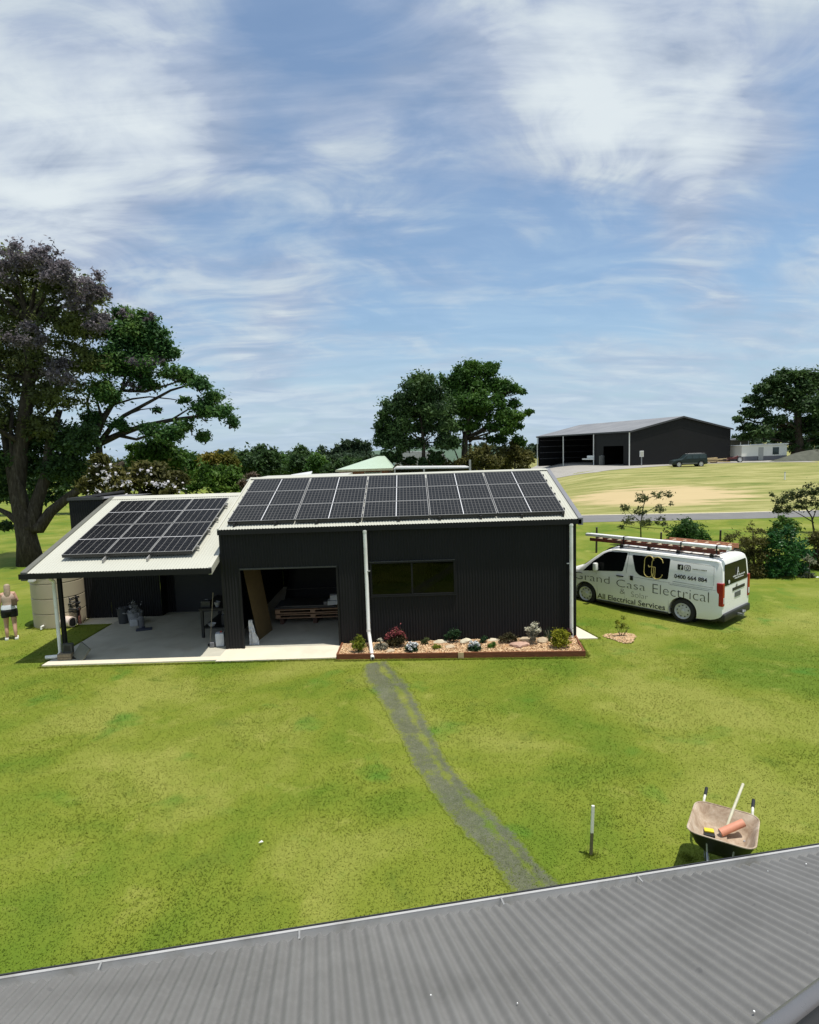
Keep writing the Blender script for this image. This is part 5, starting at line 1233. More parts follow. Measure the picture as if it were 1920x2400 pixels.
def wood(name, label, x0, x1, depth, ytop, seed, mat, n, size, rpx=14, dens=1.0):
    rr = random.Random(seed); L = []; px = x0
    while px < x1:
        yt = ytop(px) + rr.uniform(-4, 5); L.append((px, yt + rpx * .8, rpx * rr.uniform(.7, 1.2))); L.append((px + rpx * .5, yt + rpx * 2.1, rpx * 1.1)); L.append((px, yt + rpx * 3.4, rpx * 1.1)); px += rpx * rr.uniform(.8, 1.3)
    V, Fc, _, _ = leaf_cloud(clumps(L, depth), n, size, seed=seed, sub=10, hollow=.3)
    o = np_mesh(name, V, Fc, mat); return tag(o, label, 'woodland', kind='stuff')
wood('woodland', 'continuous dark woodland along the skyline', -500, 900, 150, lambda x: 1062 + (.0 if x > 560 else (560 - x) * .045), 31, FAR, 26000, .55, 12)
wood('woodland', 'low hedge of dark scrub behind the house and paired trees', 420, 900, 80, lambda x: 1088 - (x - 560) * .01, 32, DKG, 16000, .28, 14)
wood('woodland', 'olive scrub at the foot of the paired trees', 860, 1190, 58, lambda x: 1080, 36, OLV, 9000, .16, 12)
wood('woodland', 'hazy scrub on the skyline beside the farm shed', 1120, 1290, 170, lambda x: 1040, 33, FAR, 4500, .5, 9)
wood('woodland', 'dark scrub below the jacaranda on the far side of the lawn', -420, 250, 58, lambda x: 1098 - x * .02, 34, DKG, 12000, .25, 20)
wood('woodland', 'trees beyond the farm shed to the right', 1690, 2500, 150, lambda x: 1018, 35, FAR, 9000, .55, 13)
hills = MB(); n = 80; vs = []
for j, (d, hh) in enumerate(((420, -6), (520, 1.0), (640, 5.5), (900, -8))):
    for i in range(n + 1):
        x = -900 + 1900 * i / n; vs.append((x, d + 30 * math.sin(i * .4), (hh + 2.0 * math.sin(i * .31 + j) + 1.2 * math.sin(i * .83)) * (1 if hh > 0 else 1) - (6.0 if x < -150 and hh > 0 else 0)))
hills.add(vs, [(j*(n+1)+i, j*(n+1)+i+1, (j+1)*(n+1)+i+1, (j+1)*(n+1)+i) for j in range(3) for i in range(n)])
tag(hills.build('hills', pm('hill_green', (.07, .12, .07), .9, 0, .3, .02), smooth=True), 'low hazy green hills on the horizon', kind='structure')

# paired trees in the middle
LT = [(983, 907, 34), (955, 925, 28), (1005, 920, 34), (930, 958, 30), (965, 960, 38), (1010, 955, 38), (905, 995, 24), (940, 1000, 32), (990, 1000, 30), (1030, 990, 34), (905, 1035, 28), (945, 1040, 30), (985, 1040, 24), (1040, 1035, 26), (895, 1015, 18), (1015, 1070, 16), (930, 1075, 16), (960, 1080, 16), (990, 1085, 16), (1030, 1075, 22), (1050, 1000, 26), (1040, 960, 30), (1050, 1040, 24), (910, 1065, 16), (900, 975, 16), (1000, 895, 22)]
b = Vector(gpt(993, 1130, 53)); 
tree('shade_tree', 'rounded very dark green tree, left of the pair behind the shed roof', 'tree', tuple(b), clumps(LT, 53), DKG, 56000, .15, [b, b + Vector((0, 0, 2.5)), on_y(993, 1040, 53), on_y(985, 960, 53)], .24, 'paired trees behind the shed', seed=41, sub=22, subr=.42, hollow=.3)
RT = [(1105, 866, 24), (1080, 880, 24), (1135, 872, 24), (1155, 866, 18), (1055, 900, 28), (1110, 905, 38), (1155, 900, 28), (1180, 912, 24), (1210, 915, 16), (1225, 920, 9), (1080, 935, 34), (1130, 940, 34), (1170, 945, 26), (1205, 948, 16), (1100, 965, 26), (1185, 975, 24), (1215, 978, 16), (1238, 968, 10), (1245, 965, 6), (1190, 1005, 24), (1215, 1000, 12), (1150, 1005, 16), (1170, 1030, 18), (1080, 1000, 18), (1210, 1035, 14), (1225, 1040, 10), (1060, 960, 24), (1065, 930, 26), (1130, 975, 26), (1150, 1030, 18), (1060, 1040, 20), (1110, 1000, 16)]
b = Vector(gpt(1088, 1130, 56))
tree('shade_tree', 'taller brighter green tree with spiky top, right of the pair behind the shed roof', 'tree', tuple(b), clumps(RT, 56), MIDG, 60000, .15, [b, b + Vector((0, 0, 2.5)), on_y(1090, 1030, 56), on_y(1100, 960, 56), on_y(1110, 900, 56)], .38, 'paired trees behind the shed', seed=42, sub=20, subr=.42, hollow=.3,
     extra=[('second_stem', [tuple(on_y(1102, y, 56)) + (.16,) for y in range(960, 1120, 4)], 1500, .12, leafmat('stem_brown', (.05, .04, .02), (.09, .07, .03), (.13, .11, .05), 1, .1), dict(sub=4))])
bushy('olive_bush', 'olive brown bush under the right of the paired trees', 1150, 1120, 53, [(1120, 1075, 24), (1090, 1090, 20), (1150, 1085, 24), (1135, 1055, 16)], OLV, 6000, .14, None, 43, cat='bush')
bushy('weeping_bush', 'golden olive weeping tree against the left end of the farm shed', 1210, 1120, 56, [(1200, 1055, 24), (1175, 1070, 22), (1225, 1065, 22), (1190, 1085, 20), (1240, 1075, 12), (1160, 1090, 16), (1225, 1090, 14)], OLV, 8000, .14, None, 44, cat='tree', droop=1.2)
# fig on the hill
FT = [(1846, 880, 22), (1815, 893, 20), (1875, 885, 28), (1785, 912, 18), (1825, 915, 30), (1870, 915, 34), (1910, 895, 34), (1765, 938, 18), (1800, 940, 28), (1850, 950, 34), (1900, 945, 40), (1748, 965, 16), (1775, 970, 24), (1820, 985, 28), (1730, 985, 13), (1755, 1000, 20), (1790, 1015, 28), (1840, 1020, 30), (1890, 1000, 40), (1950, 900, 45), (1960, 970, 50), (1930, 1030, 30), (1745, 1025, 14), (1870, 1045, 22), (1990, 1020, 40)]
b = Vector(gpt(1870, 1075, 92))
tree('fig_tree', 'huge dome shaped dark fig tree at the right edge behind the cabin', 'tree', tuple(b), clumps(FT, 92), DKG, 66000, .28, [b, b + Vector((0, 0, 2)), on_y(1870, 1010, 92), on_y(1870, 950, 92)], .9, seed=45, sub=24, subr=.40, hollow=.4, flat=.6, updir=1.0)

# saplings and shrubs behind the van
GS = 'shrubs along the fence line behind the van'
def sapling(name, label, px, pyb, depth, pts, lst, mat, n, size, r0=.035, **kw):
    b = Vector(gpt(px, pyb, depth)); t = thing(name, label, 'tree', tuple(b)); mb = MB()
    P0 = [b] + [on_y(x, y, depth) for x, y in pts[0]]
    mb.tube(P0, [r0 * (1 - .6 * i / (len(P0) - 1)) for i in range(len(P0))], 7)
    for br_ in pts[1:]:
        P1_ = [on_y(x, y, depth + .15 * i) for i, (x, y) in enumerate(br_)]; mb.tube(P1_, [r0 * .6 * (1 - .7 * i / (len(P1_) - 1)) for i in range(len(P1_))], 5)
    cl = clumps(lst, depth); rr = random.Random(9)
    for c in cl:
        for q in range(4):
            e_ = Vector(c[:3]) + Vector((rr.uniform(-1, 1), rr.uniform(-1, 1), rr.uniform(-.8, 1))) * c[3]; mb.tube(bez(Vector(c[:3]) - Vector((0, 0, c[3] * .4)), e_, .1, 4, q), [.012, .01, .008, .004], 4)
    mb.build('trunk', BARKM, t, smooth=True); V, Fc, _, _ = leaf_cloud(cl, n, size, seed=int(px), **kw); np_mesh('crown', V, Fc, mat, t); return t
SPL = leafmat('sapling_leaf', (.045, .06, .022), (.085, .11, .035), (.15, .17, .06), 1.5, .35)
sapling('young_tree', 'thin see-through young tree just behind the front of the van', 1503, 1262, 30.4, [[(1502, 1230), (1506, 1200), (1512, 1170), (1505, 1150)], [(1504, 1225), (1480, 1205), (1462, 1190)], [(1506, 1205), (1535, 1190), (1560, 1180)], [(1503, 1240), (1475, 1235), (1450, 1232)], [(1503, 1235), (1535, 1238), (1560, 1240)], [(1512, 1170), (1540, 1160), (1565, 1155)]], [(1505, 1170, 16), (1540, 1162, 16), (1567, 1160, 12), (1465, 1190, 13), (1500, 1200, 16), (1545, 1195, 15), (1575, 1180, 9), (1475, 1222, 15), (1455, 1235, 10), (1510, 1225, 18), (1550, 1225, 15), (1560, 1243, 10)], SPL, 2600, .055, subr=.4)
sapling('young_tree', 'sparse spreading young tree at the right edge above the bushes', 1909, 1236, 32.0, [[(1903, 1212), (1890, 1190)], [(1908, 1225), (1880, 1208), (1850, 1192), (1820, 1170)], [(1905, 1218), (1915, 1190), (1925, 1165)], [(1903, 1212), (1880, 1180), (1870, 1160)], [(1895, 1200), (1930, 1180), (1960, 1170)], [(1850, 1192), (1825, 1185), (1808, 1150)]], [(1830, 1175, 16), (1850, 1165, 18), (1825, 1195, 14), (1870, 1160, 18), (1900, 1150, 22), (1880, 1185, 20), (1920, 1175, 24), (1850, 1195, 14), (1945, 1150, 28), (1940, 1190, 20), (1810, 1160, 8)], leafmat('sapling_dark', (.03, .04, .015), (.06, .08, .025), (.11, .13, .04), 1.5, .3), 5200, .06, .05, subr=.4)
bushy('shrub', 'rounded green shrub right behind the van ladder', 1612, 1272, 30, [(1610, 1240, 26), (1590, 1250, 22), (1635, 1248, 22), (1612, 1226, 16), (1580, 1262, 16), (1650, 1262, 16)], MIDG, 6500, .07, GS, 51, cat='shrub', tr=.05)
bushy('shrub', 'thin dark wispy shrub with upright shoots between the round shrub and the tall feathery one', 1715, 1270, 27, [(1710, 1262, 16), (1730, 1258, 16), (1690, 1270, 12), (1745, 1275, 16), (1720, 1280, 16)], OLV, 2600, .06, GS, 52, cat='shrub', tr=.04, asp=.25)
bushy('shrub', 'tall feathery brown green shrub directly behind the van tailgate', 1768, 1345, 22.6, [(1765, 1245, 14), (1760, 1270, 24), (1775, 1300, 26), (1750, 1295, 20), (1790, 1270, 16), (1770, 1325, 22), (1785, 1245, 10), (1762, 1228, 7), (1745, 1270, 12)], OLV, 8500, .055, GS, 53, cat='shrub', tr=.05, asp=.25)
bushy('shrub', 'dense glossy dark green round shrub right of the van', 1840, 1340, 22.5, [(1835, 1270, 32), (1810, 1275, 26), (1865, 1280, 28), (1840, 1300, 34), (1880, 1300, 20), (1805, 1305, 20), (1850, 1245, 20)], leafmat('glossy_leaf', (0.012, 0.048, 0.017), (0.024, 0.096, 0.024), (0.060, 0.168, 0.036), .8, .3, .4), 11000, .055, GS, 54, cat='shrub', tr=.05)
bushy('shrub', 'yellow green airy shrub showing above the dense round shrub', 1845, 1300, 24.5, [(1845, 1228, 16), (1825, 1238, 16), (1865, 1236, 14), (1812, 1248, 12), (1835, 1216, 9)], BRG, 3200, .06, GS, 55, cat='shrub', tr=.04)
bushy('shrub', 'olive shrub cut off by the right edge of the picture', 1915, 1325, 23.4, [(1912, 1270, 20), (1925, 1295, 24), (1905, 1305, 14), (1930, 1260, 20)], OLV, 4200, .06, GS, 56, cat='shrub', tr=.05)
bushy('shrub', 'small pale silvery shrub at the foot of the dense round shrub', 1897, 1322, 21.9, [(1895, 1312, 10), (1905, 1318, 8)], leafmat('silver_leaf', (.16, .17, .11), (.24, .25, .16), (.34, .35, .25), 3, .3), 700, .05, GS, 57, cat='shrub', tr=.02)
bushy('shrub', 'low dark ground shrub behind the van rear corner', 1720, 1330, 25.5, [(1715, 1305, 18), (1740, 1315, 18), (1690, 1300, 14), (1800, 1320, 14)], DKG, 3600, .055, GS, 58, cat='shrub', tr=.03)
rs_ = 'timber fence posts behind the van'
for px, pyb, pyt, lb in ((1688, 1262, 1243, 'short dark fence post standing right of the round shrub'), (1549, 1262, 1248, 'short dark fence post beside the thin young tree'), (1398, 1262, 1236, 'dark bracing post seen under the nose of the conduit carrier')):
    g = gpt(px, pyb, 28.5); tp_ = on_y(px, pyt, 28.5).z; t = thing('fence_post', lb, 'post', g, 0, rs_)
    mb = MB(); mb.tube([(0, 0, -.1), (.02, 0, tp_ - g[2])], [.05, .045], 8); mb.build('post', BARKM, t, local=True)
    mb = MB(); mb.lathe([(.048, 0), (.01, .02)], (.02, 0, tp_ - g[2]), 8); mb.build('post_top', pm('weathered_top', (.12, .11, .1), .9), t, local=True)

# ------------------------------------------------------------------ garden bed along the front wall
BF0, BF1 = Vector((-1.93, 14.40, 0)), Vector((4.17, 14.06, 0)); BB0, BB1 = Vector((-1.90, 15.34, 0)), Vector((4.30, 15.33, 0))
SLEEP = NT('timber_sleeper'); o_ = SLEEP.objc(); mq = SLEEP.n('ShaderNodeMapping'); mq.inputs['Scale'].default_value = (1.2, 14, 14); SLEEP.l(o_, mq.inputs[0]); nw = SLEEP.noise(mq.outputs[0], 3, 6, .65, .5)
SLEEPM = SLEEP.done(SLEEP.bsdf(SLEEP.ramp(nw, [(.3, (.10, .035, .018)), (.6, (.21, .075, .032)), (.8, (.30, .13, .06))]), .7, 0, .3, SLEEP.bump(nw, .4, .01)))
bed = thing('garden_edging', 'rust brown timber edging round the mulched garden bed under the window', 'garden edging', tuple(BF0))
def board(a, b, w, z0, z1, name='board', par=bed, mat=SLEEPM, inset=0):
    d = (b - a).normalized(); n_ = Vector((-d.y, d.x, 0)); mb = MB()
    vs = [a, b, b + n_ * w, a + n_ * w]
    mb.add([v + Vector((0, 0, z0)) for v in vs] + [v + Vector((0, 0, z1)) for v in vs], [(3,2,1,0),(4,5,6,7),(0,1,5,4),(1,2,6,5),(2,3,7,6),(3,0,4,7)]); return mb.build(name, mat, par)
mid = BF0.lerp(BF1, .505)
board(BF0, mid - Vector((.02, 0, 0)), .045, -.05, .135); board(mid + Vector((.02, 0, 0)), BF1, .045, -.05, .14)
board(BF0 + Vector((.0, .05, 0)), BB0, -.045, -.05, .13); board(BF1 + Vector((-.002, .05, 0)), BB1, .045, -.05, .13)
board(mid + Vector((-.07, -.035, 0)), mid + Vector((.07, -.043, 0)), .03, -.05, .15, 'joining_cleat', mat=pm('raw_pine', (.55, .40, .22), .7, 0, .15, 6))
mb = MB(); rr = random.Random(2); n = 46; m_ = 10; vs = []
for j in range(m_ + 1):
    for i in range(n + 1):
        a = BF0.lerp(BF1, i / n); b = BB0.lerp(BB1, i / n); q = a.lerp(b, j / m_); vs.append((q.x, q.y + (.04 if j == 0 else 0), .085 + rr.uniform(-.012, .02) + (.02 * math.sin(i * .7) * math.sin(j))))
mb.add(vs, [(j*(n+1)+i, j*(n+1)+i+1, (j+1)*(n+1)+i+1, (j+1)*(n+1)+i) for j in range(m_) for i in range(n)])
MULCHB = pm('mulch_bed', (.42, .24, .115), .9, 0, .35, 14, .6, 60)
mul = mb.build('mulch_bed', MULCHB); tag(mul, 'orange brown mulch surface of the garden bed', 'mulch', kind='stuff')
k = NT('wood_chips'); p = k.pos(); CHIP = k.done(k.bsdf(k.ramp(k.noise(p, 38, 2, .5), [(.3, (.34, .18, .085)), (.45, (.54, .36, .20)), (.6, (.70, .52, .32)), (.75, (.78, .64, .45))]), .85, 0, .2))
def chips(name, label, pts, mat, s0=.012, s1=.035):
    mb = MB(); rr = random.Random(len(pts))
    for x, y, z in pts:
        M = Matrix.Translation((x, y, z)) @ Matrix.Rotation(rr.uniform(0, 6.3), 4, 'Z') @ Matrix.Rotation(rr.uniform(-.6, .6), 4, 'X') @ Matrix.Rotation(rr.uniform(-.5, .5), 4, 'Y')
        a, b, c = rr.uniform(s0, s1), rr.uniform(s0 * .5, s0 * 1.2), rr.uniform(.003, .008); mb.box((-a, -b, -c), (a, b, c), M=M)
    return tag(mb.build(name, mat), label, 'mulch', kind='stuff')
pts = []
for _ in range(5200):
    u, v_ = rr.random(), rr.random(); q = BF0.lerp(BF1, u).lerp(BB0.lerp(BB1, u), .05 + .93 * v_); pts.append((q.x, q.y, .10 + rr.uniform(-.004, .012)))
chips('wood_chips', 'loose wood chips covering the garden bed', pts, CHIP)

GB = 'plants in the garden bed'
def plant(name, label, cat, x, y, cl, mat, n, size, seed=0, stems=6, extra=None, z0=.09, sm=None, grp=GB, **kw):
    """cl: local clumps (dx,dy,dz,r)"""
    t = thing(name, label, cat, (x, y, z0), 0, grp); mb = MB(); rr = random.Random(seed)
    C_ = [(x + a, y + b, z0 + c, r) for a, b, c, r in cl]
    for i in range(stems):
        c = rr.choice(C_); e_ = Vector(c[:3]) + Vector((rr.uniform(-1, 1), rr.uniform(-1, 1), rr.uniform(-.3, .8))) * c[3] * .8
        mb.tube(bez((x + rr.uniform(-.03, .03), y + rr.uniform(-.03, .03), z0 - .02), e_, .08, 5, seed + i), [.007, .006, .005, .004, .002], 5)
    mb.build('stems', sm or BARKM, t, smooth=True)
    V, Fc, sc, sr = leaf_cloud(C_, n, size, seed=seed, **kw); np_mesh('foliage', V, Fc, mat, t)
    if extra:
        for nm, ecl, en, es, em, ekw in extra:
            V2_, F2_, _, _ = leaf_cloud([(x + a, y + b, z0 + c, r) for a, b, c, r in ecl], en, es, seed=seed + 3, **ekw); np_mesh(nm, V2_, F2_, em, t)
    return t
LIME = leafmat('lime_leaf', (.13, .15, .012), (.27, .28, .02), (.45, .42, .04), 12, .4)
LIMEG = leafmat('lime_green_leaf', (.08, .13, .014), (.18, .22, .02), (.36, .36, .04), 12, .4)
CREAM = leafmat('cream_flower', (.48, .46, .34), (.60, .58, .45), (.74, .72, .60), 20, .3)
WHF = leafmat('white_flower', (.62, .64, .64), (.74, .76, .76), (.85, .86, .86), 20, .25)
DEEP = leafmat('deep_leaf', (.012, .035, .014), (.022, .06, .02), (.04, .09, .03), 15, .3)
REDL = leafmat('red_leaf', (.10, .022, .03), (.24, .05, .06), (.42, .14, .12), 15, .35)
BRL = leafmat('bronze_leaf', (.035, .04, .018), (.07, .065, .025), (.13, .09, .04), 15, .3)
SILV = leafmat('silver_stem', (.16, .15, .10), (.28, .26, .19), (.42, .40, .31), 20, .3)
plant('lime_shrub', 'upright yellow green shrub at the left end of the garden bed', 'shrub', -1.38, 14.62, [(0, 0, .14, .13), (-.05, 0, .24, .13), (.05, 0, .26, .12), (0, 0, .36, .09), (-.08, 0, .16, .1), (.09, 0, .15, .1)], LIMEG, 2600, .022, 61)
plant('flowering_plant', 'pale cream flower spike over silvery leaves just right of the downpipe', 'plant', -.84, 14.78, [(0, 0, .08, .12), (.09, 0, .06, .10), (-.08, 0, .07, .08)], SILV, 1200, .022, 62, extra=[('flower', [(-.01, 0, .28, .055), (0, 0, .22, .035), (.10, 0, .12, .04)], 240, .018, CREAM, dict(sub=8))])
plant('red_shrub', 'large bushy shrub with red tipped leaves beside the cream flower spike', 'shrub', -.46, 14.95, [(0, 0, .16, .19), (-.12, 0, .12, .14), (.14, 0, .16, .15), (.05, 0, .26, .16)], BRL, 3000, .024, 63, extra=[('red_tips', [(0, 0, .36, .14), (.12, 0, .34, .13), (-.20, 0, .27, .09), (.2, 0, .28, .1)], 1100, .026, REDL, dict(sub=12, updir=1.0))])
plant('daisy_bush', 'dark leaved bush covered in white flowers, left of the timber joint', 'plant', -.05, 14.55, [(0, 0, .09, .15), (-.08, 0, .08, .1), (.09, 0, .08, .1)], DEEP, 1800, .022, 64, extra=[('flower', [(0, -.03, .20, .10), (-.10, -.02, .17, .06), (.08, -.03, .17, .07), (-.02, -.12, .12, .05)], 700, .026, WHF, dict(sub=12, asp=.8, updir=1.2, subr=.25))])
plant('small_shrub', 'small grey green shrub by the wall behind the pale edging rocks', 'shrub', .30, 15.05, [(0, 0, .08, .09), (.05, 0, .14, .06), (-.06, 0, .08, .06)], SPL, 700, .018, 65)
plant('small_shrub', 'low yellowish green tuft at the front of the bed centre', 'shrub', .56, 14.72, [(0, 0, .05, .09), (.08, 0, .05, .07)], LIMEG, 800, .018, 66)
plant('round_leaf_shrub', 'dark round headed shrub against the wall in the middle of the bed', 'shrub', 1.05, 15.15, [(0, 0, .26, .13), (.10, 0, .22, .10), (-.10, 0, .22, .08), (-.20, 0, .14, .08), (0, 0, .12, .08)], DEEP, 1900, .026, 67)
plant('daisy_bush', 'dark leaved bush covered in white flowers, right of the timber joint', 'plant', 1.52, 14.47, [(0, 0, .08, .15), (-.09, 0, .07, .1), (.09, 0, .07, .1)], DEEP, 1800, .022, 68, extra=[('flower', [(-.02, -.03, .19, .11), (.10, -.02, .14, .07), (-.09, -.04, .15, .06)], 700, .026, WHF, dict(sub=12, asp=.8, updir=1.2, subr=.25))])
plant('small_shrub', 'small dark green mound behind the right hand white flowered bush', 'shrub', 1.80, 15.02, [(0, 0, .08, .10), (.04, 0, .12, .07)], DEEP, 900, .020, 69)
plant('small_shrub', 'small bright green upright tuft right of the white flowers', 'shrub', 1.97, 14.62, [(0, 0, .07, .08), (.05, 0, .10, .06), (-.06, 0, .06, .06)], MIDG, 900, .020, 70)
plant('bronze_shrub', 'bronze brown shrub with a pink bloom left of the big flat rock', 'shrub', 2.40, 14.97, [(0, 0, .12, .13), (.12, 0, .14, .12), (-.12, 0, .12, .10), (.18, 0, .10, .1)], BRL, 1900, .024, 71, extra=[('flower', [(.10, -.1, .10, .04)], 60, .018, leafmat('pink_flower', (.4, .15, .12), (.5, .22, .2), (.6, .35, .3), 9), dict(sub=4))])
plant('silver_plant', 'tall pale plant with cream flower heads standing over the flat rock', 'plant', 3.04, 14.80, [(0, 0, .12, .09), (0, 0, .22, .10), (.05, 0, .30, .09), (-.06, 0, .30, .08)], SILV, 1700, .020, 72, stems=12, sm=pm('pale_stem', (.35, .33, .26), .8), extra=[('flower', [(.03, 0, .50, .11), (-.15, 0, .42, .08), (.12, 0, .38, .09), (-.03, 0, .40, .06)], 1100, .022, CREAM, dict(sub=10, flat=.6, updir=1.0))])
t = thing('reed_plant', 'thin upright green reeds between the pale rocks and the lime bush', 'plant', (3.50, 15.0, .09), 0, GB); mb = MB(); rr = random.Random(8)
for i in range(26):
    a = rr.uniform(0, 6.3); l_ = rr.uniform(.18, .42); q = Vector((math.cos(a) * .12, math.sin(a) * .1, 0)) * rr.random(); mb.tube([q * .3, q * .8 + Vector((0, 0, l_ * .6)), q * 1.5 + Vector((0, 0, l_))], [.004, .004, .001], 4)
mb.build('blades', pm('reed_green', (.035, .085, .025), .6), t, local=True)
mb = MB()
for i in range(5): mb.tube([(rr.uniform(-.05, .05), 0, .1), (rr.uniform(-.1, .1), 0, .30)], .003, 4)
mb.build('flower_stalk', pm('pale_stem', (.35, .33, .26), .8), t, local=True)
plant('lime_shrub', 'dense rounded lime yellow bush at the right end of the garden bed', 'shrub', 3.66, 14.50, [(0, 0, .15, .18), (-.08, 0, .16, .15), (.09, 0, .16, .15), (-.06, 0, .32, .15), (.07, 0, .32, .15), (0, 0, .38, .12)], LIME, 5200, .026, 74)
plant('plum_shrub', 'dark plum coloured sprig against the wall behind the lime bush', 'shrub', 4.0, 15.15, [(0, 0, .16, .08), (.06, 0, .24, .06), (.10, 0, .14, .06)], leafmat('plum_leaf', (.03, .012, .016), (.06, .022, .03), (.1, .05, .05), 12), 500, .022, 75)
RKM = pm('sandstone', (.50, .40, .27), .85, 0, .22, 6, .5, 25); RKP = pm('pink_stone', (.48, .31, .23), .85, 0, .22, 5, .5, 25); RKC = pm('pale_stone', (.62, .55, .40), .85, 0, .15, 6, .5, 25)
for nm, lb, x, y, r, sq, m in (('garden_rock', 'small sandy block near the front edge below the red shrub', -.57, 14.58, .11, (1.1, .8, .55), RKM), ('garden_rock', 'large flat pinkish rock in front of the tall cream flowered plant', 2.66, 14.72, .26, (1.15, .7, .36), RKP), ('garden_rock', 'sandy rock right of the tall cream flowered plant', 3.32, 14.95, .15, (1.1, .8, .7), RKM), ('garden_rock', 'long pale stone against the wall behind the low yellowish tuft', .72, 15.14, .19, (1.3, .5, .4), RKC), ('garden_rock', 'pale squared stone by the wall right of the round headed shrub', 1.36, 15.08, .17, (1.0, .7, .6), RKC), ('garden_rock', 'pale low stone at the wall between the dark mound and bronze shrub', 2.10, 15.17, .16, (1.2, .5, .4), RKC), ('garden_rock', 'sandy rock behind the big flat pinkish rock', 2.92, 15.08, .17, (1.1, .6, .6), RKM), ('garden_rock', 'rough sandstone lump in the middle of the mulch', .92, 14.78, .14, (1.2, .8, .4), RKM)):
    mb = MB(); mb.rock((0, 0, r * sq[2] * .4), r, int(x * 50) + 200, sq); o = mb.build(nm, m); o.location = (x, y, .09); tag(o, lb, 'rock', 'rocks in the garden bed')

# mulch ring with a staked seedling beside the van
g0 = gzf(5.52, 15.45); pts = []; rr = random.Random(12)
for _ in range(900):
    a = rr.uniform(0, 6.3); d = rr.random() ** .6 * (.34 + .07 * math.sin(3 * a)); pts.append((5.52 + math.cos(a) * d * 1.15, 15.42 + math.sin(a) * d * 1.15, g0 + .02 + .03 * (1 - d / .4) + rr.uniform(0, .01)))
chips('mulch_ring', 'round patch of wood chip mulch around the seedling', pts, CHIP, .012, .03)
plant('seedling', 'yellow green seedling standing in the ring of mulch beside the van', 'plant', 5.52, 15.45, [(0, 0, .30, .08), (.10, 0, .36, .08), (-.08, 0, .42, .08), (.04, 0, .55, .07), (.16, 0, .28, .06), (-.12, 0, .30, .05)], LIMEG, 260, .035, 77, z0=g0, stems=8, grp=None, asp=.35)

# ------------------------------------------------------------------ wheelbarrow with tools, stake
WB = Vector((3.59, 6.62, gzf(3.59, 6.62))); wa = math.atan2(-.55, .835)
barrow = thing('wheelbarrow', 'dusty wheelbarrow with underside blacked in as shade standing on the lawn beside the roof edge', 'wheelbarrow', tuple(WB), wa)
k = NT('dusty_tray'); o_ = k.objc(); n1 = k.noise(o_, 6, 6, .7, .5)
TRAY = k.done(k.bsdf(k.ramp(n1, [(.3, (.26, .18, .12)), (.5, (.42, .33, .24)), (.7, (.56, .48, .38))]), .8, 0, .2, k.bump(n1, .3, .01)))
def rrect(w, l, r, z, cy=0.0, n=5):
    out = []
    for cx, cy2, a0 in ((w - r, l - r, 0), (-w + r, l - r, 90), (-w + r, -l + r, 180), (w - r, -l + r, 270)):
        for i in range(n + 1):
            a = R_(a0 + 90 * i / n); out.append(Vector((cx + r * math.cos(a), cy + cy2 + r * math.sin(a), z)))
    return out
def ringloft(rings, name, mat, par, cap=True, flip=False):
    n = len(rings[0]); vs = [v for r in rings for v in r]; fs = [(i*n+j, i*n+(j+1) % n, (i+1)*n+(j+1) % n, (i+1)*n+j) for i in range(len(rings)-1) for j in range(n)]
    if cap: fs.append(tuple(range((len(rings)-1)*n, len(rings)*n)))
    mb = MB(); mb.add(vs, fs); o = mb.build(name, mat, par, local=True); return smooth_by_angle(o, 40)
def rim(w, l, r, z, cy=0.0):
    ps = rrect(w, l, r, z, cy)
    return [Vector((p.x, p.y, p.z + .05 * max(0, -p.y / l))) for p in ps]
ringloft([rim(.345, .40, .13, .60), rim(.335, .39, .12, .595), rrect(.285, .32, .10, .49, .02), rrect(.225, .24, .08, .40, .04), rrect(.20, .21, .07, .385, .05)], 'tray', TRAY, barrow)
ringloft([rim(.352, .407, .135, .597), rim(.342, .397, .125, .585), rrect(.28, .31, .10, .45, .01), rrect(.208, .228, .08, .33, .03), rrect(.17, .18, .07, .315, .03)], 'tray_shade_side', BLACK, barrow)  # outer shell coloured black to stand for the shaded side of the tray
mb = MB(); rp_ = rim(.350, .405, .13, .602); mb.tube(rp_ + rp_[:1], .009, 6); mb.build('tray_rim', TRAY, barrow, local=True)
for s_ in (-1, 1):
    mb = MB(); mb.tube([(s_ * .07, -.62, .20), (s_ * .12, -.30, .29), (s_ * .19, .10, .29), (s_ * .26, .36, .38), (s_ * .27, .44, .52), (s_ * .268, .50, .585), (s_ * .265, .58, .61)], .015, 8); mb.build('handle', pm('pale_tube', (.72, .70, .60), .5, .1), barrow, local=True)
    mb = MB(); mb.tube([(s_ * .265, .56, .606), (s_ * .265, .70, .63)], .02, 8); mb.build('grip', BLACK, barrow, local=True)
    mb = MB(); mb.tube([(s_ * .21, .14, .40), (s_ * .24, .22, .18), (s_ * .22, .26, .01), (s_ * .20, .14, .0), (s_ * .19, .02, .30)], .012, 7); mb.build('leg', STEEL, barrow, local=True)
    mb = MB(); mb.tube([(s_ * .08, -.60, .19), (s_ * .13, -.36, .44), (s_ * .14, -.33, .55)], .010, 6); mb.build('tray_brace', STEEL, barrow, local=True)
wh = MB(); wh.lathe([(.06, -.045), (.15, -.045), (.19, -.03), (.19, .03), (.15, .045), (.06, .045)], (0, -.60, .19), 22, M=Matrix.Rotation(R_(90), 4, 'Y')); w_o = wh.build('wheel', RUB, barrow, local=True, smooth=True)
mb = MB(); mb.lathe([(.02, -.05), (.065, -.048), (.065, .048), (.02, .05)], (0, -.60, .19), 14, M=Matrix.Rotation(R_(90), 4, 'Y')); mb.build('hub', STEEL, w_o, local=True)
BM = Matrix.Translation(WB) @ Matrix.Rotation(wa, 4, 'Z')
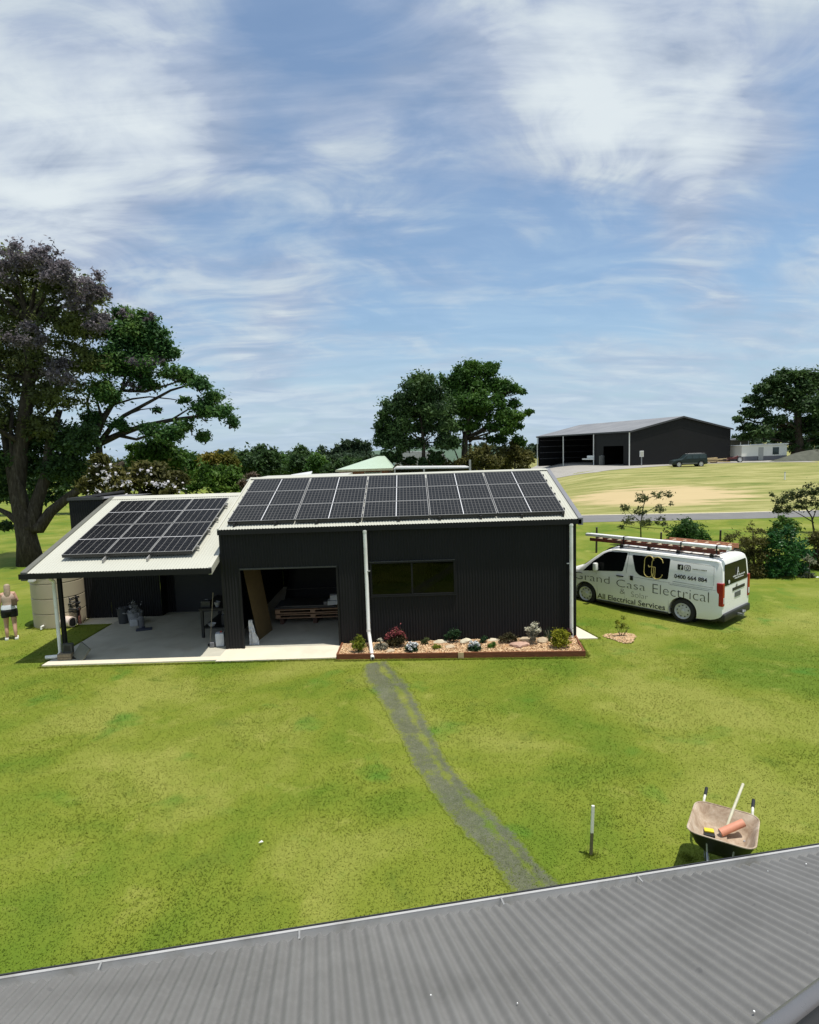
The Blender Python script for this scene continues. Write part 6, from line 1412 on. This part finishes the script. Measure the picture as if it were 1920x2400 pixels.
q = BM @ Vector((-.15, -.02, .395)); t = thing('tool_box', 'small black box with yellow top lying in the wheelbarrow tray', 'box', tuple(q), wa + .25)
mb = MB(); mb.box((-.055, -.06, 0), (.06, .05, .085), bev=.006); mb.build('case', BLACK, t, local=True)
mb = MB(); mb.box((-.05, -.015, .0855), (.055, .05, .105), bev=.005); mb.build('yellow_lid', pm('yellow_plastic', (.70, .58, .03), .4), t, local=True)
q0 = BM @ Vector((-.04, .08, .45)); q1 = BM @ Vector((.19, .25, .56)); t = thing('paper_roll', 'salmon orange roll lying across the wheelbarrow tray', 'roll', tuple(q0))
mb = MB(); mb.tube([q0, q1], .045, 16); smooth_by_angle(mb.build('roll', pm('salmon', (.62, .27, .17), .6, 0, .12, 8), t)); mb = MB(); dd = (q1 - q0).normalized(); mb.tube([q0 - dd * .002, q0 - dd * .006], .032, 14); mb.build('roll_core', pm('core_grey', (.45, .42, .38), .7), t)
q0 = BM @ Vector((.06, .34, .60)); q1 = on_y(1742, 1838, 7.35); t = thing('shovel', 'pale wooden shovel handle sticking up out of the wheelbarrow', 'shovel', tuple(q0))
qb = BM @ Vector((.0, .16, .41)); mb = MB(); mb.tube([qb, q0, q1], .017, 10); smooth_by_angle(mb.build('handle', pm('shovel_pole', (.52, .50, .36), .6, 0, .15, 9), t), 50)
mb = MB(); c_ = BM @ Vector((-.05, -.04, .40)); dy = (qb - c_).normalized(); sx_ = dy.cross(Vector((0, 0, 1))); mb.add([qb + sx_ * .03, qb - sx_ * .03, c_ - sx_ * .09, c_ - dy * .05, c_ + sx_ * .09, qb + sx_ * .03 + Vector((0, 0, .008)), qb - sx_ * .03 + Vector((0, 0, .008)), c_ - sx_ * .09 + Vector((0, 0, .008)), c_ - dy * .05 + Vector((0, 0, .008)), c_ + sx_ * .09 + Vector((0, 0, .008))], [(4,3,2,1,0),(5,6,7,8,9),(0,1,6,5),(1,2,7,6),(2,3,8,7),(3,4,9,8),(4,0,5,9)]); mb.build('blade', TRAY, t)
t = thing('garden_stake', 'upright stake with pale top half standing alone in the lawn', 'stake', (2.14, 7.0, 0))
mb = MB(); mb.box((-.016, -.012, -.1), (.018, .012, .30), M=Matrix.Rotation(R_(2.2), 4, 'Y')); mb.build('stake_base', pm('weathered_stake', (.14, .13, .07), .8, 0, .2, 9), t, local=True)
mb = MB(); mb.box((-.0165, -.0125, .30), (.0185, .0125, .66), M=Matrix.Rotation(R_(2.2), 4, 'Y'), bev=.003); mb.build('painted_top', pm('pale_paint', (.86, .86, .76), .6, 0, .08, 9), t, local=True)
for nm, lb, px, py, a in (('paper_scrap', 'white paper scrap on the left lawn', 612, 1974, .032), ('leaf_litter', 'pale dead leaf on the lawn just right of the van', 1917, 1353, .09)):
    q = on_z(px, py, .03); mb = MB(); mb.add([(-a, -a * .4, 0), (a * .2, -a * .6, .012), (a, a * .1, .004), (a * .1, a * .5, .018), (-a, -a * .4, -.003), (a * .2, -a * .6, .009), (a, a * .1, .001), (a * .1, a * .5, .015)], [(0,1,2,3),(7,6,5,4),(0,4,5,1),(1,5,6,2),(2,6,7,3),(3,7,4,0)]); o = mb.build(nm, pm('paper_white', (.72, .72, .68), .7)); o.location = q; tag(o, lb, 'litter')

# ------------------------------------------------------------------ things under and beside the awning
TANKM = pm('beige_tank', (.46, .40, .28), .55, 0, .05, 1.0, .05, 20)
tk = thing('water_tank', 'round beige ribbed rainwater tank with lid painted as sunlit left of the awning post', 'water tank', (-11.22, 18.62, 0))
R0 = .74; pr_ = [(R0 * .985, 0)]
for z in (.46, .93, 1.40): pr_ += [(R0, z - .05), (R0, z - .02), (R0 - .03, z - .006), (R0 - .03, z + .006), (R0, z + .02), (R0, z + .05)]
pr_ += [(R0, 1.72)]
mb = MB(); mb.lathe(pr_, seg=40); smooth_by_angle(mb.build('tank_wall', TANKM, tk, local=True), 50)
mb = MB(); mb.lathe([(R0 + .02, 1.70), (R0 + .02, 1.77), (R0 - .06, 1.84), (.35, 1.94), (.30, 1.95), (.28, 2.0), (.001, 2.02)], seg=40); smooth_by_angle(mb.build('lid', pm('sunlit_beige', (.62, .60, .48), .55), tk, local=True), 40)  # lid coloured lighter than the tank wall to stand for sunlight on it
mb = MB(); mb.box((-.38, -.86, 1.50), (-.20, -.68, 1.68), bev=.03); mb.tube([(-.29, -.78, 1.66), (-.29, -.78, 1.95), (-.1, -.4, 2.0)], .045, 8); mb.build('inlet', PVC, tk, local=True)
mb = MB(); mb.tube([(-.10, -.74, .12), (-.10, -.86, .12), (-.10, -.86, .04)], .03, 8); mb.build('outlet_valve', PVC, tk, local=True)
t = thing('pipe_offcut', 'short pink white pipe lying on the concrete beside the tank', 'pipe', (-10.62, 18.02, .03))
mb = MB(); mb.tube([(-.20, .10, .16), (.16, -.06, .16)], .16, 20); smooth_by_angle(mb.build('pipe', pm('pinkish_white', (.66, .55, .47), .5, 0, .06, 3), t, local=True)); mb = MB(); mb.tube([(.162, -.061, .16), (.168, -.063, .16)], .13, 16); mb.build('pipe_bore', BLACK, t, local=True)
t = thing('leaning_pole', 'slim reddish brown pole leaning on the annex wall beside the tank', 'pole', (-10.44, 18.5, .03))
mb = MB(); mb.tube([(0, -.18, .0), (-.28, .34, 1.66)], .028, 8); mb.build('pole_shaft', pm('red_brown', (.22, .10, .07), .6), t, local=True); mb = MB(); mb.tube([(.01, -.20, -.0), (-.03, -.13, .24)], .045, 8); mb.build('pole_foot', pm('terracotta', (.40, .17, .12), .7), t, local=True)
t = thing('hose_coil', 'tangled black hose heaped between the tank and the leaning pole', 'hose', (-10.62, 18.30, .03)); mb = MB(); rr = random.Random(1)
for i in range(9):
    cz_ = .42 + .055 * i; r_ = rr.uniform(.14, .24); mb.tube([Vector((r_ * math.cos(a) + rr.uniform(-.02, .02), .14 * math.sin(a) * 1.0 + rr.uniform(-.02, .02), cz_ + rr.uniform(-.03, .03))) for a in [2 * math.pi * j / 14 for j in range(15)]], .018, 6)
mb.build('coils', BLACK, t, local=True); mb = MB(); mb.tube([(-.1, .05, 0), (-.1, .05, 1.0)], .03, 6); mb.tube([(.12, .05, 0), (.1, .05, .9)], .03, 6); mb.build('stand', TRIMB, t, local=True)

def tub(name, label, x, y, r, h, mat, cat='tub', taper=.82, rimw=.02):
    t = thing(name, label, cat, (x, y, .036)); mb = MB()
    mb.lathe([(r * taper, 0), (r, h), (r + rimw, h), (r + rimw, h + .02), (r - .01, h + .02), (r * taper - .01, .02), (.001, .02)], seg=24); smooth_by_angle(mb.build('shell', mat, t, local=True)); return t
t = tub('rubbish_bin', 'dark grey round bin standing left of the pale grey tub under the awning', -9.02, 18.0 + .25, .19, .46, pm('bin_grey', (.045, .047, .052), .5))
mb = MB()
for i in range(7): a = i * .9; mb.box((-.11 + .05 * i * .6, -.1 + .02 * i, .46), (-.02 + .05 * i * .6, .03, .50), M=Matrix.Rotation(a, 4, 'Z'))
mb.build('rubbish', pm('rubbish_grey', (.12, .12, .12), .7, 0, .4, 20), t, local=True)
t = tub('grey_tub', 'pale grey tub heaped with crumpled plastic under the awning', -8.62, 18.15, .22, .34, pm('tub_grey', (.26, .26, .27), .5))
V, Fc, _, _ = leaf_cloud([(-8.62, 18.15, .45, .19), (-8.55, 18.12, .43, .14)], 520, .045, seed=3, sub=10); np_mesh('crumpled_plastic', V, Fc, leafmat('crumpled', (.10, .10, .10), (.3, .3, .3), (.6, .6, .6), 18, .1), t)
t = thing('blower', 'small grey and navy blower machine on the floor in front of the tub', 'tool', (-8.28, 17.55, .036), .3)
mb = MB(); mb.box((-.20, -.10, .10), (.02, .10, .30), bev=.03); mb.build('housing', pm('white_plastic', (.45, .45, .46), .45), t, local=True)
mb = MB(); mb.lathe([(.08, 0), (.09, .10), (.09, .30), (.05, .34)], (.10, 0, .03), 16); mb.build('motor', pm('mid_grey', (.16, .16, .17), .5), t, local=True)
mb = MB(); mb.box((-.02, -.32, 0), (.42, -.14, .045), bev=.01); mb.box((.12, -.16, .0), (.2, .0, .06)); mb.build('nozzle', pm('navy_plastic', (.03, .035, .06), .5), t, local=True)
t = thing('workbench', 'black framed workbench crowded with dark tools against the shed side wall', 'workbench', (-5.95, 16.75, .036))
mb = MB(); mb.box((-.05, -.35, .78), (.85, 1.3, .84)); mb.build('bench_top', pm('bench_dark', (.02, .018, .016), .7), t, local=True)
for a, b in ((-.02, -.32), (.78, -.32), (-.02, 1.22), (.78, 1.22)):
    mb = MB(); mb.box((a, b, 0), (a + .07, b + .07, .78)); mb.build('leg', TRIMB, t, local=True)
mb = MB(); mb.box((.0, -.3, .25), (.8, 1.2, .28)); mb.build('shelf', TRIMB, t, local=True)
for nm, lb, x, y, z, sx, sy, sz_, c in (('tool_case', 'dark case on the front of the workbench', .1, -.1, .84, .26, .2, .18, (.03, .03, .035)), ('paint_tin', 'small silver tin at the middle of the workbench', .42, -.15, .84, .09, .09, .14, (.35, .35, .36)), ('white_bowl', 'white bowl on the lower shelf of the workbench', .22, -.12, .28, .12, .12, .07, (.7, .7, .68)), ('drill_box', 'black upright box on the lower workbench shelf', .55, -.05, .28, .12, .12, .30, (.02, .02, .025))):
    o2 = thing(nm, lb, nm.split('_')[1], (-5.95 + x, 16.75 + y, .036 + z)); mb = MB()
    if 'tin' in nm or 'bowl' in nm: mb.lathe([(sx * .6, 0), (sx, sz_), (sx * .9, sz_), (sx * .5, .02)], seg=16)
    else: mb.box((-sx / 2, -sy / 2, 0), (sx / 2, sy / 2, sz_), bev=.012)
    mb.build('shell', pm(nm + '_paint', c, .45, .1), o2, local=True); mb = MB(); mb.tube([(-.03, 0, sz_), (-.03, 0, sz_ + .03), (.03, 0, sz_ + .03), (.03, 0, sz_)], .005, 5); mb.build('handle', STEEL, o2, local=True)
t = thing('broom', 'broom with thin pale handle leaning at the edge of the awning floor', 'broom', (-5.50, 15.72, .036))
mb = MB(); mb.tube([(0, 0, .04), (.06, .32, 1.38)], .011, 8); mb.build('handle', pm('broom_handle', (.30, .25, .17), .6), t, local=True); mb = MB(); mb.box((-.05, -.05, 0), (.34, .03, .06), bev=.012); mb.build('head', TRIMB, t, local=True)
t = thing('plastic_jug', 'white plastic drum leaning on the corner of the shed wall', 'container', (-5.23, 15.70, .036), .2)
mb = MB(); mb.box((-.10, -.12, 0), (.13, .12, .36), bev=.035); smooth_by_angle(mb.build('drum_body', pm('milky_plastic', (.62, .64, .66), .4), t, local=True)); mb = MB(); mb.lathe([(.03, .36), (.03, .40)], (.05, 0, 0), 10); mb.build('cap', pm('cap_red', (.35, .05, .04), .4), t, local=True)
mb = MB(); mb.box((-.22, -.16, .0), (-.10, -.04, .14), bev=.02); o = mb.build('small_pack', pm('mid_grey', (.16, .16, .17))); o.location = (-5.23, 15.68, .036); tag(o, 'small grey pack on the slab beside the white drum', 'pack')
# post foot: timber block, grey pavers
t = thing('timber_block', 'weathered timber block at the foot of the awning post', 'timber', (-8.98, 14.98, .036), .06)
mb = MB(); mb.box((-.17, -.10, 0), (.17, .09, .16), bev=.012); mb.build('block', pm('weathered_timber', (.22, .18, .12), .85, 0, .25, 9, .4, 30), t, local=True)
mb = MB(); mb.box((-.165, -.104, .07), (.165, -.10, .078)); mb.build('split', pm('crack_dark', (.05, .04, .03), .9), t, local=True)
t = thing('paver_block', 'dark grey block standing on the timber at the awning post', 'paver', (-8.95, 15.02, .196), .06)
mb = MB(); mb.box((-.10, -.05, 0), (.14, .06, .24), bev=.008); mb.build('slab', pm('dark_paver', (.055, .058, .05), .85, 0, .12, 6, .2, 60), t, local=True); mb = MB(); mb.box((-.06, -.053, .05), (.10, -.05, .19)); mb.build('recess', TRIMB, t, local=True)
t = thing('leaning_paver', 'square grey paver leaning against the timber block by the post', 'paver', (-8.66, 14.92, .04))
mb = MB(); mb.box((-.19, -.02, 0), (.19, .03, .40), M=Matrix.Rotation(-.35, 4, 'Z') @ Matrix.Rotation(R_(-24), 4, 'X') @ Matrix.Rotation(R_(24), 4, 'Y'), bev=.006); mb.build('slab', pm('grey_paver', (.14, .145, .12), .85, 0, .1, 6, .2, 60), t, local=True)
mb = MB(); mb.box((-.2, .04, 0), (-.1, .10, .05)); mb.build('chock', TRIMB, t, local=True)

# inside the open doorway
t = thing('timber_pallet', 'stack of wooden pallets just inside the open shed doorway', 'pallet', (-4.10, 17.45, .03)); PAL = pm('pallet_wood', (.36, .22, .13), .8, 0, .25, 8)
for lv in range(2):
    z = .20 + lv * .15
    for y in (0, .28, .56, .84, 1.1):
        mb = MB(); mb.box((0, y, z + .095), (2.3, y + .12, z + .118)); mb.build('deck_board', PAL, t, local=True)
    for y in (0, .5, 1.1):
        mb = MB(); mb.box((.0, y, z), (2.3, y + .1, z + .022)); mb.build('bottom_board', PAL, t, local=True)
        for x in (0, 1.05, 2.16):
            mb = MB(); mb.box((x, y, z + .022), (x + .14, y + .1, z + .095)); mb.build('block', PAL, t, local=True)
mb = MB()
for x in (.1, 1.1, 2.0): mb.box((x, .1, 0), (x + .12, 1.1, .2))
mb.build('bearer', pm('dark_timber', (.09, .045, .03), .8), t, local=True)
t = thing('sheet_stack', 'dark flat sheets and boards lying on top of the pallets', 'boards', (-4.15, 17.5, .475)); rr = random.Random(6)
for i in range(4):
    mb = MB(); mb.box((rr.uniform(0, .3), rr.uniform(0, .1), i * .03), (rr.uniform(1.6, 2.1), rr.uniform(.8, 1.1), i * .03 + .024)); mb.build('sheet', pm('dark_sheet', (.05, .05, .052), .5, 0, .2, 3), t, local=True)
t = thing('added_dark_cover', 'dark cover added behind the pallets to keep the shed interior black', 'added cover', (-4.3, 19.0, .03)); rr = random.Random(14); mb = MB(); vs = []  # added dark shape that blacks out the interior behind the pallets
for j in range(7):
    for i in range(24):
        a = 2 * math.pi * i / 24; k_ = 1 - .05 * j - (.35 if j == 6 else 0); vs.append((1.45 + 1.6 * k_ * max(-.86, min(.86, math.cos(a) * 1.25)) + rr.uniform(-.03, .03), 1.0 + 1.0 * k_ * max(-.86, min(.86, math.sin(a) * 1.25)) + rr.uniform(-.03, .03), [0, .4, .8, 1.2, 1.45, 1.55, 1.57][j] + rr.uniform(-.03, .03) * (j > 0)))
mb.add(vs, [(j*24+i, j*24+(i+1) % 24, (j+1)*24+(i+1) % 24, (j+1)*24+i) for j in range(6) for i in range(24)] + [tuple(range(144, 168))]); mb.build('cover', pm('dark_filler', (.008, .008, .009), .7, 0, .2, 2), t, local=True, smooth=True)
mb = MB(); mb.tube([(.2, .1, .7), (1.5, -.02, .75), (2.8, .1, .7)], .012, 5); mb.build('added_rope', pm('rope_grey', (.12, .11, .1), .8), t, local=True)
t = thing('foam_box', 'white box at the right end of the pallet stack', 'box', (-2.42, 17.55, .60), .1)
mb = MB(); mb.box((-.12, -.1, 0), (.28, .22, .12), bev=.01); mb.box((-.04, -.06, .12), (.28, .2, .28), bev=.02); mb.build('carton', pm('white_card', (.55, .56, .58), .6, 0, .1, 5), t, local=True); mb = MB(); mb.box((-.24, -.05, 0), (-.13, .06, .1), bev=.02); mb.build('crumpled_wrap', pm('mid_grey', (.16, .16, .17)), t, local=True)
t = thing('plywood_sheet', 'tall plywood sheet leaning on the inside of the doorway', 'plywood', (-4.42, 16.05, .03))
mb = MB(); M = Matrix.Rotation(R_(6), 4, 'Y') @ Matrix.Rotation(.06, 4, 'Z')
mb.add([M.inverted() @ Vector(v) if False else Vector(v) for v in ((.14, .0, 0), (.30, .95, 0), (-.02, .95, 2.25), (-.20, .0, 2.2), (.16, -.01, 0), (.32, .94, 0), (.0, .94, 2.25), (-.18, -.01, 2.2))], [(0,1,2,3),(7,6,5,4),(0,4,5,1),(1,5,6,2),(2,6,7,3),(3,7,4,0)])
mb.build('panel', pm('plywood', (.12, .08, .03), .7, 0, .2, 2.5), t, local=True); mb = MB(); mb.box((.10, -.05, 0), (.16, -.02, .04)); mb.build('foot_chock', TRIMB, t, local=True)
t = thing('plastic_sheet', 'crumpled white plastic sheeting at the foot of the left door jamb', 'plastic sheet', (-4.44, 15.62, .03)); rr = random.Random(3); mb = MB(); vs = []
for j in range(9):
    for i in range(6): vs.append((.02 + i * .055 * (1 - j * .09) + rr.uniform(-.012, .012), .02 + rr.uniform(-.02, .05) + .03 * j * .3, j * .085 + rr.uniform(-.01, .01)))
mb.add(vs, [(j*6+i, j*6+i+1, (j+1)*6+i+1, (j+1)*6+i) for j in range(8) for i in range(5)]); o = mb.build('sheet_fold', pm('milky_sheet', (.52, .54, .56), .4), t, local=True)
md = o.modifiers.new('t', 'SOLIDIFY'); md.thickness = .006
t = thing('added_shelf', 'steel shelf added to fill the dark back of the shed interior', 'shelf', (-4.2, 21.9, .03))  # added shelf, fills the darkness at the back of the shed
mb = MB()
for x in (0, 1.6): 
    for y in (0, .5): mb.box((x, y, 0), (x + .04, y + .04, 2.0))
mb.build('frame', STEEL, t, local=True); mb = MB()
for z in (.3, .9, 1.5): mb.box((0, 0, z), (1.64, .54, z + .03))
mb.build('shelf_boards', PAL, t, local=True)
t = thing('hanging_lamp', 'faint white shade hanging inside the dark shed', 'lamp', (-3.55, 18.6, 2.0)); mb = MB(); mb.lathe([(.13, 0), (.04, .07), (.02, .09)], seg=16); mb.build('shade', pm('dull_white', (.35, .35, .35), .5), t, local=True); mb = MB(); mb.tube([(0, 0, .09), (0, 0, 1.7)], .006, 5); mb.build('cord', BLACK, t, local=True)
t = thing('drum_set', 'pale curved panel and stands seen dimly through the long window', 'equipment', (.2, 16.6, .03)); mb = MB(); mb.box((-.45, 0, 1.1), (-.1, .05, 2.2), M=Matrix.Rotation(.18, 4, 'Y')); mb.build('panel', pm('dull_white', (.35, .35, .35)), t, local=True); mb = MB(); mb.tube([(.4, 0, 0), (.4, 0, 2.1), (1.0, .1, 2.15)], .015, 6); mb.tube([(.3, 0, 2.05), (.6, 0, 1.7)], .012, 5); mb.build('stand', STEEL, t, local=True)

# ------------------------------------------------------------------ the woman walking away beside the tank
SKIN = pm('skin', (.52, .31, .22), .55, 0, .06, 8, 0, 40, .3)
pb = thing('person', 'woman with long blonde hair and black shorts standing on the lawn beside the tank', 'person', (-11.68, 16.95, .0), .55)
def skinned(name, verts, edges, mat, par, sub=2, root=0):
    me = bpy.data.meshes.new(name); me.from_pydata([v[:3] for v in verts], edges, []); o = bpy.data.objects.new(name, me); COL.objects.link(o)
    m = o.modifiers.new('s', 'SKIN'); sv = me.skin_vertices[0].data
    for i, v in enumerate(verts): sv[i].radius = (v[3], v[4] if len(v) > 4 else v[3]); sv[i].use_root = (i == root)
    m2 = o.modifiers.new('u', 'SUBSURF'); m2.levels = sub; m2.render_levels = sub
    dg = bpy.context.evaluated_depsgraph_get(); dg.update(); m3 = bpy.data.meshes.new_from_object(o.evaluated_get(dg)); bpy.data.objects.remove(o); bpy.data.meshes.remove(me)
    m3.materials.clear(); m3.materials.append(mat); m3.polygons.foreach_set('use_smooth', [True] * len(m3.polygons)); m3.name = name
    return link(bpy.data.objects.new(name, m3), par)
PV = [(0,0,.90,.15,.11),(0,0,1.06,.125,.09),(0,0,1.22,.145,.10),(0,0,1.35,.13,.09),(0,-.005,1.42,.05),(0,.005,1.47,.047),(0,.015,1.545,.078,.09),(0,.01,1.62,.07,.08),(0,.105,1.535,.014),
      (-.15,0,1.36,.055),(-.215,-.02,1.10,.038),(-.235,.03,.88,.026),(-.235,.045,.82,.026,.014),
      (.15,0,1.36,.055),(.225,-.04,1.12,.04),(.16,.14,1.10,.028),(.11,.20,1.13,.024,.014),
      (-.09,0,.84,.10),(-.10,.03,.47,.062),(-.105,-.03,.26,.052),(-.11,-.02,.08,.036),(-.125,.13,.03,.032),
      (.09,0,.84,.10),(.10,-.02,.47,.062),(.105,-.10,.27,.052),(.11,-.11,.09,.036),(.13,.04,.03,.032)]
PE = [(0,1),(1,2),(2,3),(3,4),(4,5),(5,6),(6,7),(6,8),(3,9),(9,10),(10,11),(11,12),(3,13),(13,14),(14,15),(15,16),(0,17),(17,18),(18,19),(19,20),(20,21),(0,22),(22,23),(23,24),(24,25),(25,26)]
for base, sgn, dirn in ((12, -1, Vector((0, .1, -1))), (16, 1, Vector((-.8, .5, .3)))):
    c = Vector(PV[base][:3]); dirn.normalize(); side_ = Vector((0, 1, 0)) if base == 12 else Vector((.7, .5, 0)).normalized()
    for i, (o_s, ln) in enumerate(((-.027, .055), (-.010, .068), (.008, .070), (.024, .060))):
        a0 = len(PV); p0 = c + side_ * o_s + dirn * .015; PV.append((*p0, .009)); PV.append((*(p0 + dirn * ln * .55), .008)); PV.append((*(p0 + dirn * ln + Vector((.012, .01, 0))), .006)); PE += [(base, a0), (a0, a0 + 1), (a0 + 1, a0 + 2)]
    a0 = len(PV); p0 = c + side_ * .030 - dirn * .02; PV.append((*p0, .010)); PV.append((*(p0 + side_ * .02 + dirn * .035), .008)); PE += [(base, a0), (a0, a0 + 1)]
skinned('body', PV, PE, SKIN, pb)
def ell(rings, name, mat, par, seg=20, cap=True):
    vs = []; fs = []
    for cx, cy, cz_, rx, ry in rings:
        for k_ in range(seg): a = 2 * math.pi * k_ / seg; vs.append((cx + rx * math.cos(a), cy + ry * math.sin(a), cz_))
    for i in range(len(rings) - 1):
        for k_ in range(seg): k2 = (k_ + 1) % seg; fs.append((i*seg+k_, i*seg+k2, (i+1)*seg+k2, (i+1)*seg+k_))
    mb = MB(); mb.add(vs, fs); o = mb.build(name, mat, par, local=True, smooth=True); return o
ell([(0, 0, .95, .185, .14), (0, 0, .99, .175, .135), (0, 0, 1.06, .158, .12), (0, 0, 1.15, .165, .125), (0, 0, 1.25, .178, .135), (0, 0, 1.33, .165, .125), (0, 0, 1.37, .12, .10)], 'top', pm('pale_fabric', (.55, .41, .32), .8, 0, .06, 8), pb)
ell([(0, 0, .92, .20, .15), (0, 0, .97, .195, .148), (0, 0, 1.05, .170, .132)], 'shirt_hem', pm('white_fabric', (.74, .76, .82), .8), pb)
mb = ell([(0, 0, .72, .0, .0), (0, 0, .82, .205, .15), (0, 0, .88, .205, .152), (0, 0, .95, .182, .137)], 'shorts', pm('black_fabric', (.012, .012, .014), .8), pb)
for s_ in (-1, 1): ell([(s_ * .10, .01, .68, .105, .108), (s_ * .10, .0, .76, .11, .115), (s_ * .095, 0, .86, .115, .13)], 'shorts_leg', pm('black_fabric', (.012, .012, .014)), mb)
HAIR = pm('blonde_hair', (.38, .29, .20), .6, 0, .3, 14, .4, 60)
skinned('hair', [(0, -.01, 1.655, .045, .05), (0, -.012, 1.61, .088, .09), (0, -.045, 1.54, .085, .065), (0, -.085, 1.44, .085, .045), (0, -.10, 1.33, .08, .035), (-.02, -.10, 1.20, .05, .025)], [(0, 1), (1, 2), (2, 3), (3, 4), (4, 5)], HAIR, pb)
for x, y in ((-.12, .05), (.122, -.03)):
    mb = MB(); mb.box((x - .048, y - .12, 0), (x + .048, y + .14, .085), bev=.03); smooth_by_angle(mb.build('shoe', PVC, pb, local=True)); 
mb = MB(); mb.box((.08, -.20, 1.02), (.22, -.13, 1.24), bev=.03); mb.build('shoulder_bag', pm('brown_bag', (.12, .08, .045), .7), pb, local=True)
